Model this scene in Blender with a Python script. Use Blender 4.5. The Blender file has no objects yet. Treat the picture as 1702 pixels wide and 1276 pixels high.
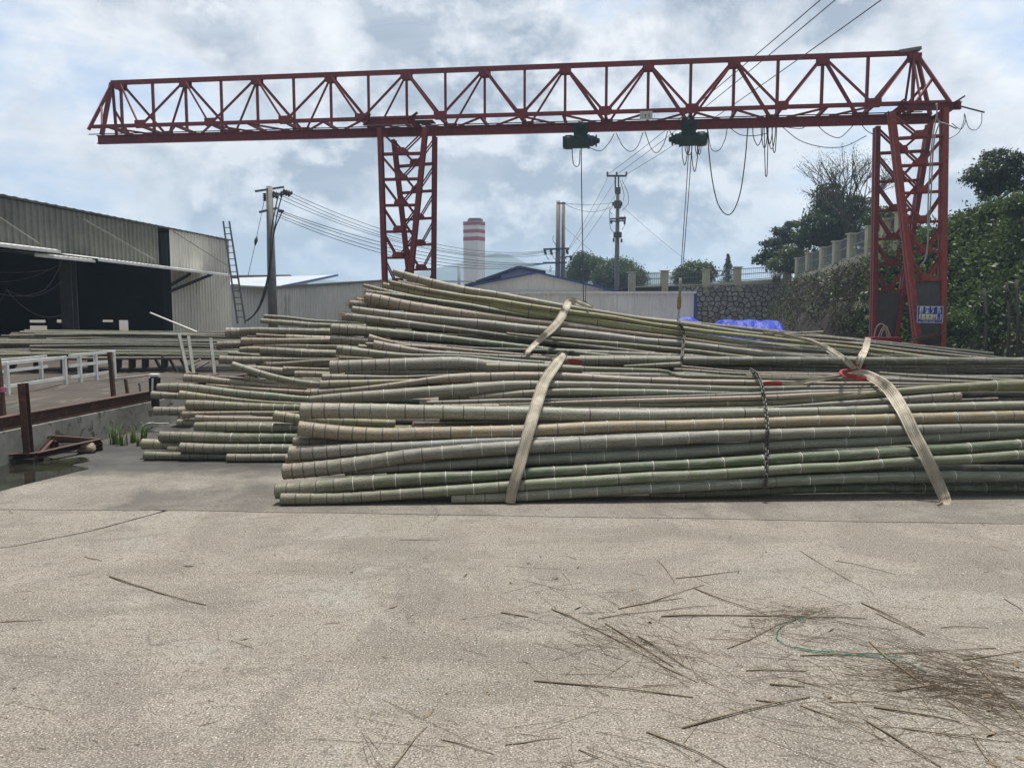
import bpy, math, random
import numpy as np
from mathutils import Vector, Matrix, noise

random.seed(7)
RNG = np.random.default_rng(7)
SC = bpy.context.scene
COL = SC.collection
R = math.radians

# ------------------------------------------------------------------ camera, sky, sun, exposure
EYE = Vector((0, 0, 1.5))
PITCH = math.atan(118 / 1285)
cam_d = bpy.data.cameras.new('camera')
cam = bpy.data.objects.new('camera', cam_d)
COL.objects.link(cam)
cam.location = EYE
cam.rotation_euler = (R(90) - PITCH, 0, 0)
cam_d.sensor_width = 36
cam_d.lens = 1285 / 1702 * 36
cam_d.clip_start = 0.05
cam_d.clip_end = 20000
SC.camera = cam

SUN_EL, SUN_AZ = R(77), R(15)          # azimuth from +Y towards +X
sun_d = bpy.data.lights.new('sun', 'SUN')
sun_d.energy = 4.2
sun_d.angle = R(9)
sun_d.color = (1.0, 0.96, 0.9)
sun = bpy.data.objects.new('sun', sun_d)
COL.objects.link(sun)
sv = Vector((math.sin(SUN_AZ) * math.cos(SUN_EL), math.cos(SUN_AZ) * math.cos(SUN_EL), math.sin(SUN_EL)))
sun.rotation_euler = (-sv).to_track_quat('-Z', 'Y').to_euler()

SC.view_settings.view_transform = 'Standard'
SC.view_settings.look = 'None'
SC.view_settings.gamma = 1
SC.view_settings.use_curve_mapping = False
SC.view_settings.exposure = 0.47


class NT:
    """small node-tree builder"""
    def __init__(s, tree):
        s.t = tree
        tree.nodes.clear()

    def n(s, typ, ins=None, **kw):
        nd = s.t.nodes.new('ShaderNode' + typ)
        for k, v in kw.items():
            setattr(nd, k, v)
        for k, v in (ins or {}).items():
            s.set(nd.inputs[k], v)
        return nd

    def set(s, sock, v):
        if isinstance(v, bpy.types.NodeSocket):
            s.t.links.new(v, sock)
        elif isinstance(v, bpy.types.Node):
            s.t.links.new(v.outputs[0], sock)
        else:
            if isinstance(v, (tuple, list)) and len(v) == 3 and sock.type == 'RGBA':
                v = (*v, 1)
            sock.default_value = v

    def math(s, op, a, b=0.0, clamp=False):
        return s.n('Math', {0: a, 1: b}, operation=op, use_clamp=clamp).outputs[0]

    def mix(s, f, a, b, mode='MIX'):
        nd = s.n('MixRGB', {0: f, 1: a, 2: b}, blend_type=mode)
        return nd.outputs[0]

    def ramp(s, f, stops):
        nd = s.n('ValToRGB', {0: f})
        el = nd.color_ramp.elements
        while len(el) < len(stops):
            el.new(0.5)
        for e, (p, c) in zip(el, stops):
            e.position = p
            e.color = (c, c, c, 1) if isinstance(c, (int, float)) else (*c, 1)
        return nd.outputs[0]

    def noise(s, vec, scale, detail=4, rough=0.55, dist=0.0):
        return s.n('TexNoise', {'Vector': vec, 'Scale': scale, 'Detail': detail, 'Roughness': rough, 'Distortion': dist})

    def scale(s, vec, v):
        return s.n('VectorMath', {0: vec, 1: v}, operation='MULTIPLY').outputs[0]


# world: daylight sky under broken cloud
W = bpy.data.worlds.new('World')
SC.world = W
W.use_nodes = True
k = NT(W.node_tree)
sky = k.n('TexSky', sky_type='NISHITA')
sky.sun_disc = False
sky.sun_elevation = SUN_EL
sky.sun_rotation = SUN_AZ
sky.air_density = 1.0
sky.dust_density = 1.5
tc = k.n('TexCoord').outputs['Generated']
sep = k.n('SeparateXYZ', {0: tc})
z = sep.outputs[2]
cs = k.scale(tc, (1.0, 1.0, 1.45))
def cloud_density(dz):
    q = k.n('VectorMath', {0: cs, 1: (14.2, 6.6, dz)}, operation='ADD').outputs[0]
    a = k.noise(q, 3.6, 10, 0.60, 0.1).outputs[0]
    b = k.noise(q, 1.3, 3, 0.5, 0.2).outputs[0]
    return k.math('ADD', k.math('MULTIPLY', a, 0.58), k.math('MULTIPLY', b, 0.42))
d0, d1 = cloud_density(0.3), cloud_density(0.335)
lit = k.math('ADD', 0.5, k.math('MULTIPLY', k.math('SUBTRACT', d0, d1), 14.0), True)
thick = k.ramp(d0, [(0.42, 0.25), (0.50, 1.0)])
wisp = k.noise(k.n('VectorMath', {0: k.scale(tc, (2.0, 2.0, 9.0)), 1: (0.3, 0.2, 0.9)}, operation='ADD').outputs[0], 1.5, 7, 0.6, 0.6).outputs[0]
dark = k.math('MULTIPLY', thick, k.math('SUBTRACT', 1.34, lit), True)
cloud = k.mix(dark, (9.5, 9.5, 9.5), (3.2, 3.75, 4.5))
cloud = k.mix(k.ramp(wisp, [(0.50, 0.0), (0.70, 0.3)]), cloud, (8.6, 8.9, 9.3))
cover = k.ramp(k.math('ADD', k.math('MULTIPLY', d0, 0.8), k.math('MULTIPLY', wisp, 0.2)), [(0.385, 0.15), (0.45, 0.98)])
blue = k.mix(0.8, sky.outputs[0], (4.6, 6.2, 8.6))
skyc = k.mix(cover, blue, cloud)
low = k.ramp(z, [(0.0, 1.0), (0.16, 0.0)])
skyc = k.mix(k.math('MULTIPLY', low, 0.25), skyc, (6.6, 7.2, 8.0))
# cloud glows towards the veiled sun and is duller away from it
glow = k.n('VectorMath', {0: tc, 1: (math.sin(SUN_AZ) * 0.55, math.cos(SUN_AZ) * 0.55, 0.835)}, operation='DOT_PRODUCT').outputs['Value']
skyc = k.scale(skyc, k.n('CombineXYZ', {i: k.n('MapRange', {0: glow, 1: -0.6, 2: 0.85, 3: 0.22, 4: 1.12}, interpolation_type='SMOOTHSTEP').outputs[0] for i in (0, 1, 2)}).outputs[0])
below = k.math('LESS_THAN', z, -0.01)
skyc = k.mix(below, skyc, (2.0, 2.0, 1.9))
SC.cycles.volume_bounces = 2
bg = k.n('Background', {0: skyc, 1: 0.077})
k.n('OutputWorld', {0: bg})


# ------------------------------------------------------------------ helpers
def U(x, y, Y):
    """the point at forward distance Y that the photograph shows at its pixel (x, y)"""
    c, s = math.cos(PITCH), math.sin(PITCH)
    u, v = (x - 851) / 1285, (y - 638) / 1285
    d = Vector((u, c - v * s, -s - v * c))
    return d * (Y / d.y) + EYE


def UG(x, y, zz=0.0):
    p = U(x, y, 1.0) - EYE
    return EYE + p * ((zz - EYE.z) / p.z)


def UP(x, y, A, m):
    """same, on the plane Y = A + m X"""
    p = U(x, y, 1.0) - EYE
    t = A / (1 - m * p.x)
    return EYE + p * t


MATS = {}


def mat(name, build):
    if name not in MATS:
        m = bpy.data.materials.new(name)
        m.use_nodes = True
        build(NT(m.node_tree))
        MATS[name] = m
    return MATS[name]


def out(k, **ins):
    b = k.n('BsdfPrincipled', {a.replace('_', ' '): v for a, v in ins.items()})
    k.n('OutputMaterial', {0: b.outputs[0]})
    return b


def bump(k, h, strength=0.3, dist=0.01):
    return k.n('Bump', {'Strength': strength, 'Distance': dist, 'Height': h}).outputs[0]


def worn(name, base, dark, rough=0.6, sc=3.0, metallic=0.0, spots=None, bmp=0.15, amount=0.6, streak=False):
    """paint / metal / concrete with blotches and grain, in world space"""
    def f(k):
        P = k.n('NewGeometry').outputs['Position']
        a = k.noise(P, sc, 6, 0.6).outputs[0]
        b = k.noise(P, sc * 9, 4, 0.6).outputs[0]
        v = k.math('ADD', k.math('MULTIPLY', a, 0.7), k.math('MULTIPLY', b, 0.3))
        c = k.mix(k.ramp(v, [(0.38, amount), (0.62, 0.0)]), base, dark)
        if spots:
            s = k.noise(P, sc * 4, 5, 0.7).outputs[0]
            c = k.mix(k.ramp(s, [(0.55, 0.0), (0.60, 1.0)]), c, spots)
        if streak:
            t = k.noise(k.scale(P, (7.0, 7.0, 0.55)), 1.0, 6, 0.65, 0.3).outputs[0]
            c = k.mix(k.ramp(t, [(0.52, 0.0), (0.72, 0.42)]), c, k.mix(0.5, dark, (0.13, 0.085, 0.05)))
        out(k, Base_Color=c, Roughness=rough, Metallic=metallic, Normal=bump(k, b, bmp, 0.01))
    return mat(name, f)


def me(name, verts, faces, mats=(), smooth=False, midx=None):
    m = bpy.data.meshes.new(name)
    m.from_pydata([tuple(v) for v in verts], [], faces)
    for a in mats:
        m.materials.append(a)
    if smooth:
        m.polygons.foreach_set('use_smooth', [True] * len(m.polygons))
    if midx is not None:
        m.polygons.foreach_set('material_index', midx)
    m.update()
    return m


def me_np(name, V, F, m, smooth=False):
    """big mesh from arrays: V (n,3), F (m,3|4)"""
    d = bpy.data.meshes.new(name)
    n, kf = F.shape
    d.vertices.add(len(V))
    d.vertices.foreach_set('co', np.asarray(V, np.float32).ravel())
    d.loops.add(n * kf)
    d.loops.foreach_set('vertex_index', F.astype(np.int32).ravel())
    d.polygons.add(n)
    d.polygons.foreach_set('loop_start', np.arange(0, n * kf, kf, dtype=np.int32))
    d.polygons.foreach_set('loop_total', np.full(n, kf, np.int32))
    if smooth:
        d.polygons.foreach_set('use_smooth', np.ones(n, bool))
    d.materials.append(m)
    d.update(calc_edges=True)
    return d


def link(name, data, parent=None):
    o = bpy.data.objects.new(name, data)
    COL.objects.link(o)
    if parent is not None:
        o.parent = parent
        o.matrix_parent_inverse = WM[parent.name].inverted() if parent.name in WM else Matrix()
    return o


WM = {}


def thing(name, label, cat, loc=(0, 0, 0), group=None):
    o = bpy.data.objects.new(name, None)
    COL.objects.link(o)
    o.location = loc
    o.empty_display_size = 0.2
    WM[o.name] = Matrix.Translation(loc)
    tag(o, label, cat, group)
    return o


def tag(o, label, cat, group=None):
    o['label'] = label
    o['category'] = cat
    if group:
        o['group'] = group
    return o


def kind(o, kd):
    o['kind'] = kd
    return o


def recentre(m):
    """move a mesh's origin to the middle of its underside; returns that point"""
    n = len(m.vertices)
    co = np.empty(n * 3, np.float32)
    m.vertices.foreach_get('co', co)
    co = co.reshape(-1, 3)
    c = (co.min(0) + co.max(0)) / 2
    c[2] = co[:, 2].min()
    m.vertices.foreach_set('co', (co - c).ravel())
    m.update()
    return Vector([float(a) for a in c])


def solo(name, m, label, cat, group=None):
    c = recentre(m)
    o = link(name, m)
    o.location = c
    WM[o.name] = Matrix.Translation(c)
    return tag(o, label, cat, group)


# shared unit profiles: length 1 along X, section inside +-0.5
def prism(name, sec, closed=True):
    n = len(sec)
    v = [(0, a, b) for a, b in sec] + [(1, a, b) for a, b in sec]
    f = [(i, (i + 1) % n, n + (i + 1) % n, n + i) for i in range(n)]
    f += [tuple(range(n - 1, -1, -1)), tuple(range(n, 2 * n))]
    return v, f


SECT = {
    'box': [(-.5, -.5), (.5, -.5), (.5, .5), (-.5, .5)],
    'angle': [(-.5, -.5), (.5, -.5), (.5, -.36), (-.36, -.36), (-.36, .5), (-.5, .5)],
    'ibeam': [(-.5, -.5), (.5, -.5), (.5, -.4), (.07, -.4), (.07, .4), (.5, .4), (.5, .5), (-.5, .5), (-.5, .4), (-.07, .4), (-.07, -.4), (-.5, -.4)],
    'chan': [(-.5, -.5), (.5, -.5), (.5, -.38), (-.36, -.38), (-.36, .38), (.5, .38), (.5, .5), (-.5, .5)],
    'tube': [(.5 * math.cos(i * math.pi / 5), .5 * math.sin(i * math.pi / 5)) for i in range(10)],
}
UNIT = {}


def unit(sec, m):
    key = (sec, m.name)
    if key not in UNIT:
        v, f = prism(sec, SECT[sec])
        UNIT[key] = me(sec + '_' + m.name, v, f, [m])
        if sec == 'tube':
            UNIT[key].polygons.foreach_set('use_smooth', [len(p.vertices) == 4 for p in UNIT[key].polygons])
    return UNIT[key]


def bar(name, a, b, w, h, m, parent=None, sec='box', up=(0, 0, 1), roll=0.0):
    a, b = Vector(a), Vector(b)
    x = b - a
    L = x.length
    x = x / L
    u = Vector(up)
    if abs(x.dot(u)) > 0.97:
        u = Vector((0, 1, 0)) if abs(x.y) < 0.9 else Vector((1, 0, 0))
    yv = u.cross(x).normalized()
    zv = x.cross(yv).normalized()
    if roll:
        q = Matrix.Rotation(roll, 3, x)
        yv, zv = q @ yv, q @ zv
    o = link(name, unit(sec, m), parent)
    M = Matrix(((x.x * L, yv.x * w, zv.x * h, a.x), (x.y * L, yv.y * w, zv.y * h, a.y), (x.z * L, yv.z * w, zv.z * h, a.z), (0, 0, 0, 1)))
    if parent is not None and parent.name in WM:
        o.matrix_parent_inverse = Matrix()
        o.matrix_local = WM[parent.name].inverted() @ M
    else:
        o.matrix_world = M
    return o


def tube_mesh(name, pts, rad, m, seg=6, caps=True):
    pts = [Vector(p) for p in pts]
    n = len(pts)
    if not hasattr(rad, '__len__'):
        rad = [rad] * n
    v, f = [], []
    for i, p in enumerate(pts):
        d = (pts[min(i + 1, n - 1)] - pts[max(i - 1, 0)]).normalized()
        u = Vector((0, 0, 1)) if abs(d.z) < 0.9 else Vector((0, 1, 0))
        s = d.cross(u).normalized()
        t = s.cross(d)
        for j in range(seg):
            an = 2 * math.pi * j / seg
            v.append(p + (s * math.cos(an) + t * math.sin(an)) * rad[i])
    for i in range(n - 1):
        for j in range(seg):
            f.append((i * seg + j, i * seg + (j + 1) % seg, (i + 1) * seg + (j + 1) % seg, (i + 1) * seg + j))
    if caps:
        f.append(tuple(range(seg - 1, -1, -1)))
        f.append(tuple((n - 1) * seg + j for j in range(seg)))
    return me(name, v, f, [m], smooth=True)


def sag(a, b, drop, n=16):
    a, b = Vector(a), Vector(b)
    return [a.lerp(b, i / n) - Vector((0, 0, 4 * drop * (i / n) * (1 - i / n))) for i in range(n + 1)]


def smooth_path(pts, per=6):
    """Catmull-Rom through the points"""
    P = [Vector(p) for p in pts]
    P = [P[0] * 2 - P[1]] + P + [P[-1] * 2 - P[-2]]
    o = []
    for i in range(1, len(P) - 2):
        for j in range(per):
            t = j / per
            a, b, c, d = P[i - 1], P[i], P[i + 1], P[i + 2]
            o.append(0.5 * (2 * b + (c - a) * t + (2 * a - 5 * b + 4 * c - d) * t * t + (3 * b - a - 3 * c + d) * t ** 3))
    o.append(P[-2])
    return o


def box_mesh(name, lo, hi, m, bev=0.0):
    x0, y0, z0 = lo
    x1, y1, z1 = hi
    v = [(x0, y0, z0), (x1, y0, z0), (x1, y1, z0), (x0, y1, z0), (x0, y0, z1), (x1, y0, z1), (x1, y1, z1), (x0, y1, z1)]
    return me(name, v, [(0, 3, 2, 1), (4, 5, 6, 7), (0, 1, 5, 4), (1, 2, 6, 5), (2, 3, 7, 6), (3, 0, 4, 7)], [m])


def lathe(name, prof, m, seg=16, axis='z', smooth=True):
    """prof: (r, h)"""
    v, f = [], []
    for r, h in prof:
        for j in range(seg):
            a = 2 * math.pi * j / seg
            c, s = r * math.cos(a), r * math.sin(a)
            v.append((c, s, h) if axis == 'z' else (h, c, s))
    for i in range(len(prof) - 1):
        for j in range(seg):
            f.append((i * seg + j, i * seg + (j + 1) % seg, (i + 1) * seg + (j + 1) % seg, (i + 1) * seg + j))
    f.append(tuple(range(seg - 1, -1, -1)))
    f.append(tuple((len(prof) - 1) * seg + j for j in range(seg)))
    return me(name, v, f, [m], smooth=smooth)


# ------------------------------------------------------------------ materials
def concrete_yard(k):
    P = k.n('NewGeometry').outputs['Position']
    big = k.noise(P, 0.35, 5, 0.6, 0.4).outputs[0]
    mid = k.noise(P, 2.2, 7, 0.62).outputs[0]
    fine = k.noise(P, 26, 6, 0.7).outputs[0]
    grit = k.noise(P, 120, 2, 0.6).outputs[0]
    c = k.mix(k.ramp(big, [(0.35, 0.0), (0.65, 1.0)]), (0.262, 0.232, 0.194), (0.222, 0.204, 0.168))
    blot = k.noise(P, 0.75, 8, 0.68, 1.2).outputs[0]
    c = k.mix(k.ramp(blot, [(0.42, 0.75), (0.50, 0.0)]), c, (0.165, 0.143, 0.122))
    c = k.mix(k.ramp(blot, [(0.56, 0.0), (0.64, 0.5)]), c, (0.27, 0.262, 0.235))
    stre = k.noise(k.scale(P, (0.5, 1.6, 1)), 1.1, 7, 0.62, 0.8).outputs[0]
    c = k.mix(k.ramp(stre, [(0.38, 0.75), (0.47, 0.0)]), c, (0.150, 0.138, 0.110))
    c = k.mix(k.ramp(stre, [(0.60, 0.0), (0.70, 0.35)]), c, (0.33, 0.30, 0.255))
    dirt_ = k.noise(k.n('VectorMath', {0: P, 1: (7.3, 2.2, 0)}, operation='ADD').outputs[0], 1.7, 8, 0.72, 0.6).outputs[0]
    c = k.mix(k.ramp(dirt_, [(0.56, 0.0), (0.66, 0.75)]), c, (0.115, 0.098, 0.078))
    c = k.mix(k.ramp(mid, [(0.34, 0.55), (0.55, 0.0)]), c, (0.20, 0.172, 0.14))
    c = k.mix(k.ramp(mid, [(0.58, 0.0), (0.75, 0.4)]), c, (0.36, 0.33, 0.28))
    c = k.mix(k.ramp(fine, [(0.38, 0.75), (0.51, 0.0)]), c, (0.125, 0.108, 0.088))
    c = k.mix(k.ramp(grit, [(0.38, 0.8), (0.48, 0.0)]), c, (0.085, 0.074, 0.06))
    c = k.mix(k.ramp(grit, [(0.56, 0.0), (0.66, 0.7)]), c, (0.46, 0.42, 0.36))
    vo = k.n('TexVoronoi', {'Vector': P, 'Scale': 42.0, 'Randomness': 1.0})
    peb = k.ramp(vo.outputs['Distance'], [(0.10, 1.0), (0.20, 0.0)])
    pick = k.n('SeparateColor', {0: vo.outputs['Color']})
    c = k.mix(k.math('MULTIPLY', peb, k.math('GREATER_THAN', pick.outputs[0], 0.86)), c, (0.48, 0.44, 0.38))
    c = k.mix(k.math('MULTIPLY', peb, k.math('LESS_THAN', pick.outputs[0], 0.22)), c, (0.10, 0.085, 0.07))
    cd = k.n('VectorMath', {0: P, 1: k.scale(k.noise(P, 1.6, 4, 0.6).outputs['Color'], (0.9, 0.9, 0.0))}, operation='ADD').outputs[0]
    ck = k.n('TexVoronoi', {'Vector': cd, 'Scale': 0.42}, feature='DISTANCE_TO_EDGE').outputs['Distance']
    c = k.mix(k.math('MULTIPLY', k.ramp(ck, [(0.0, 0.8), (0.004, 0.0)]), k.ramp(big, [(0.48, 0.0), (0.56, 1.0)])), c, (0.07, 0.06, 0.05))
    # damp, dirty concrete behind the joint and round the bundle (a stain with its own edge); the strip before the bundle also holds painted shade
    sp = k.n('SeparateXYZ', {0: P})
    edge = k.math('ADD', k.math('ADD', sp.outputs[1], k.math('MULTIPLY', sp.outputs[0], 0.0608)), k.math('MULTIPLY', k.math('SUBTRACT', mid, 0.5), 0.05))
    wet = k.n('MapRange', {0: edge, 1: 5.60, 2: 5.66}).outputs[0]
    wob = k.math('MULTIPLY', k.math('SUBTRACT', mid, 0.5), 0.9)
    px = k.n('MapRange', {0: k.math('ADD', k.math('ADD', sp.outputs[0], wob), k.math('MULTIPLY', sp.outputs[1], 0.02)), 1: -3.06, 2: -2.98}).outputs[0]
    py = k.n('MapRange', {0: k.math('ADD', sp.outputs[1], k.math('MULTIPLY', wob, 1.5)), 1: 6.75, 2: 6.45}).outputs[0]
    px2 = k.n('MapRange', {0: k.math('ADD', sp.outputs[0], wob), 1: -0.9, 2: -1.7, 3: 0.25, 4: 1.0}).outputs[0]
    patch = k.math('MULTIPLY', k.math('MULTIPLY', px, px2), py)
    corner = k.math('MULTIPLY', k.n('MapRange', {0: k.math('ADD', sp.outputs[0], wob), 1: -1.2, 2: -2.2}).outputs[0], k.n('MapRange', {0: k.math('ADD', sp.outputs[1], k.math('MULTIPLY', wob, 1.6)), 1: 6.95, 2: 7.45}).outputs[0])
    front = k.n('MapRange', {0: sp.outputs[0], 1: -2.1, 2: -1.5}).outputs[0]  # faint shade painted into the strip before the bundle
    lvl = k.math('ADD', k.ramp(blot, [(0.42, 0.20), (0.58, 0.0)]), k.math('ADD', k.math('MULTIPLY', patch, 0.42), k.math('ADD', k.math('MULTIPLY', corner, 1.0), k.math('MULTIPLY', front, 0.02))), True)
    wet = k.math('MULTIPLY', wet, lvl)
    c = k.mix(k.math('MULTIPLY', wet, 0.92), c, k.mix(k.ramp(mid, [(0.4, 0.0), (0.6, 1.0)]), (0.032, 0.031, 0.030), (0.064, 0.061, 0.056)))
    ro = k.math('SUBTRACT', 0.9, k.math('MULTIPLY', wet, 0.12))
    h = k.math('ADD', k.math('MULTIPLY', fine, 0.6), k.math('MULTIPLY', grit, 0.5))
    out(k, Base_Color=c, Roughness=ro, Specular_IOR_Level=0.3, Normal=bump(k, h, 0.55, 0.012))


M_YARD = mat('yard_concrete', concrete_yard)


def dirt(k):
    P = k.n('NewGeometry').outputs['Position']
    a = k.noise(P, 0.9, 7, 0.65, 0.5).outputs[0]
    st = k.noise(k.scale(P, (2.2, 0.7, 1)), 2.2, 6, 0.6, 0.8).outputs[0]
    c = k.mix(k.ramp(a, [(0.35, 0.0), (0.65, 1.0)]), (0.028, 0.021, 0.015), (0.066, 0.05, 0.037))
    c = k.mix(k.ramp(st, [(0.55, 0.0), (0.70, 0.5)]), c, (0.20, 0.17, 0.135))
    out(k, Base_Color=c, Roughness=0.85, Normal=bump(k, a, 0.6, 0.05))


M_DIRT = mat('yard_dirt', dirt)
M_EARTH = worn('earth', (0.12, 0.10, 0.07), (0.06, 0.05, 0.035), 0.95, 0.8)
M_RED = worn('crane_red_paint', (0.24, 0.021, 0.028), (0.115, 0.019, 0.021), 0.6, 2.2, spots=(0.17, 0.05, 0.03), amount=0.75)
M_REDL = worn('crane_red_painted_sun_rust', (0.31, 0.028, 0.027), (0.14, 0.033, 0.021), 0.65, 2.2, spots=(0.22, 0.085, 0.035))  # lighter copy of the crane red: sunlight put into the colour, plus rust
M_RUST = worn('rusty_steel', (0.085, 0.042, 0.030), (0.035, 0.022, 0.018), 0.8, 3.0, spots=(0.14, 0.06, 0.03))
M_GREEN = worn('hoist_green', (0.012, 0.045, 0.036), (0.008, 0.018, 0.016), 0.45, 4)
M_BLACK = worn('black_rubber', (0.018, 0.018, 0.02), (0.03, 0.03, 0.03), 0.6, 5)
M_WIRE = worn('wire', (0.02, 0.02, 0.022), (0.03, 0.03, 0.03), 0.5, 5)
M_ROPE = worn('steel_rope', (0.10, 0.10, 0.10), (0.05, 0.05, 0.05), 0.5, 5)
M_CONC = worn('pole_concrete', (0.24, 0.23, 0.21), (0.12, 0.115, 0.105), 0.85, 2.0)
M_WALLC = worn('curb_concrete', (0.37, 0.355, 0.31), (0.16, 0.155, 0.13), 0.85, 1.2, spots=(0.10, 0.09, 0.07), amount=0.8)
M_CREAM = worn('cream_cladding', (0.82, 0.79, 0.70), (0.62, 0.595, 0.51), 0.5, 0.6, streak=True)
M_CREAM2 = worn('pale_grey_cladding', (0.82, 0.81, 0.75), (0.64, 0.63, 0.57), 0.5, 0.5, streak=True)
M_FASC = worn('weathered_grey_cladding', (0.17, 0.17, 0.145), (0.075, 0.08, 0.07), 0.6, 0.7, amount=0.9, streak=True)
M_CANOPY = worn('canopy_sheet', (0.82, 0.82, 0.77), (0.5, 0.5, 0.45), 0.45, 1.5)
M_DARKIN = worn('shed_interior_shade', (0.022, 0.026, 0.034), (0.012, 0.014, 0.018), 0.9, 1.0)  # near-black: the shade inside the shed is put into the colour
M_BLUE = worn('blue_roof_trim', (0.03, 0.06, 0.26), (0.02, 0.04, 0.15), 0.45, 2)
M_NAVY = worn('dark_blue_roof', (0.035, 0.05, 0.085), (0.02, 0.028, 0.05), 0.5, 2)
M_ROOFG = worn('grey_roof', (0.22, 0.21, 0.20), (0.12, 0.11, 0.10), 0.6, 1)
M_ROOFW = worn('white_roof_sheet', (0.42, 0.45, 0.47), (0.28, 0.31, 0.34), 0.5, 0.6)
M_WHITE = worn('white_paint', (0.82, 0.82, 0.78), (0.5, 0.49, 0.45), 0.55, 4)
M_TOWER = worn('tower_white', (0.80, 0.80, 0.77), (0.66, 0.66, 0.64), 0.7, 0.1)
M_TRED = worn('tower_red_band', (0.42, 0.05, 0.075), (0.32, 0.05, 0.06), 0.7, 0.3)
M_FENCEP = worn('fence_post_render', (0.52, 0.50, 0.36), (0.30, 0.30, 0.18), 0.85, 1.6)
M_FENCER = worn('fence_rail_paint', (0.20, 0.22, 0.215), (0.11, 0.12, 0.12), 0.5, 3)
M_STONE = None


def stone(k):
    P = k.n('NewGeometry').outputs['Position']
    rnd = k.n('ObjectInfo').outputs['Random']
    a = k.noise(P, 4.0, 6, 0.6).outputs[0]
    c = k.mix(rnd, (0.22, 0.20, 0.185), (0.42, 0.40, 0.375))
    c = k.mix(k.ramp(a, [(0.4, 0.6), (0.6, 0.0)]), c, (0.10, 0.092, 0.085))
    out(k, Base_Color=c, Roughness=0.9, Normal=bump(k, a, 0.5, 0.05))


M_STONE = mat('wall_stone', stone)
M_MORTAR = worn('wall_mortar', (0.035, 0.034, 0.03), (0.02, 0.02, 0.018), 0.95, 3)


def tarp(k):
    P = k.n('NewGeometry').outputs['Position']
    a = k.noise(P, 3.5, 4, 0.5, 0.6).outputs[0]
    c = k.mix(k.ramp(a, [(0.4, 0.0), (0.6, 1.0)]), (0.006, 0.022, 0.31), (0.010, 0.040, 0.42))
    out(k, Base_Color=c, Roughness=0.5, Specular_IOR_Level=0.25, Normal=bump(k, a, 0.7, 0.12))


M_TARP = mat('blue_tarpaulin', tarp)


def strapm(k):
    uv = k.n('UVMap').outputs[0]
    P = k.n('NewGeometry').outputs['Position']
    s = k.n('SeparateXYZ', {0: uv})
    line = k.math('SINE', k.math('MULTIPLY', s.outputs[0], 38.0))
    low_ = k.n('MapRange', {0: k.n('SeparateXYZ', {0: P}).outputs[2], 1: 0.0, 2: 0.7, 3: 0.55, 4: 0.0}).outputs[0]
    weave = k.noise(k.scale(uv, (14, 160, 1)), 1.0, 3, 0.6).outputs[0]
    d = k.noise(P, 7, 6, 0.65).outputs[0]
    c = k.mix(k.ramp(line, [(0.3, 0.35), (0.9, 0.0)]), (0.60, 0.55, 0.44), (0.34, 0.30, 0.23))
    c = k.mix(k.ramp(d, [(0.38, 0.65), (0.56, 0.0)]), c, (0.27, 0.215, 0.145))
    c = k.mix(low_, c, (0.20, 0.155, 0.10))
    c = k.mix(k.ramp(weave, [(0.4, 0.45), (0.6, 0.0)]), c, (0.22, 0.19, 0.14))
    out(k, Base_Color=c, Roughness=0.9, Normal=bump(k, k.math('ADD', line, weave), 0.35, 0.004))


M_STRAP = mat('sling_webbing', strapm)
M_SRED = worn('sling_red_sleeve', (0.33, 0.035, 0.03), (0.16, 0.03, 0.025), 0.8, 12)


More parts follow.
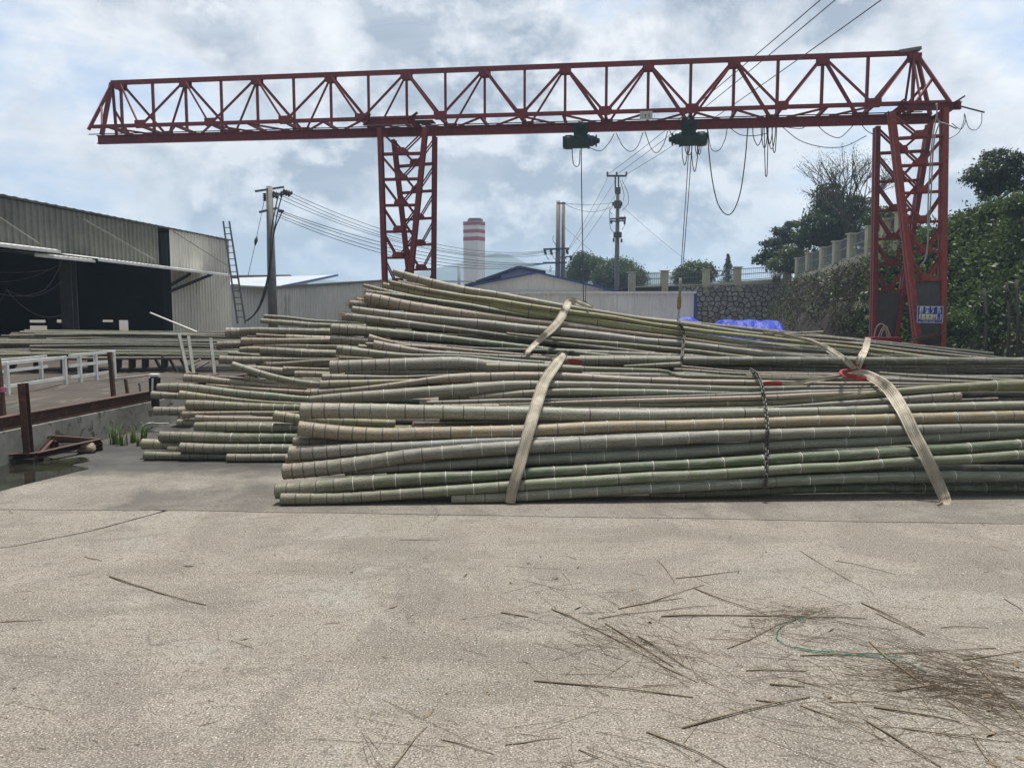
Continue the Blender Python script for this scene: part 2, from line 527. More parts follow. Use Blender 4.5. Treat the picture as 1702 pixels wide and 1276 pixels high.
def culm(k):
    """bamboo skin: tint per pole from the object colour, streaks along the grain, mildew, waxy bloom"""
    oi = k.n('ObjectInfo')
    tint = oi.outputs['Color']
    uv = k.n('UVMap', uv_map='culm').outputs[0]
    cell = k.n('UVMap', uv_map='cell').outputs[0]
    off = k.math('MULTIPLY', oi.outputs['Random'], 57.0)
    s = k.n('SeparateXYZ', {0: uv})
    sc_ = k.n('SeparateXYZ', {0: cell})
    ang = k.math('MULTIPLY', s.outputs[0], 2 * math.pi)
    cx, sx = k.math('COSINE', ang), k.math('SINE', ang)
    v1 = k.n('CombineXYZ', {0: k.math('MULTIPLY', cx, 4.5), 1: k.math('MULTIPLY', sx, 4.5), 2: k.math('ADD', k.math('MULTIPLY', s.outputs[1], 1.3), off)}).outputs[0]
    v2 = k.n('CombineXYZ', {0: cx, 1: sx, 2: k.math('ADD', k.math('MULTIPLY', s.outputs[1], 4.5), off)}).outputs[0]
    v3 = k.n('CombineXYZ', {0: k.math('MULTIPLY', cx, 9), 1: k.math('MULTIPLY', sx, 9), 2: k.math('ADD', k.math('MULTIPLY', s.outputs[1], 60.0), off)}).outputs[0]
    streak = k.noise(v1, 2.2, 6, 0.65).outputs[0]
    patch = k.noise(v2, 1.3, 6, 0.62, 0.4).outputs[0]
    speck = k.noise(v3, 1.2, 4, 0.7).outputs[0]
    seg = sc_.outputs[1]                       # a random number per internode
    c = k.mix(k.math('MULTIPLY', seg, 0.45), tint, k.mix(0.5, tint, (0.22, 0.205, 0.175)))
    c = k.mix(k.ramp(streak, [(0.39, 0.8), (0.50, 0.0)]), c, k.mix(0.6, tint, (0.045, 0.04, 0.028)))
    c = k.mix(k.ramp(streak, [(0.55, 0.0), (0.75, 0.55)]), c, (0.42, 0.38, 0.31))
    c = k.mix(k.ramp(patch, [(0.50, 0.0), (0.68, 0.6)]), c, (0.32, 0.30, 0.26))
    c = k.mix(k.ramp(patch, [(0.36, 0.75), (0.47, 0.0)]), c, k.mix(0.6, tint, (0.09, 0.10, 0.05)))
    c = k.mix(k.math('MULTIPLY', k.ramp(speck, [(0.53, 0.0), (0.62, 1.0)]), k.ramp(patch, [(0.40, 0.25), (0.56, 0.95)])), c, (0.06, 0.052, 0.042))
    # weathered, browner butt
    butt = k.math('MULTIPLY', k.n('MapRange', {0: s.outputs[1], 1: 0.15, 2: 1.5, 3: 1.0, 4: 0.0}).outputs[0], k.ramp(patch, [(0.3, 0.3), (0.65, 0.9)]))
    c = k.mix(butt, c, k.mix(k.ramp(speck, [(0.42, 0.0), (0.62, 1.0)]), (0.31, 0.265, 0.20), (0.12, 0.10, 0.075)))
    # pale wax just below each node, dark crease at it
    t = sc_.outputs[0]
    wax = k.n('MapRange', {0: t, 1: 0.86, 2: 0.97, 3: 0.0, 4: 0.22}).outputs[0]
    c = k.mix(k.math('MULTIPLY', wax, k.ramp(streak, [(0.3, 0.3), (0.6, 1.0)])), c, (0.45, 0.44, 0.40))
    ends = k.math('MULTIPLY', k.math('ABSOLUTE', k.math('SUBTRACT', t, 0.5)), 2.0)
    c = k.mix(k.ramp(ends, [(0.95, 0.0), (0.99, 0.7)]), c, (0.05, 0.045, 0.03))
    h = k.math('ADD', k.math('MULTIPLY', streak, 0.5), k.math('MULTIPLY', speck, 0.25))
    out(k, Base_Color=c, Roughness=k.math('ADD', 0.40, k.math('MULTIPLY', speck, 0.3)), Normal=bump(k, h, 0.3, 0.01), Specular_IOR_Level=0.42)


M_CULM = mat('bamboo_skin', culm)
M_NODEW = worn('node_wax', (0.66, 0.64, 0.56), (0.24, 0.22, 0.16), 0.7, 22, amount=0.85)
M_NODEP = worn('node_pale_scar', (0.40, 0.36, 0.27), (0.12, 0.10, 0.07), 0.75, 22, amount=0.95)
M_NODED = worn('node_dark_scar', (0.17, 0.14, 0.10), (0.06, 0.05, 0.035), 0.8, 20, amount=0.9)
M_CUT = worn('bamboo_cut_wood', (0.40, 0.32, 0.19), (0.20, 0.15, 0.09), 0.8, 14)
M_TWIG = worn('dry_twig', (0.20, 0.15, 0.092), (0.11, 0.082, 0.052), 0.8, 9)


def leafm(name, c1, c2, c3, trans=0.25, rough=0.5):
    def f(k):
        g = k.n('NewGeometry')
        r = g.outputs['Random Per Island']
        n = k.noise(g.outputs['Position'], 0.8, 3).outputs[0]
        c = k.ramp(k.math('ADD', k.math('MULTIPLY', r, 0.75), k.math('MULTIPLY', n, 0.25)), [(0.1, c1), (0.5, c2), (0.92, c3)])
        b = k.n('BsdfPrincipled', {'Base Color': c, 'Roughness': rough})
        t = k.n('BsdfTranslucent', {'Color': k.mix(0.5, c, (0.10, 0.14, 0.03))})
        mx = k.n('MixShader', {0: trans, 1: b.outputs[0], 2: t.outputs[0]})
        k.n('OutputMaterial', {0: mx.outputs[0]})
    return mat(name, f)


L_TREE = leafm('leaf_mid_green', (0.018, 0.040, 0.012), (0.042, 0.085, 0.024), (0.095, 0.15, 0.042), 0.3)
L_DARK = leafm('leaf_dark_green', (0.014, 0.030, 0.016), (0.032, 0.060, 0.031), (0.065, 0.105, 0.05), 0.25)
L_PALE = leafm('leaf_pale_green', (0.05, 0.075, 0.03), (0.085, 0.115, 0.045), (0.12, 0.15, 0.06))
L_HILL = leafm('hill_leaf', (0.022, 0.044, 0.012), (0.055, 0.105, 0.026), (0.125, 0.195, 0.052), 0.4)
L_BRUSH = leafm('dry_brush', (0.014, 0.010, 0.006), (0.028, 0.020, 0.012), (0.058, 0.044, 0.022), 0.1, 0.8)
L_REED = leafm('reed_blade', (0.05, 0.06, 0.022), (0.09, 0.10, 0.045), (0.17, 0.165, 0.085), 0.2)
L_GRASS = leafm('grass_blade', (0.05, 0.09, 0.012), (0.09, 0.15, 0.02), (0.14, 0.20, 0.04), 0.3)
M_BARK = worn('bark', (0.075, 0.062, 0.048), (0.035, 0.029, 0.023), 0.9, 6)
# ------------------------------------------------------------------ ground, yard slabs, raised yard
def sheet(name, poly, z, m, thick=0.0, sub=None):
    n = len(poly)
    v = [(x, y, z) for x, y in poly]
    f = [tuple(range(n))]
    if thick:
        v += [(x, y, z - thick) for x, y in poly]
        f += [(i, n + i, n + (i + 1) % n, (i + 1) % n) for i in range(n)]
        f += [tuple(range(2 * n - 1, n - 1, -1))]
    return me(name, v, f, [m])


ground = kind(link('ground', sheet('ground', [(-4000, -300), (4000, -300), (4000, 6000), (-4000, 6000)], -0.12, M_EARTH)), 'structure')
yard = kind(link('yard', sheet('yard', [(-6.4, -12), (60, -12), (60, 52), (-6.4, 52)], -0.03, worn('joint_dirt', (0.045, 0.04, 0.032), (0.03, 0.026, 0.02), 0.95, 4))), 'structure')


def jag(a, b, n, amp, seed):
    rr = random.Random(seed)
    o = []
    for i in range(n + 1):
        t = i / n
        j = 0 if i in (0, n) else rr.uniform(-amp, amp)
        o.append((a[0] + (b[0] - a[0]) * t + j * 0.4, a[1] + (b[1] - a[1]) * t + j))
    return o


# joint line behind which the damp slab lies; the crack runs from it to the near left
jl = [(-6.4, 5.86), (-3.1, 5.80)] + jag((-3.0, 5.80), (-2.63, 5.79), 3, 0.02, 1)[1:]
jr = [(p[0], p[1]) for p in jag((-2.63, 5.79), (12, 4.9), 60, 0.010, 2)]
jr_far = [(12, 4.9), (40, 3.2)]
crack = [(-2.63, 5.79)] + jag((-2.63, 5.79), (-2.9, 5.25), 7, 0.03, 3)[1:] + jag((-2.9, 5.25), (-3.35, 4.75), 8, 0.035, 4)[1:] + jag((-3.35, 4.75), (-6.4, 2.9), 20, 0.045, 5)[1:]
g = 0.007
slab_back = [(x, y + g) for x, y in jl + jr[1:] + jr_far[1:]] + [(40, 52), (-6.4, 52)]
slab_main = [(x + g, y - g) for x, y in reversed(crack)] + [(x, y - g) for x, y in jr[1:] + jr_far[1:]] + [(40, -12), (-6.4, -12)]
slab_left = [(-2.66, 5.778)] + [(x - .012 - .012 * random.random(), y - g) for x, y in crack[1:-1]] + [(-6.4, crack[-1][1] + 0.02), (-6.4, 5.845)] + [(x, y - g) for x, y in jl[1:-1]]
for poly in (slab_back, slab_main, list(reversed(slab_left))):
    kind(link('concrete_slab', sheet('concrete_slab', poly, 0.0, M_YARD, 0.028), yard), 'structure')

# raised dirt yard behind the low curb wall
v, f = [], []
nx, ny = 60, 80
for i in range(nx + 1):
    for j in range(ny + 1):
        y = -6 + 58 * j / ny
        x = -4.97 + .10 * (min(y, 15.6) - 9.4) - 30 * (i / nx) ** 1.5
        v.append((x, y, 0.355 + 0.05 * noise.noise(Vector((x * .8, y * .8, 0))) * min(1, i / 3) + 0.02 * noise.noise(Vector((x * 3, y * 3, 2))) * min(1, i / 3)))
for i in range(nx):
    for j in range(ny):
        a = i * (ny + 1) + j
        f.append((a, a + ny + 1, a + ny + 2, a + 1))
kind(link('dirt_yard', me('dirt_yard', v, [tuple(reversed(q)) for q in f], [M_DIRT], True)), 'structure')

cw = thing('curb_wall', 'low stained concrete curb wall under the rusty rail', 'wall', (-4.92, 8, 0))
yc = [-6, -2.4, 1.2, 4.8, 8.4, 12.0, 15.6]
def xw(y):
    return -4.91 + .10 * (y - 9.4)


for a, b in zip(yc[:-1], yc[1:]):
    hh = 0.43 + 0.006 * random.random()
    bar('wall_panel', (xw(a + .004), a + .004, hh / 2 - .1), (xw(b - .004), b - .004, hh / 2 - .1), .16, hh, M_WALLC, cw)
rail = thing('rail_beam', 'rusty steel beam lying along the top of the curb wall', 'steel beam', (xw(8), 8, 0.34))
bar('beam', (xw(-4), -4, 0.405), (xw(15.6), 15.6, 0.405), 0.10, 0.13, M_RUST, rail, 'ibeam')

# ------------------------------------------------------------------ foliage tools
def leaf_mesh(name, C, size, m, asp=0.45, up=0.35, droop=0.0, rng=RNG):
    C = np.asarray(C, float)
    n = len(C)
    a = rng.normal(size=(n, 3))
    a[:, 2] -= droop
    a /= np.linalg.norm(a, axis=1, keepdims=True)
    b = rng.normal(size=(n, 3))
    b[:, 2] += up
    b = np.cross(a, b)
    b /= np.linalg.norm(b, axis=1, keepdims=True) + 1e-9
    s = (size * rng.uniform(0.6, 1.35, n))[:, None]
    V = np.empty((n, 4, 3))
    V[:, 0] = C - a * s * .5
    V[:, 1] = C + b * s * asp * .5
    V[:, 2] = C + a * s * .5
    V[:, 3] = C - b * s * asp * .5
    F = np.arange(n * 4).reshape(n, 4)
    return me_np(name, V.reshape(-1, 3), F, m)


def clump_points(blobs, n, per, spread=0.17, rng=RNG, shell=0.55):
    """points gathered into clumps inside ellipsoids (centre, radii, weight)"""
    wts = np.array([b[1][0] * b[1][1] * b[1][2] for b in blobs]) ** 0.7
    wts /= wts.sum()
    P, K = [], []
    for (c, r), w in zip(blobs, wts):
        nk = max(3, int(n * w / per))
        d = rng.normal(size=(nk, 3))
        d /= np.linalg.norm(d, axis=1, keepdims=True)
        rad = rng.uniform(shell ** 3, 1, nk) ** (1 / 3)
        cc = np.array(c) + d * rad[:, None] * np.array(r)
        K.append(cc)
        mr = np.mean(r)
        q = np.repeat(cc, per, 0) + rng.normal(size=(nk * per, 3)) * mr * spread * np.array([1, 1, 0.75])
        P.append(q)
    return np.concatenate(P), np.concatenate(K)


def branch_mesh(name, base, top, tips, r0, m, rng=random, seg=6):
    """tapered trunk with limbs running to the tips"""
    base, top = Vector(base), Vector(top)
    H = (top - base).length
    V, F = [], []

    def add(pts, rad):
        t = tube_mesh('t', pts, rad, m, seg, False)
        o = len(V)
        V.extend([tuple(x.co) for x in t.vertices])
        F.extend([tuple(o + i for i in p.vertices) for p in t.polygons])
        bpy.data.meshes.remove(t)
    tr = [base.lerp(top, i / 6) + Vector((rng.uniform(-1, 1), rng.uniform(-1, 1), 0)) * H * 0.012 * (i > 0) for i in range(7)]
    add(tr, [r0 * (1.25 if i == 0 else 1 - 0.12 * i) for i in range(7)])
    for tp in tips:
        tp = Vector(tp)
        s = tr[rng.randint(2, 6)]
        mid = s.lerp(tp, 0.5) + Vector((0, 0, 0.12 * (tp - s).length))
        L = (tp - s).length
        add(smooth_path([s, mid, tp], 4), [max(r0 * 0.42 * (1 - i / 8.6), r0 * .05) for i in range(9)])
    return me(name, V, F, [m], True)


def tree(name, label, blobs_px, Y, base_px, nleaf, size, lm, r0=0.12, per=14, spread=0.17, group=None, asp=0.45, depth=0.9, shell=0.5, cat='tree', ntip=26):
    """crown given as ellipses seen in the photograph at distance Y"""
    sc = Y / 1285
    blobs = [(tuple(U(x, y, Y + random.uniform(-.5, .5) * rx * sc)), (rx * sc, (rx + ry) / 2 * sc * depth, ry * sc)) for x, y, rx, ry in blobs_px]
    base = U(base_px[0], base_px[1], Y)
    P, K = clump_points(blobs, nleaf, per, spread, shell=shell)
    t = thing(name, label, cat, tuple(base), group)
    cen = Vector([sum(b[0][i] for b in blobs) / len(blobs) for i in range(3)])
    tips = [tuple(K[i]) for i in RNG.choice(len(K), min(ntip, len(K)), replace=False)]
    link('trunk', branch_mesh('trunk', base, (base.x * .5 + cen.x * .5, base.y * .5 + cen.y * .5, cen.z), tips, r0, M_BARK), t)
    link('crown', leaf_mesh('crown', P, size, lm, asp), t)
    return t


# ------------------------------------------------------------------ hillside, stone wall, fences
fp = [(1325.6, 465, 48.7), (1343.5, 459, 45), (1367, 454, 41.5), (1389, 447, 38.5), (1414, 438, 35.7), (1444, 430, 33), (1470, 421, 31.4), (1494, 410, 30.6)]
fpts = [U(*q) for q in fp]
crest = [(20, 6, 6.2), (20, 15, 6.2), (19.8, 21, 6.0), (19.2, 26, 5.6), (17.8, 29.6, 4.9)] + [tuple(p) for p in reversed(fpts[:-1])] + [(18.9, 53.2, 3.6)]
base_l = [(15.6, 6), (15.6, 15), (15.5, 22), (15.1, 26), (14.6, 28.6), (13.6, 30.4), (12.8, 32), (12.7, 34.5), (13.2, 37.5), (13.9, 41), (14.9, 45), (16.0, 49), (18.4, 53.2)]
assert len(crest) == len(base_l)


def interp(L, t):
    i = min(int(t), len(L) - 2)
    return Vector(L[i]).lerp(Vector(L[i + 1]), t - i)


def hill_pt(s, t):
    """s along the bank, t from foot (0) to crest (1)"""
    b = interp([(x, y, -0.05) for x, y in base_l], s)
    c = interp(crest, s)
    p = b.lerp(c, t)
    p.z = b.z + (c.z - b.z) * (t ** 0.8)
    return p


v, f = [], []
ns, nt = 110, 14
for i in range(ns + 1):
    s = i / ns * (len(crest) - 1)
    for j in range(nt + 1):
        p = hill_pt(s, j / nt)
        am = math.sin(math.pi * j / nt) * 0.35
        p += Vector((noise.noise(p * .7), noise.noise(p * .7 + Vector((9, 0, 0))), noise.noise(p * .9 + Vector((0, 9, 0))))) * am
        v.append(p)
    c = interp(crest, s)
    for e, dz in ((3, .1), (12, .8), (60, 3.0)):
        v.append((c.x + e * .92, c.y + e * .4, c.z + dz))
w = nt + 4
for i in range(ns):
    for j in range(w - 1):
        a = i * w + j
        f.append((a, a + 1, a + w + 1, a + w))
kind(link('hillside', me('hillside', v, f, [worn('hill_soil', (0.038, 0.026, 0.017), (0.018, 0.013, 0.009), 0.95, 0.9)], True)), 'structure')
# level ground held up by the stone wall
kind(link('terrace', me('terrace', [(8, 54.4, 3.2), (19.2, 54.4, 3.5), (75, 76, 6.4), (75, 140, 6.4), (8, 140, 3.4)], [(0, 1, 2, 3, 4)], [worn('terrace_soil', (0.06, 0.07, 0.03), (0.04, 0.04, 0.02), 0.95, 1)])), 'structure')


def clip(poly, px, py, nx_, ny_):
    o = []
    for i in range(len(poly)):
        a, b = poly[i], poly[(i + 1) % len(poly)]
        da = (a[0] - px) * nx_ + (a[1] - py) * ny_
        db = (b[0] - px) * nx_ + (b[1] - py) * ny_
        if da <= 0:
            o.append(a)
        if da * db < 0:
            t = da / (da - db)
            o.append((a[0] + (b[0] - a[0]) * t, a[1] + (b[1] - a[1]) * t))
    return o


# stone retaining wall, each stone its own piece
WY = 54.0
sw = thing('stone_wall', 'rubble stone retaining wall beneath the railing, behind blue tarpaulins', 'wall', (15, WY, 0))
link('mortar_core', me('mortar_core', [(8.5, WY + .1, -.1), (19.4, WY + .1, -.1), (19.4, WY + .1, 3.55), (8.5, WY + .1, 3.25), (8.5, WY + .6, -.1), (19.4, WY + .6, -.1), (19.4, WY + .6, 3.55), (8.5, WY + .6, 3.25)],
     [(0, 1, 2, 3), (7, 6, 5, 4), (3, 2, 6, 7), (0, 4, 5, 1), (1, 5, 6, 2), (0, 3, 7, 4)], [M_MORTAR]), sw)
rr = random.Random(11)
cells = []
gx, gz = 19, 11
x0, x1, z1 = 11.7, 19.35, 3.55
for i in range(gx):
    for j in range(gz):
        cells.append((x0 + (x1 - x0) * (i + .5 + rr.uniform(-.42, .42)) / gx, z1 * (j + .5 + rr.uniform(-.42, .42)) / gz))
for ci, (cx, cz) in enumerate(cells):
    poly = [(x0, 0), (x1, 0), (x1, 3.52), (x0, 3.32)]
    for cj, (ox, oz) in enumerate(cells):
        if cj != ci and abs(ox - cx) < 1.6 and abs(oz - cz) < 1.3:
            poly = clip(poly, (cx + ox) / 2, (cz + oz) / 2, ox - cx, oz - cz)
            if len(poly) < 3:
                break
    if len(poly) < 3:
        continue
    mx = sum(p[0] for p in poly) / len(poly)
    mz = sum(p[1] for p in poly) / len(poly)
    n = len(poly)
    proud = rr.uniform(0.05, 0.13)
    vv = [(mx + (a - mx) * .90, WY + .12, mz + (b - mz) * .88) for a, b in poly] + [(mx + (a - mx) * .74, WY + .1 - proud + rr.uniform(-.02, .02), mz + (b - mz) * .74) for a, b in poly]
    ff = [(k_, (k_ + 1) % n, n + (k_ + 1) % n, n + k_) for k_ in range(n)] + [tuple(range(n, 2 * n))]
    link('stone', me('stone', vv, ff, [M_STONE]), sw)


def fence_run(root, P, hp, top, low, bars=True, curb=0.0, rails=(0.08, 0.55, 0.97)):
    """posts at P (with heights hp), rails and bars between them"""
    for a, b, ha, hb in zip(P[:-1], P[1:], hp[:-1], hp[1:]):
        d = (b - a).normalized()
        for t in rails:
            bar('rail', a + d * .16 + Vector((0, 0, curb + (ha - curb) * t)), b - d * .16 + Vector((0, 0, curb + (hb - curb) * t)), .05, .05, M_FENCER, root)
        V, F = [], []
        L = (b - a).length
        nb = int(L / 0.135)
        for i in range(1, nb):
            t = i / nb
            c = a.lerp(b, t)
            h = ha + (hb - ha) * t
            for dx, dy in ((-.008, -.008), (.008, -.008), (.008, .008), (-.008, .008)):
                V.append((c.x + dx, c.y + dy, c.z + curb + .05))
            for dx, dy in ((-.008, -.008), (.008, -.008), (.008, .008), (-.008, .008)):
                V.append((c.x + dx, c.y + dy, c.z + h * .99))
            o = len(V) - 8
            F += [(o, o + 1, o + 5, o + 4), (o + 1, o + 2, o + 6, o + 5), (o + 2, o + 3, o + 7, o + 6), (o + 3, o, o + 4, o + 7)]
        kind(link('bars', me('bars', V, F, [M_FENCER]), root), 'stuff')
        if curb:
            bar('curb', a + Vector((0, 0, curb / 2 - .1)), b + Vector((0, 0, curb / 2 - .1)), .22, curb + .2, M_FENCEP, root)


def post(root, p, h, w, cap=True):
    link('post', box_mesh('post', (p.x - w / 2, p.y - w / 2, p.z - .35), (p.x + w / 2, p.y + w / 2, p.z + h), M_FENCEP), root)
    if cap:
        link('post_cap', box_mesh('post_cap', (p.x - w * .68, p.y - w * .68, p.z + h), (p.x + w * .68, p.y + w * .68, p.z + h + .07), M_FENCEP), root)


fs = thing('slope_fence', 'cream post and grey bar fence climbing the bank behind the crane leg', 'fence', tuple(fpts[3]))
hs = [1.28] * len(fpts)
for p in fpts:
    post(fs, p, 1.3, 0.30)
fence_run(fs, fpts, hs, 1, 0, curb=0.22)
wf = thing('wall_railing', 'grey bar railing with stone posts on top of the stone wall', 'fence', tuple(U(1200, 474, 54.2)))
wp = [U(x, y, 54.3) for x, y in ((1050, 482), (1104, 480), (1173, 478), (1225, 474), (1308, 468))]
for i, p in enumerate(wp):
    post(wf, p, 1.2 if i < 4 else 1.05, 0.46)
fence_run(wf, wp, [1.12] * 5, 1, 0, curb=0.25)

# ------------------------------------------------------------------ buildings
def corr_sheets(root, p0, p1, zb0, zt0, zb1, zt1, m, period=0.2, depth=0.03, sheet_w=1.0, name='cladding_sheet', jit=0.004):
    """ribbed cladding from p0 to p1 (xy), in sheets, ribs upright; the front is on the right-hand side walking p0 -> p1"""
    p0, p1 = Vector((*p0, 0)), Vector((*p1, 0))
    L = (p1 - p0).length
    d = (p1 - p0) / L
    nrm = Vector((d.y, -d.x, 0))
    n_s = max(1, round(L / sheet_w))
    res = []
    for si in range(n_s):
        a, b = L * si / n_s, L * (si + 1) / n_s
        st = [a]
        x = a
        nr = max(1, round((b - a) / period))
        pr = (b - a) / nr
        prof = []
        for r_ in range(nr):
            s0 = a + r_ * pr
            prof += [(s0, 0), (s0 + pr * .62, 0), (s0 + pr * .72, 1), (s0 + pr * .90, 1)]
        prof.append((b, 0))
        off = random.uniform(-jit, jit)
        V, F = [], []
        for s_, h in prof:
            t = s_ / L
            q = p0 + d * s_ + nrm * (h * depth + off)
            V.append((q.x, q.y, zb0 + (zb1 - zb0) * t))
            V.append((q.x, q.y, zt0 + (zt1 - zt0) * t + off * 2))
        for i in range(len(prof) - 1):
            F.append((2 * i, 2 * i + 2, 2 * i + 3, 2 * i + 1))
        res.append(link(name, me(name, V, F, [m]), root))
    return res


def slab(name, pts, thick, m, root):
    """flat polygon with thickness downwards"""
    n = len(pts)
    v = [Vector(p) for p in pts] + [Vector(p) - Vector((0, 0, thick)) for p in pts]
    f = [tuple(range(n)), tuple(range(2 * n - 1, n - 1, -1))] + [(i, n + i, n + (i + 1) % n, (i + 1) % n) for i in range(n)]
    return link(name, me(name, v, f, [m]), root)


def shed_xy(t):                       # the open shed's front line by distance Y
    return (-13.38 + 0.11 * (t - 20.2), t)


def inward(p, d, up=0.0):             # away from the yard
    return (p[0] - d * 0.994, p[1] + d * 0.109)


ws = thing('open_shed', 'long open fronted shed of weathered grey cladding with dark interior', 'building', (-13, 20, 0.35))
E0, E1 = 4.49, 4.53
corr_sheets(ws, shed_xy(4), shed_xy(24.05), 3.2, E0, 3.2, E0, M_FASC, .23, .05, 0.95, 'fascia_sheet', .006)
corr_sheets(ws, shed_xy(24.07), shed_xy(27.7), 3.2, E0, 3.2, E1, worn('mossy_cladding', (0.20, 0.20, 0.16), (0.10, 0.105, 0.085), 0.6, 0.8), .23, .05, 0.9, 'fascia_sheet', .006)
corr_sheets(ws, shed_xy(28.5), shed_xy(33.0), 0.3, E1, 0.3, E1, M_CREAM, .23, .05, 0.95)
# interior: floor, back wall, end wall with holes, roof
a0, a1 = shed_xy(2), shed_xy(33.0)
b0, b1 = inward(a0, 26), inward(a1, 26)
slab('shed_floor', [(*a0, .40), (*a1, .40), (*b1, .40), (*b0, .40)], .03, worn('shed_floor', (0.06, 0.055, 0.05), (0.03, 0.028, 0.026), 0.9, 1), ws)
slab('roof', [(a0[0] + .12, a0[1], E0 + .05), (a1[0] + .12, a1[1] + .1, E1 + .05), (b1[0], b1[1], 6.4), (b0[0], b0[1], 6.4)], .05, worn('shed_roof', (0.10, 0.10, 0.10), (0.05, 0.05, 0.05), 0.7, 1), ws)
# rolled sheet ends make the eave's wavy edge
V, F = [], []
ne = 150
for i in range(ne + 1):
    p = shed_xy(4 + 29.05 * i / ne)
    h = .03 if i % 2 else 0.0
    V += [(p[0] + .15, p[1], E0 + .055 + h), (p[0] - .4, p[1], E0 + .085 + h)]
for i in range(ne):
    F.append((2 * i, 2 * i + 2, 2 * i + 3, 2 * i + 1))
link('eave_sheet', me('eave_sheet', V, F, [M_FASC]), ws)
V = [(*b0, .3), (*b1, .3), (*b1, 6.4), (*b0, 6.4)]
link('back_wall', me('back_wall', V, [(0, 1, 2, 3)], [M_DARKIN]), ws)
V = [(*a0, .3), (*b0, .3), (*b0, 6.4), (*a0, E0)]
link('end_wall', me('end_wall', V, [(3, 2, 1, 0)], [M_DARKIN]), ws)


def on_end(px):
    """distance from the front line to where the pixel column meets the far end wall"""
    u = (px - 851) / 1285
    # a1 + d*(-.994,.109): x = u*y
    return (a1[0] - u * a1[1]) / (0.994 + u * 0.109)


def endz(px, py):
    q = inward(a1, on_end(px))
    return 1.5 + (520 - py) * q[1] / 1285


holes = [(52, 78, 531.5, 536), (52, 80, 541, 553), (97, 108, 531, 536), (173, 190, 531.5, 535), (200, 215, 532, 553.5)]
cuts = sorted({0.0, 26.0} | {on_end(h[0]) for h in holes} | {on_end(h[1]) for h in holes})
fi = []
V, F = [], []
for s0, s1 in zip(cuts[:-1], cuts[1:]):
    sm = (s0 + s1) / 2
    spans = []
    for h in holes:
        if on_end(h[1]) < sm < on_end(h[0]):
            xm = (h[0] + h[1]) / 2
            spans.append((endz(xm, h[3]), endz(xm, h[2])))
    zz = [0.3]
    for lo, hi in sorted(spans):
        zz += [lo, hi]
    zz.append(None)
    for q in range(0, len(zz), 2):
        lo, hi = zz[q], zz[q + 1]
        p, r_ = inward(a1, s0), inward(a1, s1)
        h0 = hi if hi is not None else E1 + (6.4 - E1) * s0 / 26
        h1 = hi if hi is not None else E1 + (6.4 - E1) * s1 / 26
        o = len(V)
        V += [(*p, lo), (*r_, lo), (*r_, h1), (*p, h0)]
        F.append((o, o + 1, o + 2, o + 3))
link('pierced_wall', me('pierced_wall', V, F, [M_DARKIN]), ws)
# outside the far end, a pale wall that shows through the holes
bar('column', (*inward(shed_xy(23.3), .25), .38), (*inward(shed_xy(23.3), .25), 3.6), .36, .3, worn('shed_column', (0.10, 0.105, 0.10), (0.05, 0.052, 0.05), .7, 3), ws, 'ibeam')
bar('column', (*inward(shed_xy(14.5), .25), .38), (*inward(shed_xy(14.5), .25), 3.6), .36, .3, worn('shed_column', 0, 0), ws, 'ibeam')
bar('column', (*inward(shed_xy(28.45), .15), .38), (*inward(shed_xy(28.45), .15), 4.4), .22, .2, M_DARKIN, ws, 'ibeam')
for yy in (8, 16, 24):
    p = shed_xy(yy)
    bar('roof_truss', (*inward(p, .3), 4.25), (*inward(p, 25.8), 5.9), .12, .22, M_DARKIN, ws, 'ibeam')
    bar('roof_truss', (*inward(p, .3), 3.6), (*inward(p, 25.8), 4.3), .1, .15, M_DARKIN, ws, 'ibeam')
# canopies: thin sheets on the front, hung from rods
def canopy(y0, y1, z0, z1, m, out_=1.25, drop=.16):
    p, q = shed_xy(y0), shed_xy(y1)
    V, F = [], []
    n = int((y1 - y0) / .1)
    for i in range(n + 1):
        t = i / n
        h = .025 if i % 2 else 0
        x, y = p[0] + (q[0] - p[0]) * t, p[1] + (q[1] - p[1]) * t
        zz = z0 + (z1 - z0) * t
        V += [(x + .05, y, zz + drop + h), (x + out_, y - out_ * .1, zz + h)]
        V += [(x + .05, y, zz + drop - .03), (x + out_, y - out_ * .1, zz - .03)]
    for i in range(n):
        a = 4 * i
        F += [(a, a + 4, a + 5, a + 1), (a + 2, a + 3, a + 7, a + 6), (a + 1, a + 5, a + 7, a + 3)]
    c = link('canopy', me('canopy', V, F, [m]), ws)
    bar('canopy_edge', (p[0] + out_ + .01, p[1] - out_ * .1, z0 - .04), (q[0] + out_ + .01, q[1] - out_ * .1, z1 - .03), .03, .075, m, ws)


canopy(6, 20.9, 3.14, 3.14, M_CANOPY, 1.3)
canopy(20.2, 22.6, 3.02, 3.01, M_CANOPY, 1.1, .1)
canopy(22.6, 30.6, 3.06, 2.98, M_CANOPY, 1.2, .14)
for a, ya_, b, yb_ in (((-4, 359), 20.2, (66, 405), 20.9), ((137, 363), 23.45, (256, 431), 26.6), ((288, 385), 28.6, (377, 441), 30.3)):
    bar('stay_rod', U(*a, ya_), U(*b, yb_), .03, .03, M_CONC, ws, 'tube')
for a, b, yb_ in (((281, 485), (352, 456), 30.0), ((281, 476), (316, 455), 29.2)):
    bar('canopy_strut', U(*a, 28.35), U(*b, yb_), .09, .09, M_BLACK, ws)
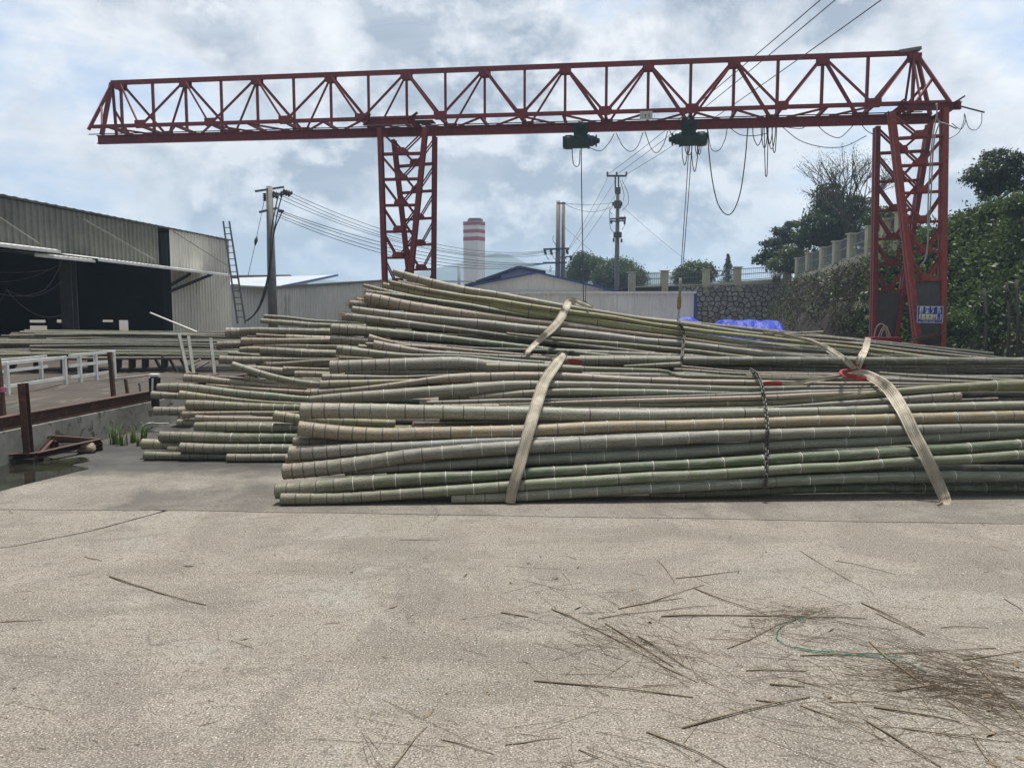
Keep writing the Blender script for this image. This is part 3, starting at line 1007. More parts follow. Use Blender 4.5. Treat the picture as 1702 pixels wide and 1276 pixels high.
# old cables drooping inside the opening
for (xa, ya), (xb, yb), dr, dep in (((-20, 470), (95, 482), .25, 20.5), ((95, 482), (125, 430), .1, 21.2), ((30, 480), (122, 468), .3, 21.2), ((0, 515), (32, 482), .12, 20.6), ((32, 482), (120, 524), .3, 21.4), ((0, 452), (100, 448), .05, 21), ((-10, 466), (118, 440), .2, 21.5)):
    link('cable', tube_mesh('cable', sag(U(xa, ya, dep) + Vector((-.35, 0, 0)), U(xb, yb, dep + 1) + Vector((-.35, 0, 0)), dr, 14), .011, worn('dusty_cable', (0.16, 0.17, 0.2), (0.08, 0.08, 0.1), .7, 4), 5), ws)
bar('leaning_pole', U(250, 520, 24), U(362, 566, 21.5), .05, .05, M_CREAM, thing('scaffold_pipe', 'thin pale pipe leaning across the cladding panel of the shed', 'pipe', tuple(U(362, 566, 21.5))), 'tube')

# the low white clad sheds in the middle distance
s1 = thing('low_shed', 'low pale ribbed shed behind the concrete power pole', 'building', (-9, 38, 0))
pA, pB = U(458, 478, 41.3), U(642, 467.5, 33.4)
corr_sheets(s1, (pA.x, pA.y), (pB.x, pB.y), 0, pA.z, 0, pB.z, M_CREAM2, .22, .03, 1.0)
bar('eave_trim', pA + Vector((-.1, -.06, .03)), pB + Vector((0, -.06, .03)), .12, .08, M_ROOFG, s1)
slab('roof', [pA + Vector((-.1, -.1, .05)), pB + Vector((0, -.1, .05)), pB + Vector((3.5, 7, .30)), pA + Vector((5, 8, .62))], .06, M_ROOFW, s1)
for dx in (.0, .22, .5):
    bar('drain_pipe', (pA.x + .5 + dx, pA.y - .7 - dx, 0), (pA.x + .5 + dx, pA.y - .7 - dx, 2.4), .08, .08, M_WHITE, s1, 'tube')
s2 = thing('white_roof_shed', 'pale ribbed shed with a sloping white sheet roof beside the shed ladder', 'building', (-15, 46, 0))
qA, qB = U(380, 474, 46), U(459, 474.5, 45)
corr_sheets(s2, (qA.x, qA.y), (qB.x, qB.y), 0, qA.z, 0, qB.z, M_CREAM2, .22, .03, 1.0)
slab('roof', [U(380, 473, 45.8), U(462, 477, 43.5), U(478, 475, 44.6), U(562, 456.5, 55), U(380, 462, 56)], .1, M_ROOFW, s2)
bar('roof_edge', U(470, 475.5, 44), U(561, 457, 54.8), .12, .10, M_BLUE, s2)
s3 = thing('grey_roof_house', 'distant building with a flat dark grey roof behind the white roof shed', 'building', (-24, 68, 0))
link('wall', box_mesh('wall', (-26, 66, 0), (-18.9, 72, 4.4), worn('brown_wall', (0.30, 0.27, 0.24), (0.2, 0.18, 0.16), .8, 1)), s3)
slab('roof', [U(385, 457.5, 65.5), U(482, 456.5, 65.5), U(497, 465, 65.4), U(492, 466.5, 65.6), U(470, 461, 70), U(385, 460, 72)], .12, M_ROOFG, s3)

lw = thing('long_wall', 'long ribbed site cabin wall below the blue gable with blue corner post', 'building', (6, 45.5, 0))
c0, c1 = (-3.2, 46.4), (10.55, 45.0)
corr_sheets(lw, c0, c1, 0, 2.62, 0, 2.62, M_CREAM2, .2, .03, 1.0)
corr_sheets(lw, c1, (11.3, 51), 0, 2.62, 0, 2.62, M_CREAM2, .2, .03, 1.0)
bar('corner_post', (10.6, 44.95, 0), (10.6, 44.95, 2.66), .16, .16, M_BLUE, lw)
bar('eave_trim', (c0[0], c0[1] - .08, 2.68), (c1[0] + .1, c1[1] - .08, 2.68), .14, .13, M_WHITE, lw)
slab('roof', [(c0[0], c0[1] - .1, 2.74), (c1[0] + .15, c1[1] - .1, 2.74), (11.4, 51.2, 2.9), (-2.5, 52.4, 2.9)], .05, M_ROOFG, lw)
bar('post', U(1022, 490, 45.4), U(1022, 545, 45.4), .14, .1, M_WHITE, lw)

gb = thing('blue_gable_shed', 'pale gabled shed with blue roof trim and raised dark blue roof', 'building', (2, 52, 0))
gl, gr_, gt = U(762, 479, 52), U(1032, 486, 52), U(893, 453, 52)
link('gable_wall', me('gable_wall', [(gl.x, 52, 0), (gr_.x, 52, 0), tuple(gr_), tuple(gt), tuple(gl)], [(0, 1, 2, 3, 4)], [M_CREAM]), gb)
for a, b in ((gl, gt), (gt, gr_)):
    slab('roof', [a + Vector((0, -.25, .06)), b + Vector((0, -.25, .06)), b + Vector((0, 14, .06)), a + Vector((0, 14, .06))], .12, M_BLUE, gb)
bar('sill_trim', U(800, 482, 51.9), U(1028, 485.5, 51.9), .08, .12, M_WHITE, gb)
mA, mT, mB = U(772, 473, 56), U(862, 441.5, 56), U(907, 450, 56)
for a, b in ((mA, mT), (mT, mB)):
    slab('raised_roof', [a, b, b + Vector((0, 10, 0)), a + Vector((0, 10, 0))], .22, M_NAVY, gb)
link('clerestory_wall', me('clerestory_wall', [tuple(U(833, 462, 56.6)), tuple(U(892, 462, 56.6)), tuple(U(892, 449.5, 56.6)), tuple(U(862, 445, 56.6)), tuple(U(833, 453, 56.6))], [(0, 1, 2, 3, 4)], [M_CREAM]), gb)
link('roof_vent', box_mesh('roof_vent', tuple(U(978, 476, 55)), tuple(U(983, 468, 55.4)), M_WHITE), gb)
vp = U(763, 480, 62)
solo('vent_pipe', tube_mesh('vent_pipe', [(vp.x, vp.y, 0), (vp.x, vp.y, U(763, 438, 62).z)], .13, worn('steel_grey', (.25, .27, .3), (.15, .16, .18), .5, 2), 8), 'slim grey vent pipe standing between the red tower and the crane leg', 'pipe')

# white tower with red bands
tw = thing('banded_tower', 'tall white square tower with three red bands near its top', 'tower', tuple(U(788, 530, 150)))
TA, TB, TC = U(770, 366, 150), U(794, 366, 148.7), U(806, 366, 150.6)
TD = TA + (TC - TB)
ztop = TA.z


def ring4(name, z0, z1, gro, m):
    cx = (TA + TC) / 2
    P4 = [(p - cx) * gro + cx for p in (TA, TB, TC, TD)]
    v = [(p.x, p.y, z0) for p in P4] + [(p.x, p.y, z1) for p in P4]
    return link(name, me(name, v, [(0, 1, 5, 4), (1, 2, 6, 5), (2, 3, 7, 6), (3, 0, 4, 7), (4, 5, 6, 7), (3, 2, 1, 0)], [m]), tw)


def zt(y):
    return U(782, y, 149.6).z


ring4('tower_shaft', 0, zt(367.5), 1.0, M_TOWER)
for y0, y1 in ((374.5, 368.8), (387.2, 381.4), (400.0, 393.5)):
    ring4('red_band', zt(y0), zt(y1), 1.015, M_TRED)
link('roof_frame', box_mesh('roof_frame', (TA.x + .9, 149, zt(367.5)), (TC.x - .4, 151, zt(364.5)), M_ROOFG), tw)
link('roof_plate', box_mesh('roof_plate', (TA.x + 1.2, 148.6, zt(364.5)), (TC.x - .7, 151.4, zt(363.4)), M_ROOFG), tw)

# blue hills far off
def ridge(name, Y, pts, depth, seed, m):
    V, F = [], []
    n = 160
    xs = [p[0] for p in pts]
    for i in range(n + 1):
        x = xs[0] + (xs[-1] - xs[0]) * i / n
        y = float(np.interp(x, xs, [p[1] for p in pts])) + 2.2 * noise.noise(Vector((x * .03, seed, 0))) + 1.0 * noise.noise(Vector((x * .11, seed, 4)))
        top = U(x, y, Y)
        for j, (t, e) in enumerate(((0, -1), (.45, -.55), (.8, -.22), (1, 0), (.5, .6), (0, 1))):
            wob = noise.noise(Vector((x * .05, j, seed))) * depth * .12 * (0 < j < 5 and j != 3)
            V.append((top.x * (1 + e * depth / Y * .3), Y + e * depth + wob, top.z * t - (t == 0) * 2))
    for i in range(n):
        for j in range(5):
            a = i * 6 + j
            F.append((a, a + 6, a + 7, a + 1))
    kind(link(name, me(name, V, F, [m], True)), 'structure')


M_FAR = worn('forest_hill', (0.035, 0.055, 0.035), (0.02, 0.035, 0.025), 0.95, 0.01)
ridge('far_hill', 950, [(-900, 478), (300, 474), (470, 471), (520, 462), (545, 466), (620, 470), (690, 452), (750, 441), (792, 430), (822, 419), (846, 423), (880, 440), (930, 452), (1000, 458), (1060, 462), (1400, 470), (2600, 474)], 210, 1, M_FAR)
ridge('near_hill', 700, [(-900, 490), (500, 482), (640, 478), (760, 474), (880, 470), (960, 462), (1040, 456), (1075, 450), (1100, 453), (1130, 462), (1200, 474), (1500, 478), (2600, 482)], 150, 5, M_FAR)

# ------------------------------------------------------------------ trees
tree('round_tree', 'rounded dense green tree just behind the blue roof, next to the wires', [(970, 445, 24, 24), (955, 455, 18, 16), (988, 448, 20, 20), (968, 432, 15, 12)], 80, (970, 500), 15000, .22, L_TREE, .2, group=None)
tree('round_tree', 'broader rounded green tree behind the pole with the transformer fittings', [(1030, 458, 38, 24), (1008, 462, 24, 20), (1052, 465, 24, 18), (1025, 444, 26, 14)], 78, (1030, 505), 20000, .22, L_TREE, .22)
tree('leafy_tree', 'loose green tree standing behind the railing of the stone wall', [(1155, 456, 33, 18), (1135, 462, 18, 14), (1172, 452, 18, 14)], 64, (1155, 488), 8000, .22, L_TREE, .14, spread=.2)
# fir with tiers
ft = U(1210, 482, 75)
fr = thing('fir_tree', 'small dark pointed fir above the stone wall railing', 'tree', tuple(ft))
link('trunk', tube_mesh('trunk', [ft, U(1210, 421, 75)], [.12, .03], M_BARK, 6), fr)
Cf = []
for y in np.linspace(424, 476, 22):
    rad = (y - 418) / 58 * 16 * 75 / 1285
    c = U(1210, y, 75)
    for a in RNG.uniform(0, 6.28, 10):
        for q in np.linspace(.15, 1, 7):
            Cf.append((c.x + math.cos(a) * rad * q, c.y + math.sin(a) * rad * q, c.z - .12 * q * rad + RNG.normal() * .04))
link('crown', leaf_mesh('crown', Cf, .26, L_DARK, .3), fr)
tree('dark_tree', 'big dark evergreen tree behind the sloping fence beside the crane leg', [(1392, 352, 44, 30), (1378, 322, 26, 16), (1412, 375, 32, 26), (1362, 378, 36, 26), (1395, 395, 40, 22), (1340, 395, 22, 18), (1428, 345, 20, 18), (1420, 412, 36, 20), (1372, 428, 34, 14), (1340, 440, 26, 12)], 52, (1390, 425), 20000, .24, L_DARK, .28, per=16, spread=.15, ntip=40)
tree('dark_tree', 'layered dark tree with open tiers left of the big evergreen', [(1300, 385, 16, 8), (1314, 398, 22, 7), (1285, 405, 20, 7), (1318, 372, 12, 6), (1290, 425, 26, 12), (1268, 432, 16, 8)], 56, (1305, 458), 5000, .22, L_DARK, .16, spread=.2)
tree('shrubby_tree', 'yellow green shrubby tree at the foot of the sloping fence', [(1318, 425, 22, 16), (1300, 440, 26, 12), (1340, 432, 16, 12)], 54, (1318, 455), 4500, .22, L_PALE, .1, spread=.2)
tree('shrubby_tree', 'green tree seen through the lattice of the crane leg near the fence', [(1470, 365, 36, 18), (1500, 372, 26, 14), (1530, 392, 26, 12)], 44, (1480, 420), 4200, .2, L_TREE, .12, spread=.2)
# bare, airy tree
bt = U(1408, 415, 46)
bare = thing('bare_tree', 'tall thin half bare tree rising above the dark evergreen', 'tree', tuple(bt))
V, F = [], []
tips = []


def grow(p, d, L, r, lev):
    q = p + d * L
    t = tube_mesh('t', [p, p.lerp(q, .5) + Vector((random.uniform(-1, 1), random.uniform(-1, 1), random.uniform(-.3, .6))) * L * .05, q], [r, r * .8, r * .6], M_BARK, 4, False)
    o = len(V)
    V.extend([tuple(x.co) for x in t.vertices])
    F.extend([tuple(o + i for i in pl.vertices) for pl in t.polygons])
    bpy.data.meshes.remove(t)
    if lev == 0:
        tips.append(q)
        return
    for _ in range(3 if lev > 1 else 4):
        dd = (d + Vector((random.gauss(0, .40), random.gauss(0, .40), random.gauss(.12, .2)))).normalized()
        grow(p.lerp(q, random.uniform(.55, 1)), dd, L * random.uniform(.55, .85), r * .62, lev - 1)


random.seed(21)
for lean in (-.2, -.07, .07, .2):
    grow(bt, Vector((lean, random.uniform(-.2, .2), 1)).normalized(), 2.3, .085, 4)
link('trunk', me('trunk', V, F, [M_BARK], True), bare)
tp = np.array([tuple(t) for t in tips])
tp = tp[RNG.random(len(tp)) < .75]
link('crown', leaf_mesh('crown', np.repeat(tp, 9, 0) + RNG.normal(size=(len(tp) * 9, 3)) * .16, .09, L_PALE, .4), bare)
# tree on the crest at the edge
tree('crest_tree', 'dark spreading tree standing on the crest of the overgrown bank', [(1658, 262, 26, 13), (1640, 285, 30, 14), (1622, 300, 24, 11), (1680, 285, 26, 16), (1660, 305, 30, 14), (1690, 262, 14, 10), (1640, 320, 16, 12), (1692, 308, 18, 12)], 30, (1660, 352), 8000, .13, L_DARK, .1, per=14, spread=.2, ntip=50)

# growth on the bank
Pg, Pd = [], []
for _ in range(5600):
    s = random.uniform(0.0, 12)
    t = random.random() ** .9
    p = hill_pt(s, t)
    gap = noise.noise(p * .55)
    dry = (s > 5.0) - (s < 4.3)
    if 4.3 <= s <= 5.0:
        dry = random.choice((-1, 1))
    hgt = max(0.05, (.20 + .34 * max(0, gap + .25)) * (1 if dry < 0 else .4))
    if dry > 0 and (t > .93 or noise.noise(p * .45 + Vector((3, 1, 7))) > .12):
        continue
    if dry > 0 and random.random() < .55:
        continue
    n = 26 if dry < 0 else 12
    c = np.array(p)[None] + RNG.normal(size=(n, 3)) * np.array([.30, .30, .20]) * (1 + gap * .5) + np.array([-.1, -.05, hgt])
    (Pd if (dry > 0 and random.random() < .9) else Pg).append(c)
kind(link('hillside_shrubs', leaf_mesh('hillside_shrubs', np.concatenate(Pg), .17, L_HILL, .5)), 'stuff')
kind(link('dry_undergrowth', leaf_mesh('dry_undergrowth', np.concatenate(Pd), .24, L_BRUSH, .16, droop=.2)), 'stuff')
# taller bushes that break the crest line, each a thing
bush_lab = ['leafy bush on the crest just beside the crane leg', 'second bush along the crest, taller and paler, right of the crane', 'bushy clump on the crest below the spreading tree',
            'big leafy bush at the edge of the bank under the crest tree', 'low bush halfway up the bank behind the blue sign', 'bright green bush at the foot of the bank beside the warning sign',
            'dark bush low on the bank where thin trunks show']
for (x, y, rx, ry, Y, lm), lb in zip([(1592, 372, 22, 14, 31, L_HILL), (1622, 362, 20, 16, 30, L_PALE), (1655, 350, 26, 16, 28.5, L_HILL), (1695, 340, 24, 20, 26, L_HILL), (1598, 440, 20, 18, 28, L_HILL), (1592, 540, 22, 24, 25, L_HILL), (1655, 500, 30, 26, 25, L_TREE)], bush_lab):
    tree('bush', lb, [(x, y, rx, ry), (x - rx * .5, y + ry * .4, rx * .6, ry * .6), (x + rx * .5, y + ry * .3, rx * .6, ry * .6)], Y, (x, y + ry * 1.5), 2600, .12, lm, .04, spread=.22, cat='bush', ntip=14)
# slim trunks on the bank; its shade is put into their bark colour
for x, y0, y1, lb in ((1637, 480, 592, 'slim dark trunk growing up the bank nearest the sign'), (1675, 470, 598, 'slim dark trunk second along the bank'), (1690, 465, 600, 'slim dark trunk at the far edge of the bank')):
    solo('sapling', tube_mesh('sapling', smooth_path([U(x, y1, 22.6), U(x + 2, (y0 + y1) / 2, 22.9), U(x - 1, y0, 23.4)], 4), [.045] * 9, worn('dark_bark', (.026, .022, .018), (.014, .012, .01), .95, 6), 6), lb, 'tree trunk')


def reed_tuft(c, n, L, m, spread=.5, droop=.6, w=.022):
    """arching blades"""
    V, F = [], []
    for _ in range(n):
        a = random.uniform(0, 6.283)
        l = L * random.uniform(.55, 1.1)
        out_ = random.uniform(.1, spread)
        p = Vector(c) + Vector((random.gauss(0, .06), random.gauss(0, .06), 0)) * L
        d = Vector((math.cos(a), math.sin(a), 0))
        s = Vector((-d.y, d.x, 0))
        o = len(V)
        for i in range(5):
            t = i / 4
            q = p + d * (out_ * l * t * (0.4 + t)) + Vector((0, 0, l * (t - droop * t * t * t)))
            ww = w * (1 - t * .92)
            V.extend((tuple(q - s * ww), tuple(q + s * ww)))
        for i in range(4):
            F.append((o + 2 * i, o + 2 * i + 1, o + 2 * i + 3, o + 2 * i + 2))
    return me('reed', V, F, [m])


for (x, y, Y, L, n), lb in zip([(1432, 530, 30.6, 1.5, 160), (1452, 545, 29.4, 1.1, 100), (1290, 470, 53.2, 1.6, 120)],
                               ['drooping clump of reed grass on the dry bank beside the crane leg', 'smaller reed clump at the foot of the far crane leg', 'yellowish reed clump where the stone wall meets the bank']):
    m_ = reed_tuft(U(x, y, Y), n, L, L_REED, .55, .7)
    solo('reed_clump', m_, lb, 'reeds')
# ------------------------------------------------------------------ gantry crane
GA, GB = U(308, 133.5, 30.3425), U(1520, 88, 26.5)      # top chord at panel 0 and panel 9
GD = (GB - GA) / 9
GX = Vector((GD.x, GD.y, 0)).normalized()               # along the girder
GN = Vector((GX.y, -GX.x, 0))                           # towards the yard's near side


def gp(i, off=0.0, dz=0.0):
    return GA + GD * i + GN * off + Vector((0, 0, dz))


HC = -1.83       # lower side chords below the top chord
HB = -2.13       # rail beam axis below the top chord
WD = 0.82        # half width between the side chords
cr = thing('gantry_crane', 'large red lattice gantry crane spanning the yard over the bamboo', 'crane', (0, 28.5, 0))
bar('top_chord', gp(-1.06), gp(9.02), .15, .15, M_RED, cr)
for sgn in (1, -1):
    bar('side_chord', gp(-1.17, sgn * WD, HC), gp(9.28, sgn * WD, HC), .12, .12, M_RED, cr, 'angle')
bar('rail_beam', gp(-1.3, 0, HB), gp(9.2, 0, HB), .17, .32, M_RED, cr, 'ibeam')
bar('conductor_rail', gp(-1.4, .12, HB + .19), gp(9.1, .12, HB + .19), .03, .03, M_WIRE, cr)


def plate(name, c, w, h, t, root, m=None, cut=.28):
    """gusset plate standing in the girder's plane, corners cut"""
    x, z_ = GX, Vector((0, 0, 1))
    pts = [(-w, h), (w, h), (w, -h + 2 * h * cut), (w * (1 - cut), -h), (-w * (1 - cut), -h), (-w, -h + 2 * h * cut)]
    v = [c + x * a + z_ * b + GN * t for a, b in pts] + [c + x * a + z_ * b - GN * t for a, b in pts]
    n = len(pts)
    f = [tuple(range(n - 1, -1, -1)), tuple(range(n, 2 * n))] + [(i, (i + 1) % n, n + (i + 1) % n, n + i) for i in range(n)]
    return link(name, me(name, v, f, [m or M_RED]), root)


tops = [-1.0 + .03] + list(range(0, 9)) + [8.98]
for i in range(-1, 10):
    ti = i if i > -1 else -.93
    plate('gusset_plate', gp(ti, .10, -.16), .20, .13, .015, cr)
    plate('gusset_plate', gp(ti, -.10, -.16), .20, .13, .015, cr)
    bar('post', gp(ti, 0, -.08), gp(ti, 0, HC + .02), .09, .09, M_RED, cr)
    bar('cross_member', gp(ti, WD, HC - .02), gp(ti, -WD, HC - .02), .09, .10, M_RED, cr)
    if i < 9:
        bi = i + .5 if i > -1 else -.47
        bar('post', gp(bi, 0, -.08), gp(bi, 0, HC + .02), .09, .09, M_RED, cr)
        bar('cross_member', gp(bi, WD, HC - .02), gp(bi, -WD, HC - .02), .09, .10, M_RED, cr)
        bar('hanger', gp(bi, 0, HC), gp(bi, 0, HB + .1), .12, .16, M_RED, cr)
        for sg in (1, -1):
            plate('gusset_plate', gp(bi, sg * WD + .07 * sg, HC + .03), .22, .15, .012, cr)
            bar('diagonal', gp(ti + .03, sg * .08, -.12), gp(bi - .03, sg * WD, HC + .08), .09, .09, M_RED, cr, 'angle')
            if i < 8:
                bar('diagonal', gp(i + 1 - .03, sg * .08, -.12), gp(bi + .03, sg * WD, HC + .08), .09, .09, M_RED, cr, 'angle')
            else:
                bar('diagonal', gp(8.95, sg * .08, -.12), gp(bi + .03, sg * WD, HC + .08), .09, .09, M_RED, cr, 'angle')
        # lower plane bracing
        sg = 1 if i % 2 else -1
        bar('lower_brace', gp(ti, sg * WD, HC - .05), gp(bi, -sg * WD, HC - .05), .06, .06, M_RED, cr, 'angle')
        if i < 8:
            bar('lower_brace', gp(bi, -sg * WD, HC - .06), gp(i + 1, sg * WD, HC - .06), .06, .06, M_RED, cr, 'angle')
for sg in (1, -1):        # raked end frames
    bar('end_strut', gp(-1.05, 0, -.02), gp(-1.22, sg * WD, HC - .1), .11, .11, M_RED, cr)
    bar('end_brace', gp(-1.13, sg * WD * .45, -.9), gp(-1.03, sg * WD, HC + .06), .07, .07, M_RED, cr)
    bar('end_strut', gp(9.02, 0, -.02), gp(9.3, sg * WD, HC + .0), .11, .11, M_RED, cr)
    bar('end_brace', gp(9.16, sg * WD * .5, -.95), gp(8.95, sg * WD, HC + .06), .07, .07, M_RED, cr)
    bar('diagonal', gp(8.98, sg * .08, -.12), gp(9.0, sg * WD, HC + .08), .08, .08, M_RED, cr, 'angle')
bar('end_strut', gp(-1.06, 0, 0), gp(-1.24, 0, HC - .12), .13, .13, M_RED, cr)
# loose grey wrap on the peak
bar('peak_rag', gp(8.82, 0, .03), gp(9.06, 0, .12), .26, .10, M_ROOFG, cr)
# catwalk plank lying inside the lower plane
bar('deck_plate', gp(2.55, .55, HC - .10), gp(3.4, .55, HC - .10), .5, .03, M_RUST, cr)


def leg(root, TL, TR, BL, BR, bars, mt, plate_from=None, thick=.24, chord=.155, mlow=None):
    """one lattice leg: two faces joined into a tapering box; bars = fractions down the leg"""
    lg = bpy.data.objects.new('leg', None)
    COL.objects.link(lg)
    lg.parent = root
    lg.matrix_parent_inverse = WM[root.name].inverted()
    WM[lg.name] = Matrix()
    fr_ = [0.0] + bars
    for side, dep in ((0, 0.0), (1, thick)):
        o = -GN * dep

        def L(t):
            return TL.lerp(BL, t) + o

        def R_(t):
            return TR.lerp(BR, t) + o
        bar('chord', L(0), L(1), chord, chord, mt, lg, 'angle', up=tuple(GX))
        bar('chord', R_(0), R_(1), chord, chord, mt, lg, 'angle', up=tuple(-GX), roll=math.pi)
        for q in range(1, len(fr_)):
            a, b = fr_[q - 1], fr_[q]
            if b > 1:
                continue
            if plate_from is not None and a >= plate_from - 1e-6:
                continue
            l, r_ = L(b), R_(b)
            mid = (l + r_) / 2
            bar('crossbar', l, r_, .055, .065, mt, lg)
            wp_ = min(.19, (r_ - l).length * .22)
            x = (r_ - l).normalized()
            zz = (L(a) - L(b)).normalized()
            p = [mid - x * wp_, mid + x * wp_, mid + x * wp_ + zz * .10, mid + x * wp_ * .6 + zz * .20, mid - x * wp_ * .6 + zz * .20, mid - x * wp_ + zz * .10]
            off = GN * (.06 if side == 0 else -.06)
            vv = [k_ + off for k_ in p] + [k_ + off * .7 for k_ in p]
            n = 6
            link('gusset_plate', me('gusset_plate', vv, [tuple(range(n)), tuple(range(2 * n - 1, n - 1, -1))] + [(i, n + i, n + (i + 1) % n, (i + 1) % n) for i in range(n)], [mt]), lg)
            bar('diagonal', L(a) - zz * .05, mid - x * wp_ * .5 + zz * .12, .055, .055, mt, lg, 'angle')
            bar('diagonal', R_(a) - zz * .05, mid + x * wp_ * .5 + zz * .12, .055, .055, mt, lg, 'angle')
    for q in fr_:
        if q <= 1:
            for P_, Q_ in ((TL, BL), (TR, BR)):
                a = P_.lerp(Q_, q)
                bar('tie', a, a - GN * thick, .04, .04, mt, lg)
    if plate_from is not None:
        a = [TL.lerp(BL, plate_from), TR.lerp(BR, plate_from), TR.lerp(BR, .995), TL.lerp(BL, .995)]
        q = [p - GN * .03 for p in a] + [p - GN * (thick - .03) for p in a]
        link('web_plate', me('web_plate', q, [(3, 2, 1, 0), (4, 5, 6, 7), (0, 1, 5, 4), (1, 2, 6, 5), (2, 3, 7, 6), (3, 0, 4, 7)], [worn('grey_web_plate', (0.085, 0.09, 0.085), (0.045, 0.046, 0.045), 0.7, 3, spots=(0.12, 0.06, 0.04))]), lg)
    return lg


YL, YR = 29.12, 26.5
lf = (U(631, 214, YL - .95), U(707, 212, YL - 1.15), U(643, 592, YL - 1.9), U(668, 592, YL - 1.95))
lb_ = (U(654, 232, YL + .75), U(722, 226, YL + .6), U(692, 572, YL + 2.0), U(719.5, 572, YL + 1.9))


def bar_fracs(P, ys, y0, y1):
    return [(y - y0) / (y1 - y0) for y in ys]


leg(cr, *lf, bar_fracs(lf, [255, 297.5, 341, 385, 428.5, 472, 515, 558], 213, 592), M_RED)
leg(cr, *lb_, bar_fracs(lb_, [271, 314, 358, 401, 442.5, 484, 527], 229, 572), M_RED)
rf = (U(1483, 186, YR - .85), U(1572, 180, YR - 1.0), U(1530, 592, YR - 1.9), U(1566.5, 592, YR - 1.95))
rb = (U(1459, 210, YR + .75), U(1547, 205, YR + .6), U(1452, 578, YR + 1.5), U(1486, 578, YR + 1.45))
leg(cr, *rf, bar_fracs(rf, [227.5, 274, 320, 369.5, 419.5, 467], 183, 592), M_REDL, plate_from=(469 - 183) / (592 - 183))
leg(cr, *rb, bar_fracs(rb, [249.5, 296, 344, 391, 435, 479], 207, 578), M_RED, plate_from=(482 - 207) / (578 - 207))
for c_, o_ in ((2.86, 1), (9.08, 1)):       # caps over the legs and the bolts brackets
    i0, i1 = c_ - .33, c_ + .33
    for sg in (1, -1):
        bar('cap_beam', gp(i0, sg * (WD + .06), HC - .13), gp(i1, sg * (WD + .06), HC - .13), .16, .22, M_RED, cr, 'ibeam')
        for q in (i0 + .03, i1 - .03):
            bar('bracket', gp(q - .05, sg * (WD + .05), HC - .05), gp(q + .06, sg * (WD + .05), HC + .16), .12, .05, M_RUST, cr)
    for q in (i0 + .06, i1 - .06):
        bar('saddle_beam', gp(q, WD + .3, HC - .10), gp(q, -WD - .3, HC - .10), .14, .16, M_RED, cr, 'ibeam')
# wheeled sill beams on the ground
for a, b, c2, d2 in ((lf[2], lf[3], lb_[2], lb_[3]), (rf[2], rf[3], rb[2], rb[3])):
    m0, m1 = (a + b) / 2, (c2 + d2) / 2
    m0.z = m1.z = .36
    bar('sill_beam', m0 + (m0 - m1) * .08, m1 + (m1 - m0) * .08, .3, .3, M_RUST, cr, 'ibeam')
    for m_ in (m0, m1):
        w_ = lathe('wheel', [(.10, -.09), (.22, -.09), (.22, -.07), (.17, -.06), (.17, .06), (.22, .07), (.22, .09), (.10, .09)], M_RUST, 18, 'x')
        o = link('wheel', w_, cr)
        o.matrix_parent_inverse = Matrix()
        o.matrix_local = WM[cr.name].inverted() @ Matrix.Translation((m_.x, m_.y, .2))
# hanging white sack-like cover of slings low on the far leg, and the bracket plates at the near foot
for dx in (-.12, .0, .14):
    p = U(1540, 565, YR - 2.0) + Vector((dx, 0, 0))
    bar('foot_flange', p + Vector((-.35, 0, 0)), p + Vector((.35, 0, .22)), .3, .03, M_RUST, cr)

# trailing cable boom and festoon at the end of the girder
boom = gp(9.28, WD, HC - .02)
bar('cable_boom', boom, U(1636, 187, YR - .7), .05, .05, M_WIRE, cr, 'tube')
for pts in ([(1582, 205), (1597, 215), (1605, 200), (1603, 189)], [(1603, 189), (1610, 212), (1622, 216), (1631, 205), (1632, 188)], [(1575, 232), (1592, 222), (1601, 205), (1603, 190)]):
    link('festoon_cable', tube_mesh('festoon_cable', smooth_path([U(x, y, YR - .75) for x, y in pts], 6), .012, M_ROPE, 5), cr)
for pts in ([(1556, 172), (1557, 190), (1549, 240), (1543, 330), (1541, 420), (1530, 442)], [(1561, 205), (1552, 240), (1547, 330), (1540, 420), (1529, 445)], [(1557, 172), (1559, 200), (1572, 206), (1590, 214)]):
    link('feed_cable', tube_mesh('feed_cable', smooth_path([U(x, y, YR - 1.75) for x, y in pts], 5), .022, worn('pale_cable', (0.38, 0.38, 0.38), (0.2, 0.2, 0.2), .6, 4), 5), cr)
# loops of control cable hung beneath the rail beam
def gpx(x):
    """panel number at a pixel column on the girder"""
    lo, hi = -1.3, 9.3
    for _ in range(40):
        m_ = (lo + hi) / 2
        q = gp(m_) - EYE
        c, s = math.cos(PITCH), math.sin(PITCH)
        if 851 + 1285 * q.x / (q.y * c - q.z * s) < x:
            lo = m_
        else:
            hi = m_
    return lo


def hangloop(name, pts, rad=.014, m=None):
    q = [U(x, y, gp(gpx(x)).y - .05) for x, y in pts]
    return link(name, tube_mesh(name, smooth_path(q, 6), rad, m or M_WIRE, 5), cr)


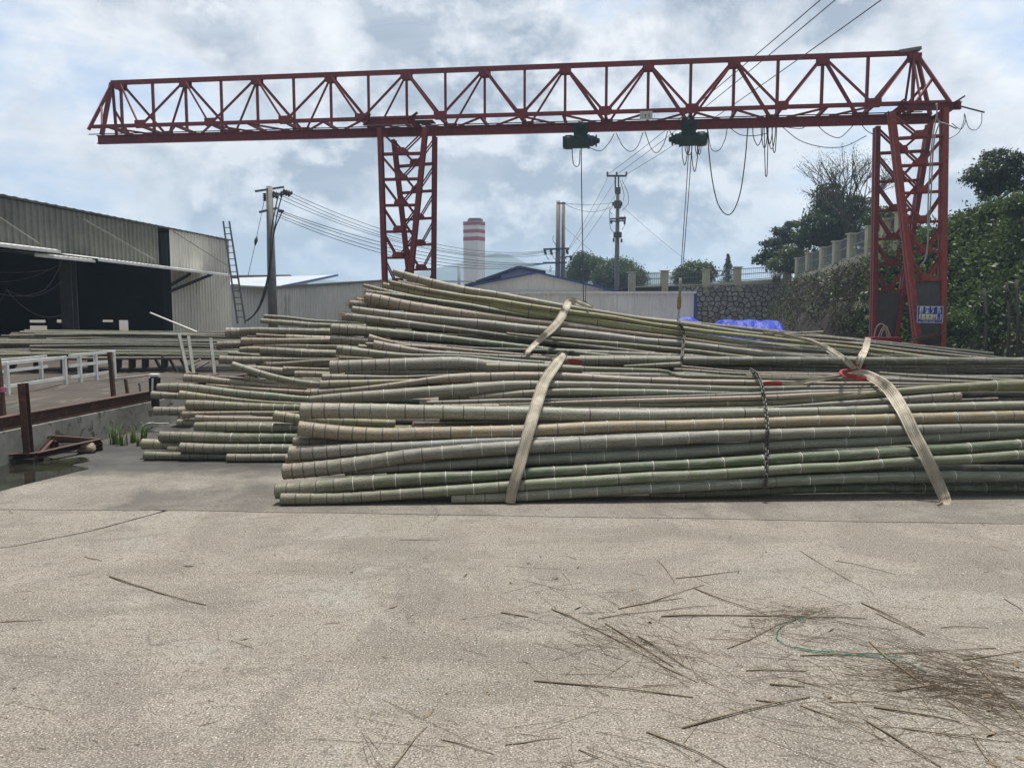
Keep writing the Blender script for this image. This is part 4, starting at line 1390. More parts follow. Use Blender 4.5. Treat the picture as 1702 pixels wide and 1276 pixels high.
for p in ([(978, 245), (998, 251), (1012, 238), (1021, 222)], [(1024, 221), (1035, 243), (1048, 252), (1060, 243), (1069, 220)], [(1072, 219), (1082, 246), (1092, 254), (1103, 240), (1110, 218)],
          [(1113, 217), (1122, 236), (1135, 240)], [(1176, 213), (1182, 247), (1195, 250), (1205, 232), (1209, 212)], [(1212, 212), (1230, 224), (1252, 226), (1276, 222)],
          [(1301, 211), (1330, 214), (1340, 209)], [(1300, 211), (1330, 234), (1370, 245), (1405, 243), (1440, 226)], [(1358, 208), (1375, 223), (1395, 229), (1412, 215), (1422, 203)], [(1431, 206), (1440, 217), (1452, 224)]):
    hangloop('festoon_loop', p)
hangloop('pendant_cable', [(1176, 214), (1178, 250), (1184, 300), (1193, 338), (1206, 356), (1218, 352), (1230, 322), (1238, 270), (1243, 213)], .02)
for j, (x0, x1, yb) in enumerate([(1251, 1268, 242), (1265, 1276, 246), (1274, 1284, 240), (1276, 1289, 248), (1283, 1291, 254), (1270, 1277, 293)]):
    hangloop('coiled_cable', [(x0, 210), (x0 + 1, (210 + yb) / 2), (x0 + (x1 - x0) * .3, yb - 4), ((x0 + x1) / 2, yb), (x1 - (x1 - x0) * .3, yb - 4), (x1 - 1, (210 + yb) / 2), (x1, 210)], .016)

# small pale plate fixed on the near side chord
pc = U(1074, 192, gp(gpx(1074)).y - WD - .12)
sp = thing('girder_plate', 'small pale plate with dark stencil marks on the crane girder', 'sign', tuple(pc))
v = [pc + GX * a * .21 + Vector((0, 0, b * .14)) + GN * c for c in (0, -.02) for a, b in ((-1, -1), (1, -1), (1, 1), (-1, 1))]
link('plate', me('plate', v, [(0, 1, 2, 3), (7, 6, 5, 4), (0, 4, 5, 1), (1, 5, 6, 2), (2, 6, 7, 3), (3, 7, 4, 0)], [worn('plate_white', (0.62, 0.64, 0.64), (0.4, 0.42, 0.42), .5, 5)]), sp)
M_INK = worn('dark_ink', (0.06, 0.05, 0.07), (0.04, 0.04, 0.05), .6, 5)
for a, b, w_, h_ in ((-.55, .1, .16, .05), (-.55, -.45, .2, .05), (-.12, .15, .3, .06), (-.12, -.12, .12, .16), (-.12, -.5, .3, .05), (.5, .3, .3, .05), (.42, -.1, .05, .4), (.62, -.1, .24, .05), (.55, -.5, .3, .05)):
    q = pc + GX * a * .21 + Vector((0, 0, b * .14)) + GN * .004
    bar('stencil_mark', q - GX * w_ * .1, q + GX * w_ * .1, .006, h_ * .14 * 2.4, M_INK, sp)


# hoists running on the rail beam
def hoist(ix, label, flip, chain):
    i = gpx(ix)
    c = gp(i, 0, HB)
    t = thing('electric_hoist', label, 'hoist', tuple(c), 'electric hoists on the crane rail')
    base = Matrix.Translation(c) @ Matrix(((GX.x, -GN.x, 0, 0), (GX.y, -GN.y, 0, 0), (0, 0, 1, 0), (0, 0, 0, 1)))
    sx = -1 if flip else 1

    def put(name, m_, x, y, z_, rot=None):
        o = link(name, m_, t)
        o.matrix_parent_inverse = Matrix()
        o.matrix_local = WM[t.name].inverted() @ base @ Matrix.Translation((sx * x, y, z_)) @ (Matrix.Scale(sx, 4, (1, 0, 0))) @ (rot or Matrix())
        return o
    put('trolley_plate', box_mesh('trolley_plate', (-.26, -.17, -.14), (.26, -.145, .16), M_GREEN), 0, 0, -.03)
    put('trolley_plate', box_mesh('trolley_plate', (-.26, .145, -.14), (.26, .17, .16), M_GREEN), 0, 0, -.03)
    wheel_ = lathe('wheel', [(.03, -.03), (.085, -.03), (.085, .015), (.1, .02), (.1, .035), (.03, .035)], M_BLACK, 14, 'z')
    for xx in (-.16, .16):
        for s_ in (-1, 1):
            put('wheel', wheel_, xx, s_ * .13, -.04, Matrix.Rotation(math.pi / 2 * s_, 4, 'X'))
    put('trolley_motor', lathe('trolley_motor', [(.06, -.17), (.12, -.15), (.13, 0), (.12, .14), (.05, .16)], M_GREEN, 16, 'z'), .02, -.30, .0, Matrix.Rotation(math.pi / 2, 4, 'X'))
    put('hanger', box_mesh('hanger', (-.24, -.13, -.36), (.24, .13, -.16), M_GREEN), 0, 0, 0)
    put('drum', lathe('drum', [(.05, -.55), (.235, -.55), (.25, -.52), (.25, -.30), (.225, -.28), (.225, .24), (.25, .26), (.25, .32), (.05, .33)], M_GREEN, 24, 'x'), 0, 0, -.50)
    put('motor', lathe('motor', [(.05, .30), (.19, .31), (.19, .46), (.15, .47), (.15, .52), (.21, .53), (.21, .57), (.09, .59), (.09, .66), (.04, .68)], M_GREEN if flip else M_NAVY, 20, 'x'), 0, 0, -.48)
    put('gearbox', box_mesh('gearbox', (-.62, -.2, -.2), (-.53, .2, .17), M_GREEN), 0, 0, -.5)
    put('control_box', box_mesh('control_box', (-.16, .20, -.13), (.2, .33, .16), M_GREEN), .1, 0, -.5)
    return t, c


h1, hc1 = hoist(966, 'dark green electric hoist with a single dangling rope, nearer the girder middle', False, None)
h2, hc2 = hoist(1147, 'dark green electric hoist with bunched cable loops and long hook rope', True, None)


def rope(root, name, pts, rad, m, per=5):
    return link(name, tube_mesh(name, smooth_path(pts, per), rad, m, 6), root)


y1 = hc1.y
rope(h1, 'rope', [U(966, 244, y1), U(967, 330, y1), U(969, 440, y1), U(970, 505, y1)], .018, M_ROPE)
rope(h1, 'rope', [U(974, 470, y1), U(973.5, 490, y1), U(973, 506, y1)], .012, M_ROPE)
rope(h1, 'cable_loop', [U(951, 243, y1), U(951.5, 262, y1), U(954, 274, y1), U(959, 277, y1), U(963, 272, y1), U(964, 250, y1)], .016, M_WIRE)
link('hook_block', lathe('hook_block', [(.03, .22), (.07, .2), (.09, .1), (.07, 0), (.03, -.04)], M_BLACK, 10), h1).matrix_local = WM[h1.name].inverted() @ Matrix.Translation(U(971, 509, y1))
y2 = hc2.y
yh = y2 - .1
for dx in (0, 5):
    rope(h2, 'rope', [U(1145 + dx, 240, y2), U(1141 + dx * .9, 310, y2), U(1135 + dx * .7, 400, y2), U(1129 + dx * .4, 492, y2)], .014, M_ROPE)
for x0, x1, yb in ((1139, 1146, 257), (1142, 1150, 258), (1134, 1142, 275), (1150, 1159, 286), (1156, 1162, 257), (1160, 1165, 257)):
    rope(h2, 'cable_loop', [U(x0, 236, y2), U(x0, (240 + yb) / 2, y2), U((x0 + x1) / 2, yb, y2), U(x1, (240 + yb) / 2, y2), U(x1, 236, y2)], .015, M_WIRE)
M_HYEL = worn('hook_yellow', (0.36, 0.24, 0.05), (0.10, 0.075, 0.03), .6, 14, amount=.9)
link('hook_shank', tube_mesh('hook_shank', [U(1131, 462, yh), U(1130.5, 478, yh), U(1129.5, 492, yh)], .05, worn('hook_grey', (.3, .3, .29), (.12, .12, .12), .5, 8), 8), h2)
link('hook_block', tube_mesh('hook_block', [U(1129.8, 491, yh), U(1129.3, 495, yh), U(1128.6, 510, yh), U(1128, 515, yh)], [.05, .075, .075, .04], M_HYEL, 10), h2)
link('hook_bar', tube_mesh('hook_bar', [U(1128, 514, yh), U(1127.5, 528, yh), U(1127, 536, yh)], .045, worn('hook_pale', (.42, .42, .4), (.2, .2, .2), .5, 8), 8), h2)

# warning sign on the near crane leg
pa, pb = U(1524.5, 508, YR - 2.1), U(1568.5, 508.5, YR - 2.15)
wgt = (pb - pa).length
hgt = wgt * 29.5 / 44
sgx = (pb - pa).normalized()
sgz = Vector((-.012, 0, 1)).normalized()
sgn_ = sgx.cross(sgz).normalized()
sgn_ = sgn_ if sgn_.y < 0 else -sgn_
sg = thing('warning_sign', 'blue rectangular warning sign with white characters and hazard icons on the crane leg', 'sign', tuple((pa + pb) / 2))


def sbox(name, u0, u1, v0, v1, lift, m, th=.004):
    c = [pa + sgx * wgt * u - sgz * hgt * v_ + sgn_ * l for l in (lift, lift - th) for u, v_ in ((u0, v1), (u1, v1), (u1, v0), (u0, v0))]
    return link(name, me(name, c, [(0, 1, 2, 3), (7, 6, 5, 4), (0, 4, 5, 1), (1, 5, 6, 2), (2, 6, 7, 3), (3, 7, 4, 0)], [m]), sg)


M_SB = worn('sign_blue', (0.012, 0.045, 0.30), (0.012, 0.03, 0.2), .4, 3)
M_SW = worn('sign_white', (0.66, 0.68, 0.72), (0.5, 0.52, 0.58), .5, 6)
M_SY = worn('sign_yellow', (0.55, 0.48, 0.10), (0.4, 0.34, 0.1), .5, 6)
sbox('sign_board', 0, 1, 0, 1, 0, M_SB, .02)
for q in ((0.01, .99, .02, .05), (.01, .99, .95, .98)):
    sbox('border', *q, .004, M_SW)
for q in ((.01, .03, .05, .95), (.97, .99, .05, .95)):
    sbox('border', *q, .004, M_SW)
sbox('icon_strip', .08, .93, .48, .78, .004, M_SW)
for u in (.16, .32, .49):
    c = [pa + sgx * wgt * uu - sgz * hgt * vv_ + sgn_ * .009 for uu, vv_ in ((u - .065, .655), (u + .065, .655), (u, .50))]
    link('hazard_icon', me('hazard_icon', c, [(0, 1, 2)], [M_SY]), sg)
    sbox('caption', u - .07, u + .07, .685, .755, .009, M_SY)
    c = [pa + sgx * wgt * uu - sgz * hgt * vv_ + sgn_ * .013 for uu, vv_ in ((u - .03, .64), (u + .03, .64), (u, .55))]
    link('hazard_mark', me('hazard_mark', c, [(0, 1, 2)], [M_INK]), sg)


def disc(name, u, v_, r, m, lift, inner=0.0):
    c = pa + sgx * wgt * u - sgz * hgt * v_ + sgn_ * lift
    pts = [c + (sgx * math.cos(a) + sgz * math.sin(a)) * r * wgt for a in [i * math.pi / 10 for i in range(20)]]
    if inner:
        pt2 = [c + (sgx * math.cos(a) + sgz * math.sin(a)) * inner * wgt for a in [i * math.pi / 10 for i in range(20)]]
        return link(name, me(name, pts + pt2, [(i, (i + 1) % 20, 20 + (i + 1) % 20, 20 + i) for i in range(20)], [m]), sg)
    return link(name, me(name, pts, [tuple(range(20))], [m]), sg)


disc('prohibition_icon', .665, .58, .062, worn('sign_red', (.45, .03, .05), (.3, .03, .04), .5, 5), .009, .045)
disc('mandatory_icon', .83, .58, .066, M_SB, .009)
sbox('caption', .60, .73, .685, .755, .009, worn('sign_red', 0, 0))
sbox('caption', .76, .90, .685, .755, .009, M_SB)


def text(body, u, v_, size, spacing=1.0):
    cu = bpy.data.curves.new('lettering', 'FONT')
    cu.body = body
    cu.size = size
    cu.align_x = 'CENTER'
    cu.align_y = 'CENTER'
    cu.space_character = spacing
    cu.extrude = .001
    cu.offset = .008
    cu.materials.append(M_SW)
    o = bpy.data.objects.new('lettering', cu)
    COL.objects.link(o)
    o.parent = sg
    p = pa + sgx * wgt * u - sgz * hgt * v_ + sgn_ * .008
    M = Matrix(((sgx.x, sgz.x, sgn_.x, p.x), (sgx.y, sgz.y, sgn_.y, p.y), (sgx.z, sgz.z, sgn_.z, p.z), (0, 0, 0, 1)))
    o.matrix_local = WM[sg.name].inverted() @ M
    bpy.context.view_layer.update()
    lm = bpy.data.meshes.new_from_object(o.evaluated_get(bpy.context.evaluated_depsgraph_get()))
    lm.name = 'lettering'
    bpy.data.objects.remove(o)
    o = link('lettering', lm, sg)
    o.matrix_local = WM[sg.name].inverted() @ M


text('危 险 区 域', .5, .155, hgt * .22, 1.22)
text('禁 止 入 内', .5, .35, hgt * .22, 1.22)
for u0, u1 in ((.18, .42), (.46, .68), (.70, .78), (.82, .93)):
    sbox('small_print', u0, u1, .82, .845, .004, M_SW)
for u0, u1 in ((.08, .16), (.24, .44), (.50, .68)):
    sbox('small_print', u0, u1, .90, .925, .004, M_SW)

# ------------------------------------------------------------------ power poles and lines
def pole(name, label, x, ytop, Y, r, group=None, ybot=600, lean=0):
    top = U(x, ytop, Y)
    base = Vector((top.x + lean, top.y, 0 if x > 300 else .35))
    t = thing(name, label, 'power pole', tuple(base), group)
    link('pole_shaft', tube_mesh('pole_shaft', [base - Vector((0, 0, .3)), base.lerp(top, .5), top], [r * 1.28, r * 1.1, r * .82], M_CONC, 14), t)
    return t, base, top


def insul(root, p, d, L=.35, r=.07):
    d = Vector(d).normalized()
    prof = []
    for i in range(4):
        prof += [(r * .4, i * L / 4), (r, i * L / 4 + L * .08), (r * .45, i * L / 4 + L * .2)]
    m_ = lathe('insulator', prof, M_BLACK, 8, 'x')
    o = link('insulator', m_, root)
    q = d.to_track_quat('X', 'Z').to_matrix().to_4x4()
    o.matrix_parent_inverse = Matrix()
    o.matrix_local = WM[root.name].inverted() @ Matrix.Translation(p) @ q


M_ARM = worn('crossarm_steel', (0.075, 0.075, 0.075), (0.04, 0.04, 0.04), .6, 4)
YP = 38
p1, b1_, t1 = pole('power_pole', 'concrete power pole with two tilted crossarms beside the shed ladder', 447.5, 310, YP, .185, 'power poles')
bar('crossarm', U(425, 318, YP - .9), U(471, 311, YP + 1.0), .1, .1, M_ARM, p1)
bar('crossarm', U(432, 352.5, YP - .7), U(460, 346, YP + .8), .1, .1, M_ARM, p1)
up_w, lo_w = [(480, 319.5), (476, 323), (463, 323), (455, 326)], [(470, 352), (468, 354), (461, 356), (457, 358)]
for x, y in up_w:
    insul(p1, U(x - 10, y - 3, YP), (1, .6, -.25), .5, .12)
for x, y in lo_w[:2]:
    insul(p1, U(x - 6, y - 3, YP), (1, .6, -.2), .25, .07)
insul(p1, U(440, 321, YP), (0, 0, -1), .4, .12)
for pts in ([(463, 324), (458, 345), (451, 385), (448, 440), (440, 480), (428, 515), (415, 530), (407, 533)], [(470, 321), (462, 350), (454, 395), (449, 445), (438, 490), (424, 520), (408, 534)],
            [(468, 354), (456, 385), (451, 430), (446, 470), (432, 510), (414, 531)]):
    link('drop_cable', tube_mesh('drop_cable', smooth_path([U(x, y, YP - .4) for x, y in pts], 5), .03, M_WIRE, 5), p1)
gw = thing('guy_wire', 'thin guy wire with a strain insulator slanting down from the concrete pole', 'wire', tuple(U(413, 455, YP - .5)))
link('wire', tube_mesh('wire', [U(441, 324, YP), U(425, 402, YP - .3), U(412, 460, YP - .6)], .013, M_WIRE, 5), gw)
link('strain_insulator', tube_mesh('strain_insulator', [U(427, 393, YP - .25), U(425.5, 400, YP - .28), U(424, 408, YP - .3)], [.03, .09, .03], M_BLACK, 8), gw)

Y2 = 55
p2, b2_, t2 = pole('power_pole', 'twin shaft concrete power pole with crossarms in front of the blue gable', 928, 334, Y2, .175, 'power poles')
tt = U(936.5, 336, Y2 + .2)
link('pole_shaft', tube_mesh('pole_shaft', [(tt.x, tt.y, -.3), (tt.x, tt.y, tt.z / 2), tt], [.17, .15, .12], M_CONC, 12), p2)
bar('crossarm', U(903, 414.5, Y2 - .3), U(946, 413, Y2 - .3), .12, .12, M_ARM, p2)
bar('crossarm', U(908, 437, Y2 - .3), U(942, 436.5, Y2 - .3), .12, .12, M_ARM, p2)
bar('crossarm', U(930, 428, Y2 + .5), U(950, 426, Y2 + .5), .09, .09, M_ARM, p2)
bar('crossarm', U(926, 338, Y2 - .1), U(940, 338, Y2 - .1), .1, .1, M_ARM, p2)
for x, y in ((905.5, 416), (915.5, 416), (942, 415), (948, 425)):
    insul(p2, U(x, y, Y2 - .3), (.2, -.3, -1), .35, .11)
insul(p2, U(909, 437, Y2 - .3), (-1, 0, 0), .3, .1)
for x0, x1, y0, y1 in ((918, 926, 480, 494), (931, 938, 478, 493)):
    q0, q1 = U(x0, y1, Y2 - .6), U(x1, y0, Y2 - .35)
    link('meter_box', box_mesh('meter_box', (q0.x, q0.y, q0.z), (q1.x, q1.y, q1.z), worn('box_grey', (.36, .37, .38), (.25, .26, .27), .5, 4)), p2)
for pts in ([(906, 418), (909, 428), (913, 431)], [(916, 418), (920, 428), (925, 432)], [(942, 418), (936, 424), (931, 430)], [(922, 490), (919, 480), (923, 475)], [(936, 463), (938, 472), (933, 481)], [(920, 392), (919, 400), (925, 408)], [(915, 441), (914, 452), (918, 444)]):
    link('jumper_cable', tube_mesh('jumper_cable', smooth_path([U(x, y, Y2 - .35) for x, y in pts], 5), .02, M_WIRE, 5), p2)

Y3 = 60
p3_, b3_, t3 = pole('power_pole', 'tall power pole with a wide top crossarm and transformer fittings', 1027, 312, Y3, .165, 'power poles')
bar('crossarm', U(1008.5, 292.5, Y3), U(1041.5, 292.5, Y3), .13, .13, M_ARM, p3_)
for x in (1022.5, 1028):
    bar('riser', U(x, 293, Y3), U(x + .5, 322, Y3), .1, .1, M_ARM, p3_)
for x in (1009.5, 1025, 1041):
    insul(p3_, U(x, 292, Y3), (0, 0, 1), .3, .1)
for y, w_ in ((367, 13), (363, 11)):
    bar('crossarm', U(1014, y + 1, Y3 - .3), U(1040, y, Y3 - .3), .10, .10, M_ARM, p3_)
for (x0, y0, x1, y1) in ((1021, 334, 1032, 346), (1020, 386, 1033, 395), (1030, 361, 1040, 365), (1023, 312, 1031, 322)):
    q0, q1 = U(x0, y1, Y3 - .5), U(x1, y0, Y3 - .3)
    link('fitting', box_mesh('fitting', (q0.x, q0.y, q0.z), (q1.x, q1.y, q1.z), M_ARM), p3_)
for x, y in ((1019, 336), (1033, 336), (1020, 396), (1033, 397), (1016, 366), (1038, 367)):
    insul(p3_, U(x, y, Y3 - .4), (0, -.2, -1), .3, .1)
for pts in ([(1034, 300), (1043, 320), (1044, 338), (1034, 350)], [(1031, 300), (1037, 322), (1036, 334)], [(1014, 345), (1013, 362), (1015, 380), (1022, 388)], [(1038, 358), (1039, 372), (1034, 382)], [(1018, 346), (1013, 350), (1017, 356)]):
    link('jumper_cable', tube_mesh('jumper_cable', smooth_path([U(x, y, Y3 - .3) for x, y in pts], 5), .02, M_WIRE, 5), p3_)

nm = 0
def wire(label, pts, rad=.016, group=None):
    return solo('power_line', tube_mesh('power_line', pts, rad, M_WIRE, 5), label, 'wire', group)


ends_u = [(905, 417), (906, 418), (915, 418), (942, 417)]
for j, ((xa, ya), (xb, yb)) in enumerate(zip(up_w, ends_u)):
    wire(('uppermost', 'second', 'third', 'lowest')[j] + ' of the thin lines from the top crossarm of the concrete pole', sag(U(xa, ya, YP), U(xb, yb, Y2 - .3), 1.05 + .12 * j, 24), .015, 'upper lines between the two poles')
for j, ((xa, ya), xb) in enumerate(zip(lo_w, (907, 908, 908, 910))):
    wire(('uppermost', 'second', 'third', 'lowest')[j] + ' of the thin lines from the lower crossarm of the concrete pole', sag(U(xa, ya, YP), U(xb, 437.5, Y2 - .3), .75 + .16 * j, 24), .018, 'lower lines between the two poles')
for xa, (xb, yb), lb in ((1010, (1600, -205), 'power line running up over the crane from the tall pole, outermost of its pair'), (1025, (1640, -212), 'power line running up over the crane from the tall pole, inner of its pair'), (1041, (1690, -163), 'lone power line crossing the girder between the hoist and the crane peak')):
    wire(lb, sag(U(xa, 290, Y3), U(xb, yb, 15), .22, 30), .016)
for xa, (xb, yb), lb in ((1010, (943, 416), 'first of the slanting lines between the two distant poles'), (1025, (944, 417), 'middle one of the slanting lines between the two distant poles'), (1041, (950, 427), 'lowest of the slanting lines between the two distant poles')):
    wire(lb, sag(U(xa, 296, Y3), U(xb, yb, Y2 - .2), .15, 10), .014)
wire('nearly level thin line between the heads of the two distant poles', sag(U(939, 338, Y2), U(1020, 337, Y3), .12, 10), .014)
wire('drooping thin line between the heads of the two distant poles', sag(U(939, 339, Y2), U(1020, 342, Y3), .5, 12), .016)
wire('long guy line slanting from the tall pole down past the hook rope', sag(U(1031, 340, Y3), U(1150, 440, Y3 - 6), .1, 8), .012)
wire('short guy line crossing the single hoist rope by the twin pole', sag(U(937, 376, Y2), U(985, 419, Y2 - 3), .03, 6), .012)
# ------------------------------------------------------------------ bamboo
# windows of the photograph the poles were measured in: origin and scale
WIN = {1: (230, 500, 5.673), 2: (230, 620, 5.673), 3: (450, 640, 5.673), 4: (500, 440, 5.673), 5: (750, 640, 4.863), 6: (780, 450, 4.863),
       7: (1080, 620, 5.316), 8: (1380, 620, 5.286), 9: (1080, 510, 5.319), 10: (1380, 540, 5.286)}
TINT = {'green': (0.121, 0.153, 0.075), 'dark green': (0.066, 0.101, 0.044), 'grey green': (0.179, 0.205, 0.141), 'grey': (0.258, 0.255, 0.218), 'tan': (0.349, 0.271, 0.182),
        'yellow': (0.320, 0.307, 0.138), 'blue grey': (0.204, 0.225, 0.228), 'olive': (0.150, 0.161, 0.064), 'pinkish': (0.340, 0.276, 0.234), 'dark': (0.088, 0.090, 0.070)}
prof_F = ([590, 600, 620, 648, 680, 708, 745, 779, 815, 850], [7.65, 7.45, 6.95, 6.62, 6.40, 6.24, 6.10, 6.00, 5.93, 5.88])
prof_S = ([450, 475, 500, 520, 545, 570, 600], [9.25, 9.0, 8.75, 8.6, 8.4, 8.2, 7.95])
prof_L = ([520, 540, 560, 595, 630, 665, 700, 735, 770], [10.4, 10.1, 9.75, 9.2, 8.7, 8.35, 8.05, 7.85, 7.72])
PROF = {'F': prof_F, 'S': prof_S, 'L': prof_L}
SLOPE = {'F': 0.05, 'S': 0.0, 'L': 0.0}

_ring = {}


def ring_mesh(m):
    if m.name not in _ring:
        V, F = [], []
        seg = 14
        for r_, x in ((.985, -.5), (1.045, -.18), (1.045, .18), (.985, .5)):
            for j in range(seg):
                a = 2 * math.pi * j / seg
                V.append((x, r_ * math.cos(a), r_ * math.sin(a)))
        for i in range(3):
            for j in range(seg):
                F.append((i * seg + j, i * seg + (j + 1) % seg, (i + 1) * seg + (j + 1) % seg, (i + 1) * seg + j))
        _ring[m.name] = me('node', V, F, [m], True)
    return _ring[m.name]


NODES = 0


def bamboo(P, Rr, tint, label, flip=False, rings=True, group=None, name='bamboo_pole', nodew=None, seg=14, hollow=True):
    """a culm through points P with radii Rr; nodes spaced wider away from the butt; flip: the butt is at the last point"""
    global NODES
    if flip:
        P, Rr = P[::-1], Rr[::-1]
    n = len(P)
    # dense Catmull-Rom
    Q = smooth_path(P, 10)
    rq = []
    for i in range(n - 1):
        for j in range(10):
            rq.append(Rr[i] + (Rr[i + 1] - Rr[i]) * j / 10)
    rq.append(Rr[-1])
    cum = [0.0]
    for a, b in zip(Q[:-1], Q[1:]):
        cum.append(cum[-1] + (b - a).length)
    Lt = cum[-1]
    # even spacing, then iron out the kinks between measured points
    ds = .04
    ne_ = max(6, int(Lt / ds))
    su = np.linspace(0, Lt, ne_ + 1)
    qa = np.array([tuple(q) for q in Q])
    qa = np.stack([np.interp(su, cum, qa[:, i]) for i in range(3)] + [np.interp(su, cum, rq)], 1)
    kw_ = int(.30 / ds)
    g_ = np.exp(-.5 * (np.arange(-kw_, kw_ + 1) * ds / .13) ** 2)
    g_ /= g_.sum()
    pad = np.concatenate([2 * qa[:1] - qa[1:kw_ + 1][::-1], qa, 2 * qa[-1:] - qa[-kw_ - 1:-1][::-1]]) if ne_ > kw_ + 1 else None
    if pad is not None:
        qa = np.stack([np.convolve(pad[:, i], g_, 'valid') for i in range(4)], 1)
    cum, rq = su, qa[:, 3]

    def at(s):
        return Vector((np.interp(s, cum, qa[:, 0]), np.interp(s, cum, qa[:, 1]), np.interp(s, cum, qa[:, 2])))

    def rad(s):
        return max(.008, float(np.interp(s, cum, rq)))
    fct = random.uniform(.88, 1.15)
    nodes = []
    s = random.uniform(.06, .14)
    while s < Lt - .01:
        nodes.append(s)
        d = s
        s += min(.36, (.085 + .075 * d ** .75 if rad(.1) > .045 else .16 + .05 * d)) * fct * random.uniform(.92, 1.08)
    edges = [0.0] + nodes + [Lt]
    rings_s = []            # (s, radius factor, cell t, cell id)
    for ci in range(len(edges) - 1):
        a, b = edges[ci], edges[ci + 1]
        g_ = min(.012, (b - a) * .2)
        rid = random.random()
        first = ci == 0
        rings_s.append((a + (0 if first else g_ * .35), 1.0 if first else 1.012, 0.0, rid))
        rings_s.append((a + g_, .985, .06, rid))
        if b - a > .06:
            rings_s.append(((a + b) / 2, .97, .5, rid))
        rings_s.append((b - g_, .985, .94, rid))
        rings_s.append((b - (0 if ci == len(edges) - 2 else g_ * .35), 1.012, 1.0, rid))
    V, F, uvs, cells = [], [], [], []
    R_ = len(rings_s)
    for s_, fr_, ct, rid in rings_s:
        p = at(s_)
        d = (at(min(s_ + .03, Lt)) - at(max(s_ - .03, 0))).normalized()
        sd = d.cross(Vector((0, 0, 1))).normalized()
        up = sd.cross(d)
        r_ = rad(s_) * fr_
        for j in range(seg):
            a = 2 * math.pi * j / seg
            V.append(p + (sd * math.cos(a) + up * math.sin(a)) * r_)
    for i in range(R_ - 1):
        s0, _, c0, i0 = rings_s[i]
        s1, _, c1, i1 = rings_s[i + 1]
        for j in range(seg):
            F.append((i * seg + j, i * seg + (j + 1) % seg, (i + 1) * seg + (j + 1) % seg, (i + 1) * seg + j))
            u0, u1 = j / seg, (j + 1) / seg
            uvs += [(u0, s0), (u1, s0), (u1, s1), (u0, s1)]
            cells += [(c0, i0), (c0, i0), (c1 if i0 == i1 else 1.0, i0), (c1 if i0 == i1 else 1.0, i0)]
    mi = [0] * len(F)
    # hollow butt: rim, inner wall, diaphragm
    d0 = (at(.02) - at(0)).normalized()
    sd = d0.cross(Vector((0, 0, 1))).normalized()
    up = sd.cross(d0)
    r0 = rad(0)
    o = len(V)
    for rr_, dx in ((.80, 0.0), (.78, min(.05, nodes[0] * .8 if nodes else .03))):
        for j in range(seg):
            a = 2 * math.pi * j / seg
            V.append(at(0) + d0 * dx + (sd * math.cos(a) + up * math.sin(a)) * r0 * rr_)
    for j in range(seg):
        j2 = (j + 1) % seg
        F.append((j, o + j, o + j2, j2))
        F.append((o + j, o + seg + j, o + seg + j2, o + j2))
        mi += [1, 1]
    F.append(tuple(o + seg + j for j in range(seg)))
    mi.append(1)
    F.append(tuple((R_ - 1) * seg + j for j in range(seg)))
    mi.append(1)
    m = me(name, V, F, [M_CULM, M_CUT], True, mi)
    la, lb2 = m.uv_layers.new(name='culm'), m.uv_layers.new(name='cell')
    nl = len(m.loops)
    ua = np.zeros((nl, 2), np.float32)
    ca = np.zeros((nl, 2), np.float32)
    ua[:len(uvs)] = uvs
    ca[:len(cells)] = cells
    la.data.foreach_set('uv', ua.ravel())
    lb2.data.foreach_set('uv', ca.ravel())
    c = recentre(m)
    ob = link(name, m)
    ob.location = c
    WM[ob.name] = Matrix.Translation(c)
    v_ = random.uniform(.78, 1.28)
    ob.color = (tint[0] * v_ * random.uniform(.94, 1.08), tint[1] * v_, tint[2] * v_ * random.uniform(.86, 1.12), 1)
    tag(ob, label, 'bamboo', group)
    if rings:
        wt = nodew if nodew is not None else random.choice((.15, .35, .55, .8))
        for s_ in nodes:
            q = at(s_)
            if not (-2.9 < q.x < 4.9):
                continue
            r_ = rad(s_)
            far = s_ / max(Lt, .1)
            x = random.random()
            mm = M_NODED if (s_ < .55 and x < .75) else (M_NODEW if x < wt * (.62 + far) else (M_NODEP if x < .75 else M_NODED))
            d = (at(min(s_ + .03, Lt)) - at(max(s_ - .03, 0))).normalized()
            sdv = d.cross(Vector((0, 0, 1))).normalized()
            upv = sdv.cross(d)
            tl = random.uniform(-.06, .06)
            d2 = (d + sdv * tl).normalized()
            sdv = d2.cross(upv).normalized()
            wd = (.007 + .055 * r_) if mm is not M_NODED else (.005 + .04 * r_)
            o_ = link('node', ring_mesh(mm), ob)
            o_.matrix_parent_inverse = Matrix()
            q = q - c
            o_.matrix_local = Matrix(((d2.x * wd, sdv.x * r_, upv.x * r_, q.x), (d2.y * wd, sdv.y * r_, upv.y * r_, q.y), (d2.z * wd, sdv.z * r_, upv.z * r_, q.z), (0, 0, 0, 1)))
            NODES += 1
    return ob


def px_pts(spec):
    o = []
    for w_, *rows in spec:
        ox, oy, s_ = WIN[w_]
        for x, y, t in rows:
            o.append((ox + x / s_, oy + y / s_, t / s_))
    return o


